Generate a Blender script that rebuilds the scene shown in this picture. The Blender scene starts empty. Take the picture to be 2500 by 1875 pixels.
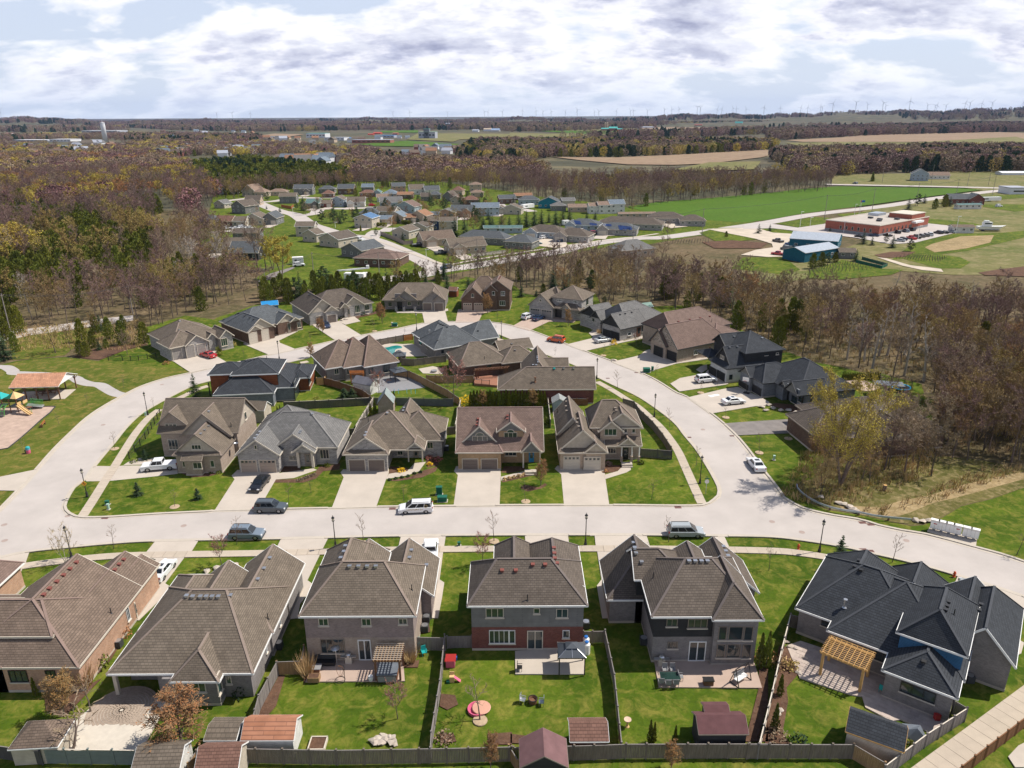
import bpy,bmesh,math,random
from mathutils import Vector,Matrix
from mathutils.geometry import tessellate_polygon
from mathutils.bvhtree import BVHTree
random.seed(7)
R=math.radians
S=bpy.context.scene
COL=S.collection
# ------------------------------------------------------------------ camera
F=1800.0;H=56.0;PT=R(20.0);RL=R(0.3)
cd=bpy.data.cameras.new('camera');cam=bpy.data.objects.new('camera',cd);COL.objects.link(cam)
cd.sensor_width=36.0;cd.lens=36.0*F/2500.0;cd.clip_end=60000.0;cd.clip_start=1.0
cam.matrix_world=Matrix.Translation((0,0,H))@Matrix.Rotation(R(90)-PT,4,'X')@Matrix.Rotation(-RL,4,'Z')
S.camera=cam
# ------------------------------------------------------------------ world, sun, exposure
SUN_EL,SUN_AZ=54.0,15.0          # azimuth counted from +x (right of the picture) towards +y (away)
w=bpy.data.worlds.new('World');S.world=w;w.use_nodes=True
nt=w.node_tree;N=nt.nodes;LK=nt.links;N.clear()
def nd(t,**k):
 n=N.new(t)
 for a,b in k.items():
  if a.startswith('i_'):
   n.inputs[a[2:].replace('_',' ')].default_value=b
  else:setattr(n,a,b)
 return n
sky=nd('ShaderNodeTexSky',sky_type='NISHITA',sun_disc=False,sun_elevation=R(SUN_EL),sun_rotation=R(90-SUN_AZ),
   altitude=200.0,air_density=1.0,dust_density=1.2,ozone_density=2.0)
tc=nd('ShaderNodeTexCoord');sp=nd('ShaderNodeSeparateXYZ');LK.new(tc.outputs['Generated'],sp.inputs[0])
def mth(op,a,b=None,c=None,clamp=False):
 n=nd('ShaderNodeMath',operation=op,use_clamp=clamp)
 for i,v in enumerate((a,b,c)):
  if v is None:continue
  if isinstance(v,(int,float)):n.inputs[i].default_value=v
  else:LK.new(v,n.inputs[i])
 return n.outputs[0]
zz=mth('MAXIMUM',sp.outputs[2],0.0)
den=mth('ADD',zz,0.36)
cx=mth('DIVIDE',sp.outputs[0],den);cy=mth('DIVIDE',sp.outputs[1],den)
cv=nd('ShaderNodeCombineXYZ');LK.new(cx,cv.inputs[0]);LK.new(cy,cv.inputs[1])
def noise(scale,det,rough,off,dist=0.0):
 m=nd('ShaderNodeMapping');LK.new(cv.outputs[0],m.inputs[0]);m.inputs['Location'].default_value=off
 m.inputs['Scale'].default_value=(1.0,1.35,1.0)
 n=nd('ShaderNodeTexNoise',noise_dimensions='3D');LK.new(m.outputs[0],n.inputs[0])
 n.inputs['Scale'].default_value=scale;n.inputs['Detail'].default_value=det;n.inputs['Roughness'].default_value=rough
 n.inputs['Distortion'].default_value=dist
 return n.outputs[0]
def ramp(fac,stops):
 r=nd('ShaderNodeValToRGB');LK.new(fac,r.inputs[0]);e=r.color_ramp.elements
 while len(e)<len(stops):e.new(0.5)
 for el,(p,c)in zip(e,stops):el.position=p;el.color=(c,c,c,1)if isinstance(c,(int,float))else(*c,1)
 return r.outputs[0]
n1=noise(2.7,10.0,0.55,(3.1,1.7,0.0),0.15)
n2=noise(0.8,3.0,0.5,(8.0,2.0,5.0))
n3=noise(11.0,7.0,0.58,(1.0,9.0,2.0),0.1)
dens=mth('ADD',mth('MULTIPLY',n1,0.58),mth('ADD',mth('MULTIPLY',n2,0.42),mth('MULTIPLY',n3,0.08)))
# broken cloud: seen edge-on towards the horizon it closes up, overhead, out of view, gaps are opened wider to cut fill light
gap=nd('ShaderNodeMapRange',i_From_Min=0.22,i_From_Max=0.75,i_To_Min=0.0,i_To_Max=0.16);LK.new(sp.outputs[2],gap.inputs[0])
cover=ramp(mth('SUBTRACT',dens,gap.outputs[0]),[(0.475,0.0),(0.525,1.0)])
# the thick middle of a cloud is greyer underneath than its thin bright rim
shade=ramp(mth('ADD',mth('MULTIPLY',dens,0.82),mth('MULTIPLY',n3,0.18)),[(0.48,(0.98,0.98,1.0)),(0.535,(0.90,0.90,0.95)),(0.58,(0.66,0.68,0.79)),(0.65,(0.42,0.44,0.58))])
# the side of each cloud towards the sun is lit: compare the density here with the density a little sunwards
n1s=noise(2.7,10.0,0.55,(3.1+0.05,1.7-0.06,0.0),0.15)
litf=mth('MULTIPLY_ADD',mth('SUBTRACT',n1,n1s),5.0,0.5,True)
litm=nd('ShaderNodeMix',data_type='RGBA');litm.blend_type='SOFT_LIGHT';litm.inputs[0].default_value=0.85
LK.new(shade,litm.inputs[6]);LK.new(ramp(litf,[(0.0,0.12),(1.0,0.92)]),litm.inputs[7])
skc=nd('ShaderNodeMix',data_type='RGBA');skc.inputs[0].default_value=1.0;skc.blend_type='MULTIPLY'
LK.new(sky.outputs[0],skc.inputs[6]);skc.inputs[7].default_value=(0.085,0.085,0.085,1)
# clear air between the clouds, whitened by thin cloud, dimmed overhead to cut fill light
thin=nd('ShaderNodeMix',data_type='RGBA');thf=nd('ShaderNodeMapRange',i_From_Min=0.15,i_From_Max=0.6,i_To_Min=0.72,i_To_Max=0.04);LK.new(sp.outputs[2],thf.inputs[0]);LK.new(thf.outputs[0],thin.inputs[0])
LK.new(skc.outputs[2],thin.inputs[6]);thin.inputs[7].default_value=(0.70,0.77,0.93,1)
hz=ramp(sp.outputs[2],[(0.0,1.0),(0.06,0.0)])
hzc=nd('ShaderNodeMix',data_type='RGBA');LK.new(mth('MULTIPLY',hz,0.6),hzc.inputs[0])
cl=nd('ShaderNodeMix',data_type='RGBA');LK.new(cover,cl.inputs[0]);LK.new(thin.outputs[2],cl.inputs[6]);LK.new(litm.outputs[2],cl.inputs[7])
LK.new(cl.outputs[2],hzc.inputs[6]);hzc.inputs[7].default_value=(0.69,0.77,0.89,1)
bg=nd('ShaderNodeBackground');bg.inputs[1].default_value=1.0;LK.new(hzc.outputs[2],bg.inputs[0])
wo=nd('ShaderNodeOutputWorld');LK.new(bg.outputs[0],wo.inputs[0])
w.cycles.sampling_method='MANUAL';w.cycles.sample_map_resolution=512
sd=bpy.data.lights.new('sun','SUN');sd.energy=5.0;sd.angle=R(0.53);sd.color=(1.0,0.935,0.83)
sun=bpy.data.objects.new('sun',sd);COL.objects.link(sun)
sdir=Vector((math.cos(R(SUN_EL))*math.cos(R(SUN_AZ)),math.cos(R(SUN_EL))*math.sin(R(SUN_AZ)),math.sin(R(SUN_EL))))
sun.rotation_euler=sdir.to_track_quat('Z','Y').to_euler();sun.location=(100,0,150)
vs=S.view_settings;vs.view_transform='Standard';vs.look='None';vs.gamma=1.0;vs.exposure=0.22;vs.use_curve_mapping=False
S.cycles.max_bounces=5;S.cycles.diffuse_bounces=2;S.cycles.glossy_bounces=2;S.cycles.transparent_max_bounces=6
S.cycles.volume_bounces=0
# ------------------------------------------------------------------ turning a place in the photograph into a place on the ground
def ray(px,py):
 a=px-1250.0;b=py-937.5;c,s=math.cos(RL),math.sin(RL)
 u=(a*c-b*s)/F;v=(a*s+b*c)/F
 return Vector((u,math.cos(PT)-v*math.sin(PT),-(math.sin(PT)+v*math.cos(PT))))
def G(px,py,z=0.0):
 d=ray(px,py);t=(z-H)/d.z
 return Vector((d.x*t,d.y*t,z))
ZM={'A':(0,1250,2.6544),'B':(625,1250,2.6544),'C':(1250,1250,2.6544),'D':(1875,1250,2.6544),
'E':(0,850,3.318),'F':(500,850,3.318),'G':(1050,850,3.318),'H':(1600,850,3.318),'I':(2000,850,3.318),
'J':(0,200,3.539),'K':(625,200,3.539),'L':(1250,200,3.539),'M':(1875,200,3.539),'N':(0,500,3.539),'O':(500,500,3.539),'P':(1100,500,3.539),
'Q':(1875,400,3.318),'R':(740,780,5.821),'S':(1000,780,4.608),'T':(1660,780,3.814),'V':(0,0,.8848),
'U':(480,420,5.53),'W':(850,430,6.32),'Y':(1150,450,4.916),'a':(360,660,5.53),'b':(700,650,5.53),'c':(1400,700,4.424),'d':(0,900,6.9125),'p':(0,0,1.0)}
def X(k,x,y):
 o=ZM[k];return(o[0]+x/o[2],o[1]+y/o[2])
def g(k,x,y,z=0.0):return G(*X(k,x,y),z)
def gs(k,*pts):return[g(k,*p)for p in pts]
# ------------------------------------------------------------------ materials
MATS={}
def srgb(h):
 h=h.lstrip('#');v=[int(h[i:i+2],16)/255 for i in(0,2,4)]
 return tuple(c/12.92 if c<=.04045 else((c+.055)/1.055)**2.4 for c in v)
def mat(name,col,rough=0.8,var=0.12,scale=1.5,bump=0.0,bscale=20.0,metal=0.0,col2=None,spec=0.3,coord='Object',detail=5.0,rand=0.0,coat=0.0,stretch=None):
 """colour with a soft mottled variation; rand varies it from one object to the next"""
 if name in MATS:return MATS[name]
 m=bpy.data.materials.new(name);m.use_nodes=True;t=m.node_tree;n=t.nodes;l=t.links
 b=n['Principled BSDF'];b.inputs['Roughness'].default_value=rough;b.inputs['Metallic'].default_value=metal
 b.inputs['Specular IOR Level'].default_value=spec;b.inputs['Coat Weight'].default_value=coat
 c2=col2 or tuple(min(1,c*(1+var))for c in col);c1=col if col2 else tuple(c*(1-var)for c in col)
 tcn=n.new('ShaderNodeTexCoord');src=tcn.outputs['Object' if coord=='World' else coord]
 if coord=='World':src=n.new('ShaderNodeNewGeometry').outputs['Position']
 if stretch:
  mp=n.new('ShaderNodeMapping');mp.inputs['Scale'].default_value=stretch;l.new(src,mp.inputs[0]);src=mp.outputs[0]
 nz=n.new('ShaderNodeTexNoise');nz.inputs['Scale'].default_value=scale;nz.inputs['Detail'].default_value=detail;nz.inputs['Roughness'].default_value=0.62
 l.new(src,nz.inputs[0])
 rp=n.new('ShaderNodeValToRGB');rp.color_ramp.elements[0].position=0.33;rp.color_ramp.elements[1].position=0.67
 rp.color_ramp.elements[0].color=(*c1,1);rp.color_ramp.elements[1].color=(*c2,1);l.new(nz.outputs[0],rp.inputs[0])
 out=rp.outputs[0]
 if rand:
  oi=n.new('ShaderNodeObjectInfo');hs=n.new('ShaderNodeHueSaturation');l.new(out,hs.inputs['Color'])
  mr=n.new('ShaderNodeMapRange');mr.inputs[3].default_value=1-rand;mr.inputs[4].default_value=1+rand;l.new(oi.outputs['Random'],mr.inputs[0]);l.new(mr.outputs[0],hs.inputs['Value'])
  m2=n.new('ShaderNodeMath');m2.operation='MULTIPLY';m2.inputs[1].default_value=7.13;l.new(oi.outputs['Random'],m2.inputs[0])
  m3=n.new('ShaderNodeMath');m3.operation='FRACT';l.new(m2.outputs[0],m3.inputs[0])
  m4=n.new('ShaderNodeMapRange');m4.inputs[3].default_value=0.5-rand*0.06;m4.inputs[4].default_value=0.5+rand*0.06;l.new(m3.outputs[0],m4.inputs[0]);l.new(m4.outputs[0],hs.inputs['Hue'])
  out=hs.outputs[0]
 l.new(out,b.inputs['Base Color'])
 if bump:
  bn=n.new('ShaderNodeTexNoise');bn.inputs['Scale'].default_value=bscale;bn.inputs['Detail'].default_value=4;l.new(src,bn.inputs[0])
  bp=n.new('ShaderNodeBump');bp.inputs['Strength'].default_value=bump;bp.inputs['Distance'].default_value=0.05;l.new(bn.outputs[0],bp.inputs['Height']);l.new(bp.outputs[0],b.inputs['Normal'])
 MATS[name]=m;return m
def ground_mat(name,base,dark,dry,big=0.05,fine=1.2,streak=None,rough=0.95,drywt=0.5):
 """turf: green mixed with darker and dry yellow patches at two sizes, with a fine tuft relief"""
 m=bpy.data.materials.new(name);m.use_nodes=True;t=m.node_tree;n=t.nodes;l=t.links;b=n['Principled BSDF']
 b.inputs['Roughness'].default_value=rough;b.inputs['Specular IOR Level'].default_value=0.1
 pos=n.new('ShaderNodeNewGeometry').outputs['Position']
 def nz(s,d,lo,hi,dist=0.0,r=0.6):
  a=n.new('ShaderNodeTexNoise');a.inputs['Scale'].default_value=s;a.inputs['Detail'].default_value=d;a.inputs['Distortion'].default_value=dist;a.inputs['Roughness'].default_value=r
  l.new(pos,a.inputs[0]);q=n.new('ShaderNodeMapRange');q.inputs[1].default_value=lo;q.inputs[2].default_value=hi;l.new(a.outputs[0],q.inputs[0]);return q.outputs[0],a.outputs[0]
 def mix(f,a,c):
  x=n.new('ShaderNodeMix');x.data_type='RGBA';l.new(f,x.inputs[0])
  if isinstance(a,tuple):x.inputs[6].default_value=(*a,1)
  else:l.new(a,x.inputs[6])
  x.inputs[7].default_value=(*c,1);return x.outputs[2]
 f1,_=nz(big,6,0.35,0.62,0.6);f2,raw=nz(fine,8,0.42,0.72,0.4,0.7);f3,_=nz(big*6,7,0.46,0.70,0.8,0.68)
 c=mix(f1,base,dark)
 mm=n.new('ShaderNodeMath');mm.operation='MULTIPLY';mm.inputs[1].default_value=drywt;l.new(f3,mm.inputs[0])
 c=mix(mm.outputs[0],c,dry)
 mm=n.new('ShaderNodeMath');mm.operation='MULTIPLY';mm.inputs[1].default_value=0.5;l.new(f2,mm.inputs[0])
 c=mix(mm.outputs[0],c,tuple(x*0.45 for x in dark))
 l.new(c,b.inputs['Base Color'])
 bp=n.new('ShaderNodeBump');bp.inputs['Strength'].default_value=0.6;bp.inputs['Distance'].default_value=0.12;l.new(raw,bp.inputs['Height']);l.new(bp.outputs[0],b.inputs['Normal'])
 MATS[name]=m;return m
def brick_mat(name,c1,c2,mortar,bw=0.24,bh=0.08,roof=False,rough=0.9,hue=0.0):
 m=bpy.data.materials.new(name);m.use_nodes=True;t=m.node_tree;n=t.nodes;l=t.links;b=n['Principled BSDF']
 b.inputs['Roughness'].default_value=rough;b.inputs['Specular IOR Level'].default_value=0.2
 tcn=n.new('ShaderNodeTexCoord');s=n.new('ShaderNodeSeparateXYZ');l.new(tcn.outputs['Object'],s.inputs[0])
 sn=n.new('ShaderNodeSeparateXYZ');l.new(tcn.outputs['Normal'],sn.inputs[0])
 ax=n.new('ShaderNodeMath');ax.operation='ABSOLUTE';l.new(sn.outputs[0],ax.inputs[0])
 ay=n.new('ShaderNodeMath');ay.operation='ABSOLUTE';l.new(sn.outputs[1],ay.inputs[0])
 gt=n.new('ShaderNodeMath');gt.operation='GREATER_THAN';l.new(ax.outputs[0],gt.inputs[0]);l.new(ay.outputs[0],gt.inputs[1])
 mx=n.new('ShaderNodeMix');l.new(gt.outputs[0],mx.inputs[0]);l.new(s.outputs[0],mx.inputs[2]);l.new(s.outputs[1],mx.inputs[3])
 cb=n.new('ShaderNodeCombineXYZ');l.new(mx.outputs[0],cb.inputs[0]);l.new(s.outputs[2],cb.inputs[1])
 br=n.new('ShaderNodeTexBrick');l.new(cb.outputs[0],br.inputs[0]);br.inputs['Scale'].default_value=1.0
 br.inputs['Brick Width'].default_value=bw;br.inputs['Row Height'].default_value=bh;br.inputs['Mortar Size'].default_value=bh*0.12
 br.inputs['Color1'].default_value=(*c1,1);br.inputs['Color2'].default_value=(*c2,1);br.inputs['Mortar'].default_value=(*mortar,1);br.inputs['Bias'].default_value=0.0
 nz=n.new('ShaderNodeTexNoise');nz.inputs['Scale'].default_value=0.8 if roof else 1.3;nz.inputs['Detail'].default_value=6;l.new(tcn.outputs['Object'],nz.inputs[0])
 mr=n.new('ShaderNodeMapRange');mr.inputs[1].default_value=0.3;mr.inputs[2].default_value=0.7;mr.inputs[3].default_value=0.86;mr.inputs[4].default_value=1.12;l.new(nz.outputs[0],mr.inputs[0])
 hs=n.new('ShaderNodeHueSaturation');l.new(br.outputs[0],hs.inputs['Color']);l.new(mr.outputs[0],hs.inputs['Value']);l.new(hs.outputs[0],b.inputs['Base Color'])
 bp=n.new('ShaderNodeBump');bp.inputs['Strength'].default_value=0.5;bp.inputs['Distance'].default_value=0.02;bp.invert=True;l.new(br.outputs[1],bp.inputs['Height']);l.new(bp.outputs[0],b.inputs['Normal'])
 MATS[name]=m;return m
def shingle(name,c):
 return brick_mat(name,tuple(x*1.12 for x in c),tuple(x*0.86 for x in c),tuple(x*0.55 for x in c),bw=0.42,bh=0.16,roof=True)
# colours
g_lawn=ground_mat('lawn_grass',(0.098,0.145,0.012),(0.045,0.085,0.006),(0.26,0.225,0.05),0.09,2.2,drywt=0.75)
g_park=ground_mat('park_grass',(0.115,0.135,0.020),(0.07,0.10,0.012),(0.26,0.19,0.06),0.08,2.2,drywt=0.95)
g_field=ground_mat('crop_field',(0.075,0.150,0.015),(0.065,0.13,0.013),(0.11,0.15,0.028),0.02,0.5,drywt=0.4)
g_meadow=ground_mat('rough_meadow',(0.20,0.175,0.075),(0.12,0.135,0.04),(0.31,0.25,0.14),0.03,0.6,drywt=0.8)
g_wood=ground_mat('woodland_floor',(0.16,0.115,0.068),(0.085,0.075,0.035),(0.24,0.18,0.11),0.06,0.7,drywt=0.7)
g_earth=ground_mat('bare_field',(0.30,0.215,0.145),(0.25,0.175,0.12),(0.34,0.27,0.17),0.01,0.1,drywt=0.6)
g_far=ground_mat('far_country',(0.10,0.085,0.062),(0.07,0.075,0.045),(0.21,0.175,0.10),0.0022,0.012,drywt=0.9)
g_ravine=ground_mat('ravine_ground',(0.15,0.13,0.045),(0.085,0.085,0.022),(0.34,0.26,0.14),0.12,1.5,drywt=0.8)
g_mulch=ground_mat('mulch',(0.15,0.085,0.055),(0.09,0.05,0.035),(0.20,0.13,0.09),0.4,4.0)
g_dry=ground_mat('dry_reeds',(0.38,0.28,0.15),(0.24,0.18,0.09),(0.46,0.36,0.22),0.2,1.8,drywt=0.7)
m_road=mat('road_asphalt',(0.435,0.395,0.37),0.9,0.085,0.16,0.15,14,coord='World',detail=8)
m_conc=mat('concrete',(0.46,0.405,0.345),0.9,0.06,0.5,0.1,12,coord='World')
m_conc2=mat('driveway_concrete',(0.465,0.41,0.355),0.9,0.07,0.25,0.1,12,coord='World',detail=8)
m_kerb=mat('kerb_concrete',(0.46,0.41,0.35),0.9,0.06,1.0,coord='World')
m_walk=mat('sidewalk_concrete',(0.44,0.375,0.305),0.9,0.06,0.8,rand=0.05)
m_pavd=mat('grey_asphalt',(0.20,0.18,0.17),0.9,0.15,0.6,0.1,coord='World')
m_pav=mat('paving_stone',(0.42,0.35,0.31),0.9,0.12,1.5,coord='World',rand=0.1)
m_pink=mat('pink_concrete',(0.42,0.32,0.265),0.9,0.06,0.6,coord='World')
m_gravel=mat('gravel_lot',(0.50,0.43,0.35),0.95,0.12,0.15,coord='World')
m_chips=mat('play_woodchips',(0.42,0.31,0.25),0.95,0.16,0.7,0.3,10,coord='World',detail=9)
m_white=mat('white_paint',(0.78,0.78,0.77),0.45,0.03)
m_cream=mat('cream_trim',(0.58,0.52,0.44),0.6,0.04)
m_taupe=mat('taupe_trim',(0.24,0.20,0.17),0.6,0.04)
m_black=mat('black_metal',(0.018,0.018,0.020),0.4,0.1,spec=0.5)
m_dgrey=mat('dark_grey',(0.055,0.057,0.062),0.5,0.1)
m_grey=mat('mid_grey',(0.24,0.24,0.25),0.6,0.08)
m_silver=mat('silver_metal',(0.55,0.56,0.58),0.3,0.05,metal=0.8)
m_galv=mat('galvanised_steel',(0.42,0.47,0.53),0.35,0.1,metal=0.6)
m_green=mat('utility_green',(0.012,0.115,0.075),0.5,0.08)
m_rail=mat('play_green',(0.10,0.38,0.09),0.5,0.08)
m_tan=mat('play_tan',(0.62,0.42,0.20),0.45,0.08)
m_blue=mat('blue_plastic',(0.02,0.13,0.42),0.4,0.06)
m_teal=mat('teal_plastic',(0.02,0.34,0.34),0.4,0.06)
m_red=mat('red_paint',(0.42,0.035,0.03),0.4,0.08)
m_dkred=mat('roof_vent_red',(0.22,0.075,0.06),0.5,0.08)
m_orange=mat('sign_orange',(0.75,0.33,0.02),0.5,0.05)
m_yellow=mat('yellow_flowers',(0.80,0.55,0.02),0.8,0.15,3.0)
m_pinkp=mat('pink_plastic',(0.62,0.12,0.22),0.5,0.08)
m_glass=mat('window_glass',(0.028,0.040,0.045),0.06,0.35,0.6,spec=0.9)
m_glassg=mat('green_glass',(0.022,0.048,0.042),0.08,0.4,0.6,spec=0.9)
m_carglass=mat('car_glass',(0.012,0.016,0.02),0.05,0.1,spec=0.9)
m_tyre=mat('tyre_rubber',(0.018,0.018,0.018),0.8,0.1)
m_fold=mat('weathered_fence',(0.17,0.14,0.115),0.9,0.22,2.2,stretch=(3,3,0.4))
m_fgrey=mat('grey_fence',(0.20,0.18,0.17),0.9,0.18,2.0,stretch=(3,3,0.4))
m_fwarm=mat('warm_fence',(0.30,0.19,0.10),0.9,0.18,2.0,stretch=(3,3,0.4))
m_fbrown=mat('stained_fence',(0.20,0.095,0.045),0.9,0.15,2.0,stretch=(3,3,0.4))
m_fdark=mat('dark_fence',(0.075,0.07,0.07),0.9,0.18,2.0,stretch=(3,3,0.4))
m_timber=mat('new_timber',(0.52,0.31,0.12),0.75,0.15,2.0)
m_cedar=mat('cedar_timber',(0.36,0.13,0.035),0.75,0.15,2.0)
m_brown=mat('brown_timber',(0.17,0.085,0.05),0.8,0.15,2.0)
m_bark=mat('bark',(0.135,0.105,0.085),0.95,0.25,2.0,rand=0.3)
m_barkp=mat('pale_bark',(0.34,0.30,0.26),0.95,0.2,2.0,rand=0.2)
m_solar=mat('solar_panel',(0.02,0.04,0.13),0.15,0.1,spec=0.8)
m_rock=mat('garden_rock',(0.46,0.40,0.34),0.95,0.2,1.2,rand=0.15)
m_pool=mat('pool_water',(0.0,0.20,0.19),0.12,0.3,0.8,spec=0.6)
m_cover=mat('grey_cover',(0.13,0.15,0.18),0.6,0.12,1.5)
# ------------------------------------------------------------------ mesh helpers
class MB:
 def __init__(s):s.v=[];s.f=[];s.m=[]
 def add(s,vs,fs,mi=0):
  o=len(s.v);s.v+=[tuple(v)for v in vs];s.f+=[tuple(i+o for i in f)for f in fs];s.m+=[mi]*len(fs);return s
 def box(s,c,d,rz=0.0,mi=0,M=None):
  x,y,z=d[0]/2,d[1]/2,d[2]/2;cc,ss=math.cos(rz),math.sin(rz);vs=[]
  for a in(-x,x):
   for b in(-y,y):
    for e in(-z,z):
     p=Vector((c[0]+a*cc-b*ss,c[1]+a*ss+b*cc,c[2]+e));vs.append(M@p if M else p)
  return s.add(vs,[(0,1,3,2),(4,6,7,5),(0,4,5,1),(2,3,7,6),(0,2,6,4),(1,5,7,3)],mi)
 def beam(s,p,q,w_,h_,mi=0,up=None):
  p,q=Vector(p),Vector(q);d=q-p
  if d.length<1e-6:return s
  d.normalize();u=Vector(up)if up else Vector((0,0,1))
  if abs(d.dot(u))>.98:u=Vector((0,1,0))
  a=d.cross(u).normalized()*(w_/2);b=a.cross(d).normalized()*(h_/2)
  return s.add([p-a-b,p+a-b,p+a+b,p-a+b,q-a-b,q+a-b,q+a+b,q-a+b],[(0,1,2,3),(4,7,6,5),(0,4,5,1),(1,5,6,2),(2,6,7,3),(3,7,4,0)],mi)
 def tube(s,p,q,r1,r2,n=6,mi=0,cap=True):
  p,q=Vector(p),Vector(q);d=q-p
  if d.length<1e-6:return s
  d.normalize();u=Vector((0,0,1))if abs(d.z)<.9 else Vector((1,0,0));a=d.cross(u).normalized();b=d.cross(a)
  vs=[]
  for c,r in((p,r1),(q,r2)):
   for i in range(n):
    t=2*math.pi*i/n;vs.append(c+a*(r*math.cos(t))+b*(r*math.sin(t)))
  fs=[(i,(i+1)%n,n+(i+1)%n,n+i)for i in range(n)]
  if cap:fs+=[tuple(range(n-1,-1,-1)),tuple(range(n,2*n))]
  return s.add(vs,fs,mi)
 def lathe(s,prof,c=(0,0,0),n=12,mi=0):
  vs=[];k=len(prof)
  for i in range(n):
   t=2*math.pi*i/n
   for r,z in prof:vs.append((c[0]+r*math.cos(t),c[1]+r*math.sin(t),c[2]+z))
  fs=[(i*k+j,((i+1)%n)*k+j,((i+1)%n)*k+j+1,i*k+j+1)for i in range(n)for j in range(k-1)]
  return s.add(vs,fs,mi)
 def poly(s,pts,z=None,th=0.0,mi=0):
  pts=[Vector((p[0],p[1],p[2]if z is None else z))for p in pts]
  tr=tessellate_polygon([pts]);n=len(pts);fs=[]
  for a,b,c in tr:
   nn=(pts[b]-pts[a]).cross(pts[c]-pts[a]);fs.append((a,b,c)if nn.z>=0 else(a,c,b))
  s.add(pts,fs,mi)
  if th:
   low=[p-Vector((0,0,th))for p in pts]
   ar=sum(pts[i].x*pts[(i+1)%n].y-pts[(i+1)%n].x*pts[i].y for i in range(n))
   fs=[(i,i+n,(i+1)%n+n,(i+1)%n)if ar>0 else(i,(i+1)%n,(i+1)%n+n,i+n)for i in range(n)]
   s.add(pts+low,fs,mi)
  return s
 def mesh(s,name,mats,smooth=False):
  me=bpy.data.meshes.new(name);me.from_pydata(s.v,[],s.f)
  for m in(mats if isinstance(mats,(list,tuple))else[mats]):me.materials.append(m)
  if any(s.m):me.polygons.foreach_set('material_index',s.m)
  if smooth:me.polygons.foreach_set('use_smooth',[True]*len(me.polygons))
  me.update();return me
 def build(s,name,mats,parent=None,smooth=False):
  if not s.v:return None
  return ob(name,s.mesh(name,mats,smooth),parent)
def ob(name,me,parent=None,loc=None,rz=None):
 o=bpy.data.objects.new(name,me);COL.objects.link(o)
 if parent:o.parent=parent
 if loc is not None:o.location=loc
 if rz is not None:o.rotation_euler.z=rz
 return o
def tag(o,label=None,cat=None,group=None,kind=None):
 if label:o['label']=label
 if cat:o['category']=cat
 if group:o['group']=group
 if kind:o['kind']=kind
 return o
def root(name,label,cat,loc,rz=0.0,group=None):
 return tag(ob(name,None,None,loc,rz),label,cat,group)
def dup(r,loc,rz=None,label=None,scale=None,group=None):
 def cp(o,par):
  c=o.copy();COL.objects.link(c);c.parent=par
  for ch in KIDS.get(o.name,[]):cp(ch,c)
  return c
 c=cp(r,None);c.location=loc
 if rz is not None:c.rotation_euler.z=rz
 if scale is not None:c.scale=scale if isinstance(scale,(tuple,list))else(scale,)*3
 if label:c['label']=label
 if group:c['group']=group
 return c
KIDS={}
def freeze(r):
 """remember the children of a finished thing so that copies are quick"""
 def go(o):
  KIDS[o.name]=[c for c in o.children]
  for c in o.children:go(c)
 go(r);return r
def smoothline(pts,sub=6):
 pts=[Vector((p[0],p[1],0))for p in pts];out=[]
 for i in range(len(pts)-1):
  p0=pts[max(i-1,0)];p1=pts[i];p2=pts[i+1];p3=pts[min(i+2,len(pts)-1)]
  for k in range(sub):
   t=k/sub;out.append(0.5*((2*p1)+(p2-p0)*t+(2*p0-5*p1+4*p2-p3)*t*t+(3*p1-p0-3*p2+p3)*t**3))
 out.append(pts[-1]);return out
def offset(line,d):
 out=[]
 for i,p in enumerate(line):
  a=line[max(i-1,0)];b=line[min(i+1,len(line)-1)];t=(b-a);t.z=0;t.normalize()
  out.append(p+Vector((-t.y,t.x,0))*d)
 return out
def resample(line,step):
 out=[line[0].copy()];acc=0.0
 for i in range(len(line)-1):
  a,b=line[i],line[i+1];L=(b-a).length;t=step-acc
  while t<=L:out.append(a.lerp(b,t/L));t+=step
  acc=(acc+L)%step if L else acc
  acc=L-(t-step)
 return out
def strip(mb,line,w0,w1,z,th=0.0,mi=0):
 a=offset(line,w0);b=offset(line,w1)
 for i in range(len(line)-1):mb.poly([a[i],a[i+1],b[i+1],b[i]],z,th,mi)
def inside(p,poly):
 c=False;n=len(poly);j=n-1
 for i in range(n):
  a,b=poly[i],poly[j]
  if(a[1]>p[1])!=(b[1]>p[1])and p[0]<(b[0]-a[0])*(p[1]-a[1])/(b[1]-a[1])+a[0]:c=not c
  j=i
 return c
def sheet(name,pts,m,z,kind='structure',th=0.0,parent=None,label=None):
 o=MB().poly(pts,z,th).build(name,m,parent)
 if not parent:tag(o,label,kind=kind)
 return o
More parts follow.
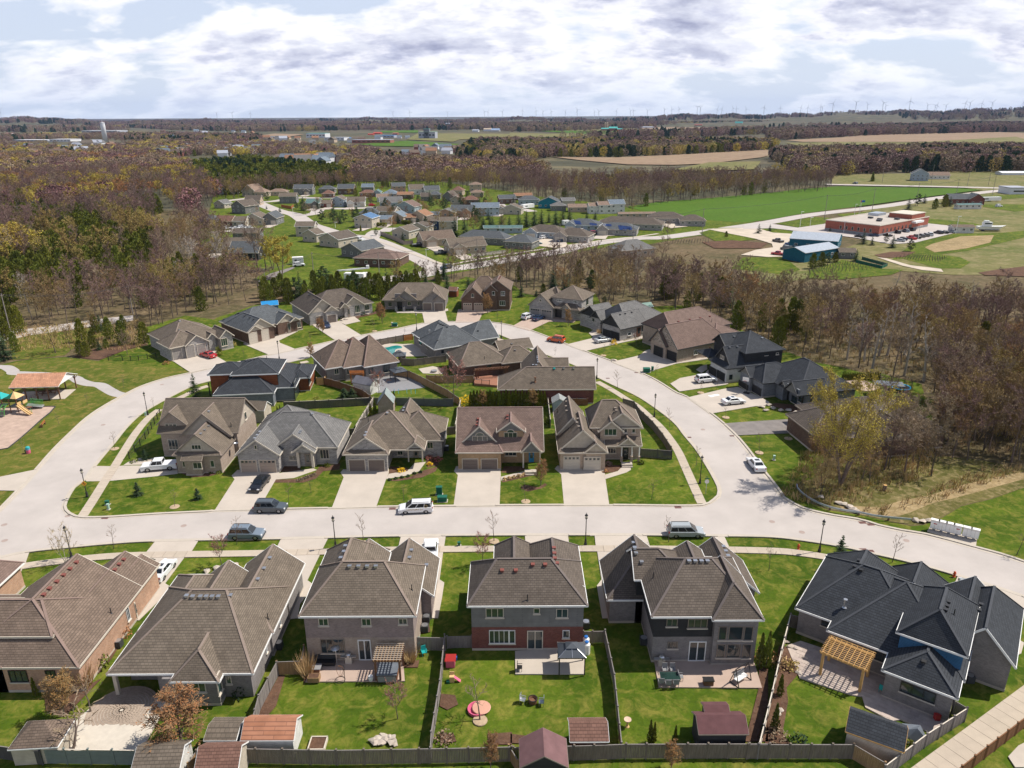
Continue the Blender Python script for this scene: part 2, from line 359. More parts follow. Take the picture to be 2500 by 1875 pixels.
# ------------------------------------------------------------------ the ground, roads, kerbs, pavements
gm=MB()
for i in range(-8,9):
 for j in range(-2,12):
  gm.poly([(i*4000-2000,j*4000-2000),(i*4000+2000,j*4000-2000),(i*4000+2000,j*4000+2000),(i*4000-2000,j*4000+2000)],-0.5)
tag(gm.build('ground',g_far),kind='structure')
sheet('woodland_floor',[(-420,-20),(420,-20),(420,480),(-420,480)],g_wood,-0.06)
def PX(*a):
 """a list of points, each written after the letter of the enlargement it was measured in"""
 out=[];k=None
 for t in a:
  if isinstance(t,str):k=t
  else:out.append(g(k,*t))
 return out
sheet('lawn',PX('p',(-900,2300),(-500,905),(0,891),'N',(130,1350),(300,1330),(560,1315),(740,1335),(850,1350),(960,1290),(1280,1210),(1250,1060),(1600,955),(1850,990),
 'O',(100,975),(450,860),(620,850),(720,830),(760,770),(1000,750),(1300,755),(1400,735),(1520,700),(1560,655),(1950,650),(2150,670),
 'P',(130,620),(560,700),(620,760),(760,790),(880,720),(1250,760),(1300,860),(1700,880),'c',(1150,200),(1500,280),'T',(440,30),(1000,300),(1250,395),(1500,440),(1700,495),(1900,500),
 'I',(500,205),(830,290),(860,400),(930,420),(930,760),(560,840),(350,850),(150,860),'H',(1450,860),(1310,960),(1300,1050),(1150,1090),(1130,1130),(1200,1230),(1400,1310),(1659,1350),
 'I',(740,1440),(850,1430),(1000,1370),(1150,1280),(1400,1220),(1659,1130),'p',(2900,1150),(3300,2300)),g_lawn,-0.03)
sheet('dry_grass_bank',PX('H',(1310,955),(1420,960),(1659,900),'I',(300,880),(700,850),(1300,900),(1659,980),'I',(1659,1130),(1400,1215),(1150,1275),(1000,1365),(850,1420),(740,1435),'H',(1659,1345),(1400,1300),(1210,1225),(1140,1130),(1180,1090),(1310,1050)),g_ravine,-0.02)
sheet('dry_grass_edge',PX('I',(160,1270),(500,1290),(640,1240),(900,1190),(1150,1110),(1400,1050),(1659,1000),(1659,1060),(1400,1130),(1150,1200),(900,1260),(740,1330),(640,1360),(480,1370),(300,1340),(180,1300)),g_dry,-0.014)
sheet('park_lawn',PX('p',(-600,1500),(-400,915),(0,897),'N',(130,1358),(300,1338),(560,1322),(740,1342),(1000,1370),(1300,1390),(1560,1416),'E',(1545,190),(1150,305),(700,565),(295,975),(0,1040),(-200,1060),(-200,1160),(130,1150),(0,1290),(-300,1500)),g_park,-0.02)
# kerb lines measured along the loop
outer=PX('E',(-500,1760),(-200,1490),(0,1305),(150,1150),(295,985),(430,830),(560,700),(700,570),(830,480),(980,395),(1150,310),(1350,245),(1540,203),
 'a',(1115,1268),(1660,1142),(2010,1068),'b',(670,1005),(1015,935),(1500,845),(1860,770),(2170,752),'P',(50,1012),(240,1010),(400,1022),(540,1048),(680,1082),(1000,1205),(1150,1262),(1400,1355),
 'c',(415,812),(745,940),(915,1025),(1110,1147),'T',(70,725),(280,870),(405,970),(515,1072),(640,1220),(770,1400),(850,1500),(960,1650),'H',(1010,1190),(1080,1240),(1200,1300),(1400,1350),(1659,1393),
 'I',(480,1438),(700,1485),(860,1510),(1250,1612),'D',(1659,325),(2300,590),(3000,980))
lower=PX('A',(-600,560),(-200,380),(0,300),(195,262),(450,235),(720,210),(1010,193),(1659,182),'B',(470,172),(940,161),(1659,155),'C',(530,154),(870,155),(1310,160),(1659,166),'D',(200,186),(480,230),(700,280),(930,333),(1230,418),(1659,555),(2300,800),(3000,1180))
inner=PX('E',(545,1240),(610,1130),(700,1065),(775,960),(860,855),(940,760),(1010,670),(1085,590),(1170,520),(1280,455),(1400,390),(1540,320),(1680,275),'a',(2000,1228),(2212,1180),'R',(110,528),'p',(895,842),(1006,822),(1100,806),(1168,804),
 'S',(930,145),(1160,237),(1330,325),'G',(1140,130),(1250,188),(1480,302),(1700,407),'H',(130,590),(230,710),(330,830),(430,990),(490,1100),(507,1150),(500,1200),(440,1243),(340,1275),
 'G',(1450,1270),(1080,1270),(560,1273),'F',(2010,1278),(1390,1285),(1030,1295),(680,1301),(80,1315),'E',(1730,1320),(1300,1340),(850,1368),(640,1366),(560,1330),(533,1290))
oL=smoothline(outer,4);lL=smoothline(lower,4);iL=smoothline(inner+[inner[0]],4)[:-1]
sheet('road',oL+lL[::-1],m_road,0.03)
sheet('island_lawn',offset(iL+[iL[0]],0.0)[:-1],g_lawn,0.06)
DRV=[]
def drive(k,pts,m=None,name='driveway',label=None,z=0.085,slabs=None):
 P=PX(k,*pts)if isinstance(k,str)else k
 DRV.append(P)
 o=sheet(name,P,m or m_conc2,z,th=0.07)
 return o
LOWD=[('A',[(-260,330),(0,285),(190,262),(165,335),(75,500),(100,510),(40,660),(-160,720)]),
 ('A',[(1010,188),(1290,180),(1240,260),(1200,290),(1070,465),(1095,480),(1080,530),(900,705),(860,700),(960,430),(1010,310),(930,285)]),
 ('B',[(165,172),(470,166),(432,240),(412,283),(333,445),(362,465),(345,520),(285,600),(270,690),(190,700),(100,500),(40,300),(130,240)]),
 ('B',[(940,156),(1230,154),(1218,235),(1212,265),(1190,440),(1220,460),(1205,560),(1180,690),(1130,690),(1080,300),(920,240)]),
 ('C',[(83,148),(362,150),(372,225),(380,262),(370,340),(120,340),(90,235)]),
 ('C',[(535,150),(870,150),(895,228),(935,270),(800,330),(600,460),(620,690),(585,690),(550,480),(580,440),(553,262),(543,228)]),
 ('C',[(1310,156),(1375,158),(1410,235),(1460,300),(1380,300)]),
 ('D',[(1232,412),(1690,560),(1690,640),(1640,640),(1625,830),(1659,850),(1640,920),(1600,935),(1540,850),(1400,620),(1180,545),(1160,490),(1200,485)]),
 ('D',[(700,345),(815,372),(790,412),(735,382)])]
for k,p in LOWD:drive(k,p)
MIDD=[('E',[(765,957),(910,960),(1000,955),(1440,950),(1440,1020),(1290,1038),(905,1077),(820,1080),(700,1082),(690,1068)]),
 ('F',[(78,1320),(242,1065),(218,1035),(265,990),(610,990),(600,1030),(568,1080),(490,1215),(440,1310)]),
 ('F',[(1028,1300),(1125,1050),(1100,1010),(1120,985),(1492,985),(1490,1015),(1465,1075),(1388,1291)]),
 ('G',[(190,1281),(225,1030),(195,1000),(210,960),(570,960),(573,1030),(563,1279)]),
 ('G',[(1085,1277),(1062,1025),(1010,980),(1030,955),(1410,965),(1420,1060),(1452,1277)])]
for k,p in MIDD:drive(k,p)
PATHS=[('F',[(606,1015),(880,978),(908,990),(720,1056),(573,1068)]),('F',[(1491,1022),(1640,1000),(1700,935),(1790,925),(1735,1000),(1640,1035),(1468,1064)]),
 ('G',[(574,1045),(750,1003),(862,985),(852,1010),(576,1076)]),('G',[(1412,1030),(1520,1000),(1560,960),(1560,930),(1620,945),(1627,988),(1590,1010),(1418,1064)]),
 ('b',[(702,748),(830,672),(905,676),(996,745),(790,792)]),('P',[(1195,1110),(1230,1085),(1300,1100),(1280,1118),(1225,1140)]),
 ('T',[(150,470),(190,440),(250,420),(255,465),(200,500)]),('E',[(1040,925),(1125,895),(1290,895),(1200,945),(1000,952)])]
for k,p in PATHS:drive(k,p,m_conc,'garden_path',z=0.10)
RINGD=[('a',[(585,1385),(350,1230),(280,1215),(340,1180),(830,1080),(840,1030),(960,1060),(930,1160),(1118,1272)],None),
 ('a',[(1290,995),(1350,970),(1660,885),(1720,900),(1830,850),(1990,820),(2003,838),(1775,950),(1790,982),(2015,1072),(1658,1150)],None),
 ('b',[(390,825),(330,780),(520,760),(700,745),(1020,940),(668,1012)],None),
 ('b',[(1470,612),(1490,632),(1830,635),(1862,776),(2178,756),(2140,612),(2182,600),(2175,575),(1840,590)],None),
 ('P',[(65,905),(370,895),(350,925),(275,940),(240,1016),(42,1018)],m_pink),
 ('P',[(535,1050),(640,990),(680,960),(880,970),(1110,985),(1060,1018),(850,1010),(680,1090)],m_pink),
 ('P',[(995,1210),(1222,1155),(1240,1120),(1300,1115),(1450,1165),(1500,1178),(1660,1135),(1670,1155),(1480,1192),(1150,1268)],None),
 ('c',[(408,816),(710,745),(780,690),(820,680),(850,700),(1110,790),(1450,765),(1450,785),(1110,832),(880,900),(745,948)],None),
 ('T',[(-90,600),(0,548),(230,505),(260,470),(420,580),(450,600),(420,610),(0,665),(60,730)][:7]+[(-5,672)],None),
 ('T',[(66,730),(400,650),(540,630),(760,730),(830,770),(830,800),(700,810),(275,880)],None),
 ('T',[(398,972),(620,955),(1215,918),(1230,960),(1140,1055),(512,1082)],m_pavd)]
for k,p,m in RINGD:drive(k,p,m)
drive('E',[(-300,1090),(0,1045),(300,984),(145,1158),(0,1155),(-300,1200)],name='park_driveway')
def kerb(name,line):
 """a concrete kerb that drops where a driveway crosses it"""
 lines=resample(line,1.5);mb=MB()
 side=offset(lines,0.30);out2=offset(lines,-0.10)
 for i in range(len(lines)-1):
  mid=(lines[i]+lines[i+1])/2;low=any(inside(mid,d)for d in DRV)
  hh=0.105 if low else 0.17
  a,b,c,d_=side[i],side[i+1],out2[i+1],out2[i]
  mb.poly([a,b,c,d_],hh,0.14)
 return tag(mb.build(name,m_kerb),kind='structure')
kerb('kerb',oL);kerb('kerb',lL);kerb('kerb',iL+[iL[0]])
gut=MB()
for ln,s_ in((oL,-1),(lL,1),(iL+[iL[0]],1)):
 strip(gut,resample(ln,2.0),0.15*s_,0.62*s_,0.042)
tag(gut.build('gutter_strip',m_kerb),kind='structure')
def sidewalk(line,wd=1.5,z=0.105,step=1.5,name='sidewalk'):
 ln=resample(smoothline(line,6),step);base=MB();strip(base,ln,-wd/2,wd/2,z-0.02,0.08)
 o=tag(base.build(name,m_walk),kind='structure')
 a=offset(ln,-wd/2+.012);b=offset(ln,wd/2-.012)
 for i in range(len(ln)-1):
  A_,B_,C_,D_=a[i],a[i+1],b[i+1],b[i];e=0.018/max((B_-A_).length,.1)
  q=[A_.lerp(B_,e),B_.lerp(A_,e),C_.lerp(D_,e),D_.lerp(C_,e)];c=sum(q,Vector())/4
  zz_=z+random.uniform(0,.004)
  MB().poly([p-c for p in q],zz_,0.02).build('slab',m_walk,o).location=(c.x,c.y,0)
 return o
sidewalk(PX('H',(378,1262),(368,1245),(307,1110),(240,960),(185,840),(120,740),(40,640),'G',(1780,560),(1690,480),(1590,415),(1480,345),(1330,262)))
sidewalk(PX('E',(668,1366),(760,1225),(850,1080),(930,960),(1010,830),(1100,690),(1200,570),(1290,500)))
sidewalk(PX('E',(1400,430),(1500,385),(1600,335),(1700,305)),step=2.0)
sidewalk(PX('R',(-40,622),(0,612),(125,592)),step=2.0)
sidewalk(PX('S',(950,205),(1060,250),(1330,385)),step=2.0)
sidewalk(PX('A',(-300,460),(-100,420),(100,362),(400,320),(700,290),(1000,280),(1659,270),'B',(420,260),(930,247),(1659,240),'C',(900,241),(1659,253),'D',(250,275),(420,303),(600,340),(760,375)))
sidewalk(PX('D',(900,1800),(1100,1650),(1380,1440),(1659,1228),(1950,1010)),2.3,name='footpath')
# park path
pp=PX('N',(-150,1395),(0,1400),(60,1405),(110,1435),'d',(230,70),(400,80),(700,92),(1000,115),(1250,155),(1350,210),(1500,255),(1680,275),(1800,340),(1950,420),(2110,455))
mb=MB();strip(mb,smoothline(pp,5),-1.3,1.3,0.0,0.05);tag(mb.build('park_path',mat('path_asphalt',(0.40,0.37,0.355),0.9,0.06,0.4,coord='World')),kind='structure')
# play area with its timber edge
ply=PX('d',(-900,700),(230,660),(540,650),(820,640),(935,640),(850,740),(700,860),(480,1060),(330,1190),(135,1345),(0,1370),(-700,1450))
sheet('play_area',ply,m_chips,0.0)
mb=MB()
for i in range(len(ply)-1):mb.beam(ply[i]+Vector((0,0,.06)),ply[i+1]+Vector((0,0,.06)),.12,.16)
tag(mb.build('play_area_edging',m_dgrey),kind='structure')
# mulch beds
for k,p in[('F',[(615,1005),(640,960),(740,920),(780,985),(760,1000)]),('F',[(575,1068),(750,1062),(880,1030),(930,960),(1030,950),(1100,930),(1090,985),(960,1000),(900,1060),(800,1092),(560,1092)]),
  ('F',[(1490,1020),(1500,960),(1640,970),(1650,995),(1600,1018)]),('F',[(1500,1070),(1650,1050),(1780,990),(1890,960),(1870,1000),(1760,1050),(1560,1080),(1480,1078)]),('F',[(1790,900),(1880,900),(1900,950),(1800,970)]),
  ('G',[(575,1010),(600,960),(760,960),(770,990),(640,1015)]),('G',[(575,1082),(850,1012),(850,1030),(590,1090)]),('G',[(735,1140),(760,1110),(880,1130),(930,1095),(950,1110),(900,1140),(790,1165)]),
  ('G',[(1405,1010),(1420,950),(1560,950),(1560,980),(1480,1010)]),('E',[(1450,1010),(1500,990),(1800,985),(1830,1005),(1700,1040),(1560,1050)]),
  ('b',[(700,745),(760,690),(830,720),(820,760),(730,755)]),('b',[(905,690),(1000,660),(1210,610),(1220,640),(1100,670),(990,690),(960,720)]),('a',[(1680,860),(1720,820),(1840,830),(1890,850),(1830,890),(1740,905)]),('a',[(950,1090),(1000,1040),(1150,1000),(1160,1030),(1020,1085)]),
  ('N',[(640,1310),(700,1270),(850,1240),(1100,1210),(1280,1205),(1100,1250),(1000,1290),(870,1340),(740,1330)]),
  ('A',[(700,900),(790,740),(850,740),(720,960),(640,1050),(610,1030)]),('A',[(290,1190),(560,1160),(600,1110),(660,1080),(420,1330),(300,1290)]),
  ('B',[(310,1050),(370,1080),(310,1110)]),('B',[(150,1060),(190,1060),(130,1260),(60,1340),(10,1320)]),('B',[(950,990),(1060,960),(1050,1010),(960,1010)]),('B',[(1070,640),(1110,660),(1130,780),(1065,790)]),
  ('B',[(1190,1260),(1200,1180),(1290,1190),(1310,1250),(1240,1285)]),('B',[(1200,1500),(1190,1440),(1280,1440),(1300,1490)]),('B',[(1500,1440),(1659,1430),(1659,1510),(1510,1510)]),('C',[(-10,1500),(-10,1440),(150,1460),(200,1510)]),
  ('C',[(1600,1020),(1659,1000),(1659,1240),(1590,1490),(1510,1490),(1600,1140)]),
  ('D',[(70,870),(220,890),(270,960),(190,1060),(120,1140),(130,1230),(95,1430),(140,1505),(-20,1505),(20,1200)]),('C',[(1590,1490),(1659,1300),(1659,1490)]),('T',[(700,810),(830,800),(1010,850),(1080,885),(1330,850),(1350,820),(1200,810),(900,780)]),
  ('c',[(1240,790),(1460,745),(1450,770),(1260,800)])]:
 sheet('garden_bed',PX(k,*p),g_mulch,0.075,th=0.03)
# back-yard patios
def patio(name,k,pts,m,z=0.12):return sheet(name,PX(k,*pts),m,z,th=0.12)
patio('patio','A',[(755,1190),(930,1190),(1120,1235),(1060,1290),(920,1548),(560,1548),(430,1560),(320,1560),(520,1330),(640,1230)],mat('stamped_concrete',(0.54,0.49,0.42),0.9,0.08,1.2,coord='World'))
patio('patio','B',[(320,1105),(390,930),(950,930),(965,1100)],m_pink)
patio('patio','C',[(22,1055),(20,905),(470,880),(470,1055)],m_conc)
patio('patio','C',[(950,1140),(920,960),(1560,950),(1620,1145)],m_pink)
for nm,k,p,m in[('pool_deck','R',[(1040,400),(1200,345),(1420,355),(1550,350),(1620,380),(2050,470),(1990,520),(1460,530),(1280,540)],m_conc),
  ('patio','R',[(620,860),(900,860),(1180,700),(1480,740),(1730,970),(1650,985),(1200,1035),(1050,1050),(1040,960)],m_grey),('patio','S',[(100,560),(260,530),(390,560),(370,620),(150,610)],m_conc),
  ('patio','I',[(210,268),(330,250),(500,320),(430,350),(350,350)],m_pink),('court','D',[(1555,1590),(1620,1520),(1659,1500),(1800,1500),(1800,1659),(1600,1659)],m_conc)]:
 patio(nm,k,p,m)
pv=patio('patio','D',[(205,1080),(120,870),(210,840),(790,1030),(830,1180),(1160,1360),(1060,1440),(860,1350),(800,1360),(630,1270),(610,1200),(540,1190)],m_pav)
# paving stones of that patio, laid in the direction of the house
P6=PX('D',(205,1080),(120,870),(210,840),(790,1030),(830,1180),(1160,1360),(1060,1440),(860,1350),(800,1360),(630,1270),(610,1200),(540,1190))
st=MB();a_=R(-36.5);ux=Vector((math.cos(a_),math.sin(a_),0));uy=Vector((-ux.y,ux.x,0));st.box((0,0,0),(.86,.56,.03));stm=st.mesh('paver',m_pav);n_=0
x0,y0=min(p.x for p in P6),min(p.y for p in P6)
for i in range(-30,40):
 for j in range(-30,40):
  c=Vector((x0+8,y0+8,0))+ux*(i*.9+(j%2)*.45)+uy*(j*.6)
  if n_<280 and all(inside(c+ux*a*.45+uy*b*.3,P6)for a in(-1,1)for b in(-1,1)):
   o=ob('paver',stm,pv,(c.x,c.y,.128+random.uniform(0,.008)),a_);n_+=1
# circular paving of the left-hand patio
cc=g('A',790,1290);ring=MB()
for r in range(1,12):
 k=int(6+r*5); 
 for i in range(k):
  t=2*math.pi*i/k+r*.3;p=cc+Vector((math.cos(t),math.sin(t),0))*r*.29
  if p.x<g('A',1000,1240).x and p.y>g('A',800,1385).y:ring.box((p.x,p.y,.13),(.25,.26 if r<3 else .33,.03),t,0)
tag(ring.build('paving_circle',mat('brown_paver',(0.34,0.27,0.215),0.9,0.15,3.0)),kind='stuff')
# ------------------------------------------------------------------ beyond the subdivision
FJ=[0]
def far(name,m,z,*a):FJ[0]+=.006;return sheet(name,PX(*a),m,z+FJ[0])
far('woodland_road',m_road,0.03,'N',(-200,1130),(20,1092),(330,1062),(850,988),(1150,955),(1150,1000),(850,1045),(250,1130),(80,1168),(-200,1210))
far('verge',g_park,0.0,'N',(80,1175),(260,1120),(600,1090),(900,1050),(1000,1110),(700,1180),(560,1300),(300,1330),(110,1340),(90,1250))
far('village_lawn',g_lawn,0.0,'O',(430,640),(560,560),(420,540),(0,440),'J',(1700,1300),(1800,1150),(1850,960),'K',(0,960),(300,880),(900,860),(1500,850),(2212,950),'L',(300,1000),(900,1060),(1180,1130),(1700,1190),(2212,1215),(2212,1300),(1600,1330),(1200,1400),'P',(1500,340),(900,440),(400,520),(0,600),'O',(1700,660),(1520,740),(1000,740),(700,700),(480,690))
far('wheat_field',g_field,0.05,'M',(0,962),(250,930),(600,902),(1200,912),(1700,922),(1850,932),(1400,990),(900,1060),(300,1138),(0,1192),'L',(2000,1216),(1700,1195),(1200,1140),(1000,1078),(1250,1040),(1700,1005),(2212,958))
far('meadow',g_meadow,0.0,'M',(550,880),(560,800),(1200,790),(1700,770),(2400,740),(2900,760),(2900,1500),(2600,1420),(1300,1170),(800,1130),(900,1070),(1400,1005),(1860,935),(1700,915))
far('meadow',g_meadow,0.02,'Q',(850,395),(1100,335),(2074,360),(2900,400),(2900,960),(2074,900),(1500,900),(950,860),(300,930),(0,1000),(-200,950),(-300,780),(300,800),(560,700),(1000,560))
for p in([(0,520),(200,545),(240,570),(60,600),(-400,640),(-560,560),(-420,520)],[(60,485),(380,430),(520,440),(440,490),(240,515)],[(560,410),(860,385),(870,430),(600,430)],[(1220,435),(1650,480),(1740,500),(1520,500),(1240,480)],
    [(1180,640),(1500,570),(1900,560),(2100,540),(2074,600),(1900,640),(1600,710),(1200,760),(1000,780)],[(1020,750),(1100,725),(1330,725),(1560,760),(1640,800),(1560,850),(1380,850),(1200,800)],
    [(330,870),(600,780),(900,850),(1100,860),(1000,900),(560,940),(320,930)],[(-200,760),(130,760),(260,860),(140,900),(-300,850)],[(1750,330),(2074,330),(2400,350),(2000,390),(1740,350)],[(1700,265),(2074,245),(2074,275),(1760,300)]):
 far('green_patch',g_lawn,0.05,'Q',*p)
far('reed_bed',g_dry,0.08,'Q',(1270,680),(1330,650),(1560,590),(1830,580),(1800,640),(1600,690),(1350,720))
far('tilled_soil',g_mulch,0.08,'L',(1640,1385),(1900,1370),(2212,1395),(2150,1440),(1750,1440))
far('tilled_soil',g_mulch,0.08,'Q',(860,740),(1000,715),(1200,715),(1100,758),(930,765))
far('tilled_soil',g_mulch,0.08,'Q',(1700,885),(1850,860),(2200,820),(2200,920),(1760,905))
far('gravel_lot',m_gravel,0.09,'Q',(-500,530),(-100,520),(40,560),(230,572),(250,640),(140,700),(130,755),(0,758),(-220,740),(-100,700),(40,680),(30,650),(-100,610))
far('car_park',m_road,0.10,'Q',(-200,500),(40,490),(240,520),(450,490),(900,450),(1230,478),(1500,508),(1560,545),(1500,565),(1200,640),(1000,655),(700,600),(240,548),(40,525),(-200,530))
far('dirt_track',m_gravel,0.10,'Q',(880,760),(960,770),(1150,825),(1400,855),(1420,880),(1250,865),(1090,830))
far('tarmac_lane',m_pavd,0.04,'O',(455,668),(560,600),(760,540),(780,548),(600,630),(500,668))
far('village_parking',m_gravel,0.06,'P',(540,265),(700,245),(830,290),(1000,330),(1020,370),(900,375),(700,350),(640,290))
far('village_parking',m_gravel,0.06,'P',(1210,240),(1400,240),(1420,270),(1300,275))
far('village_parking',m_gravel,0.06,'P',(1740,150),(1900,150),(2050,190),(1900,205))
def farroad(name,wd,z,*a,m=None,kind='structure'):
 mb=MB();strip(mb,resample(smoothline(PX(*a),5),6.0),-wd/2,wd/2,z);return tag(mb.build(name,m or m_road),kind=kind)
farroad('village_street',9,0.07,'O',(430,-30),(500,0),(640,55),(780,85),(900,165),(1010,205),(1200,262),(1330,275),(1480,310),(1700,400),(1880,480),(2010,560))
farroad('village_street',8,0.06,'U',(830,400),(1000,400),(1350,350),(1600,350),(2100,345),(2300,350))
farroad('village_street',7,0.05,'U',(400,390),(700,355),(860,350))
farroad('village_street',8,0.06,'U',(1400,590),(1600,560),(1680,500),'W',(0,500),(300,490),(400,470))
farroad('village_street',8,0.06,'W',(350,960),(440,850),(560,850),(700,780))
farroad('village_street',7,0.06,'Y',(130,260),(300,225),(420,290),(620,300),(750,330))
farroad('village_street',6,0.06,'U',(200,820),(330,800),(460,800),(560,760),(760,770))
farroad('collector_road',9.5,0.08,'b',(1120,250),(1230,200),(1400,165),(1650,145),(1850,110),'P',(-60,560),(120,540),(330,505),(620,455),(940,405),(1060,370),(1300,325),(1600,290),'L',(1300,1345),(1640,1300),(1900,1262),(2212,1215),'M',(400,1145),(1000,1075),(1400,1012),(1800,962),(2000,940),(2150,930),(2500,900))
farroad('highway',11,0.12,'M',(500,886),(1000,895),(1500,905),(1900,915),(2300,925),(2900,940))
farroad('village_sidewalk',2.0,0.15,'O',(1360,270),(1550,330),(1760,410),(1950,480),(2070,520),m=m_conc)
farroad('village_sidewalk',2.0,0.15,'P',(0,520),(200,480),(500,430),(700,400),(860,375),m=m_conc)
farroad('village_sidewalk',2.0,0.15,'P',(1000,355),(1200,325),(1450,300),(1800,250),m=m_conc)
# far fields: strips of pasture and ploughed land
FZ=[0.3]
def field(m,*a):FZ[0]+=0.06;far('far_field',m,FZ[0],*a)
field(g_earth,'L',(350,650),(900,655),(1400,632),(2212,588),'M',(0,600),(0,640),'L',(2150,655),(1700,708),(1400,720),(1000,716),(600,680))
field(g_earth,'M',(150,505),(640,480),(1000,430),(1500,420),(2150,440),(2400,450),(2400,500),(1200,520),(700,520),(300,520))
field(g_meadow,'M',(150,530),(640,520),(1250,525),(2140,475),(2300,520),(1700,545),(1200,550),(700,545),(300,560))
field(g_park,'L',(-60,745),(300,715),(330,735),(0,765))
field(g_meadow,'L',(1400,760),(1700,700),(2150,690),(2100,760),(1600,775))
field(g_field,'K',(880,540),(1300,510),(1750,540),(1740,560),(1300,560),(1000,555))
field(g_meadow,'K',(1300,500),(1400,445),(2212,450),(2300,490),(1760,500),(1700,520))
field(g_field,'K',(1080,425),(1400,418),(1400,440),(1080,440))
field(g_meadow,'L',(-20,490),(-20,440),(300,450),(700,440),(1300,430),(1900,395),(2150,400),(1400,440),(700,470),(300,480))
field(g_field,'L',(200,425),(600,418),(1300,430),(1200,455),(600,450))
field(g_earth,'L',(1020,395),(1330,372),(1900,390),(1700,405),(1200,415))
field(g_field,'L',(1330,352),(1800,345),(2212,350),(2212,362),(1700,372),(1330,362))
field(g_meadow,'L',(190,420),(550,412),(720,395),(1100,400),(1000,425),(400,424))
field(g_meadow,'K',(0,390),(200,350),(560,350),(700,375),(200,395),(0,410))
field(g_earth,'K',(0,470),(160,450),(420,455),(300,475))
field(g_meadow,'J',(100,440),(640,420),(1100,425),(1300,435),(900,450),(300,455))
field(g_earth,'J',(400,350),(700,345),(900,340),(700,362),(450,365))
field(g_field,'J',(1180,335),(1700,330),(2100,335),(1700,345),(1200,350))
field(g_meadow,'J',(1800,370),(2300,345),(2300,390),(1900,385))
field(g_park,'K',(600,365),(1000,355),(1300,360),(1000,375),(700,378))
field(g_earth,'M',(0,345),(560,330),(560,350),(0,362))
field(g_field,'M',(560,345),(900,330),(1250,315),(1900,300),(1900,308),(1250,330),(800,345))
field(g_earth,'M',(900,315),(1300,300),(1700,298),(1300,312))
# low hills that make the skyline
def hill_h(x,y):
 r=math.hypot(x,y);t=max(0.0,min(1.0,(r-3300)/3600));t=t*t*(3-2*t);az=math.degrees(math.atan2(x,y))
 hgt=14+max(0.0,(az-4))*2.1+26*math.exp(-((az+31)/2.6)**2)+8*math.sin(az*.55+1)+5*math.sin(az*1.7)+3*math.sin(az*4.1)
 e=max(0.0,min(1.0,(r-3300)/900))*4*math.sin(r*.004+az*.2)
 return max(-0.5,t*max(6,hgt)+e*t-0.45)
mb=MB();na,nr=150,46;vs=[]
for i in range(na+1):
 az=R(-58+116*i/na)
 for j in range(nr+1):
  r=3250+(j/nr)**1.3*9000
  x,y=r*math.sin(az),r*math.cos(az);vs.append((x,y,hill_h(x,y)+0.1*min(1,j)-(0.3 if j==0 else 0)))
mb.add(vs,[(i*(nr+1)+j,i*(nr+1)+j+1,(i+1)*(nr+1)+j+1,(i+1)*(nr+1)+j)for i in range(na)for j in range(nr)])
tag(mb.build('hills',g_far,smooth=True),kind='structure')
# ------------------------------------------------------------------ houses
def roof_faces(v,opt):
 """corner points of the sloping faces of one roof, plus ridge / eave / rake lines"""
 x0,y0,x1,y1,z,rise,code=v[:7];ax=code[0]
 if ax=='x':   # build along y, then swap
  f,e,rk,rg,gb=roof_faces((y0,x0,y1,x1,z,rise,'y'+code[1:]),opt)
  sw=lambda p:(p[1],p[0],p[2])
  return[[sw(p)for p in q][::-1]for q in f],[(sw(a),sw(b))for a,b in e],[(sw(a),sw(b))for a,b in rk],[(sw(a),sw(b))for a,b in rg],[[sw(p)for p in q]for q in gb]
 h=(x1-x0)/2;xm=(x0+x1)/2;L=y1-y0;na,fa=code[1],code[2]
 i1=opt.get('in1',h)if na=='h' else 0.0;i2=opt.get('in2',h)if fa=='h' else 0.0
 if i1+i2>L:s=L/(i1+i2);i1*=s;i2*=s
 dg=opt.get('dg',1.0);dh=opt.get('dh',dg*rise/h*.7);di=dh*h/rise;f=[];gb=[];rk=[];rg=[];e=[((x0,y0,z),(x0,y1,z)),((x1,y0,z),(x1,y1,z))]
 p=rise/h
 A,B,C_,D_=(x0,y0,z),(x1,y0,z),(x1,y1,z),(x0,y1,z)
 ya=y0+i1;yb=y1-i2
 if na=='d':ya=y0+dg-.25
 Ra,Rb=(xm,ya,z+rise),(xm,yb,z+rise)
 lw=[A];rw=[B]
 if na=='d':
  e.append((A,B));a1=(x0+di,y0+dg,z+dh);b1=(x1-di,y0+dg,z+dh);a2=(x0+di,ya,z+dh);b2=(x1-di,ya,z+dh)
  f.append([A,B,b1,a1]);rk+=[(a2,Ra),(b2,Ra)];rg+=[(A,a1),(B,b1)]
  gb.append([(x0+di*.9,y0+dg,z+dh*.9),(x1-di*.9,y0+dg,z+dh*.9),(xm,y0+dg,z+rise-.04)])
  f.append([A,a1,a2]);f.append([B,b2,b1]);f.append([a2,Ra,Rb]+([D_]if True else[])+[A]);f.append([b2,B,C_,Rb,Ra])
  f=f[:3]+f[3:]
 else:
  f.append([A,Ra,Rb,D_]);f.append([B,C_,Rb,Ra])
  if na=='h':f.append([A,B,Ra]);e.append((A,B));rg+=[(A,Ra),(B,Ra)]
  elif na=='g':rk+=[(A,Ra),(B,Ra)]
 if fa=='h':f.append([C_,D_,Rb]);e.append((C_,D_));rg+=[(C_,Rb),(D_,Rb)]
 else:rk+=[(D_,Rb),(C_,Rb)]
 rg.append((Ra,Rb))
 return f,e,rk,rg,gb
HOUSES={}
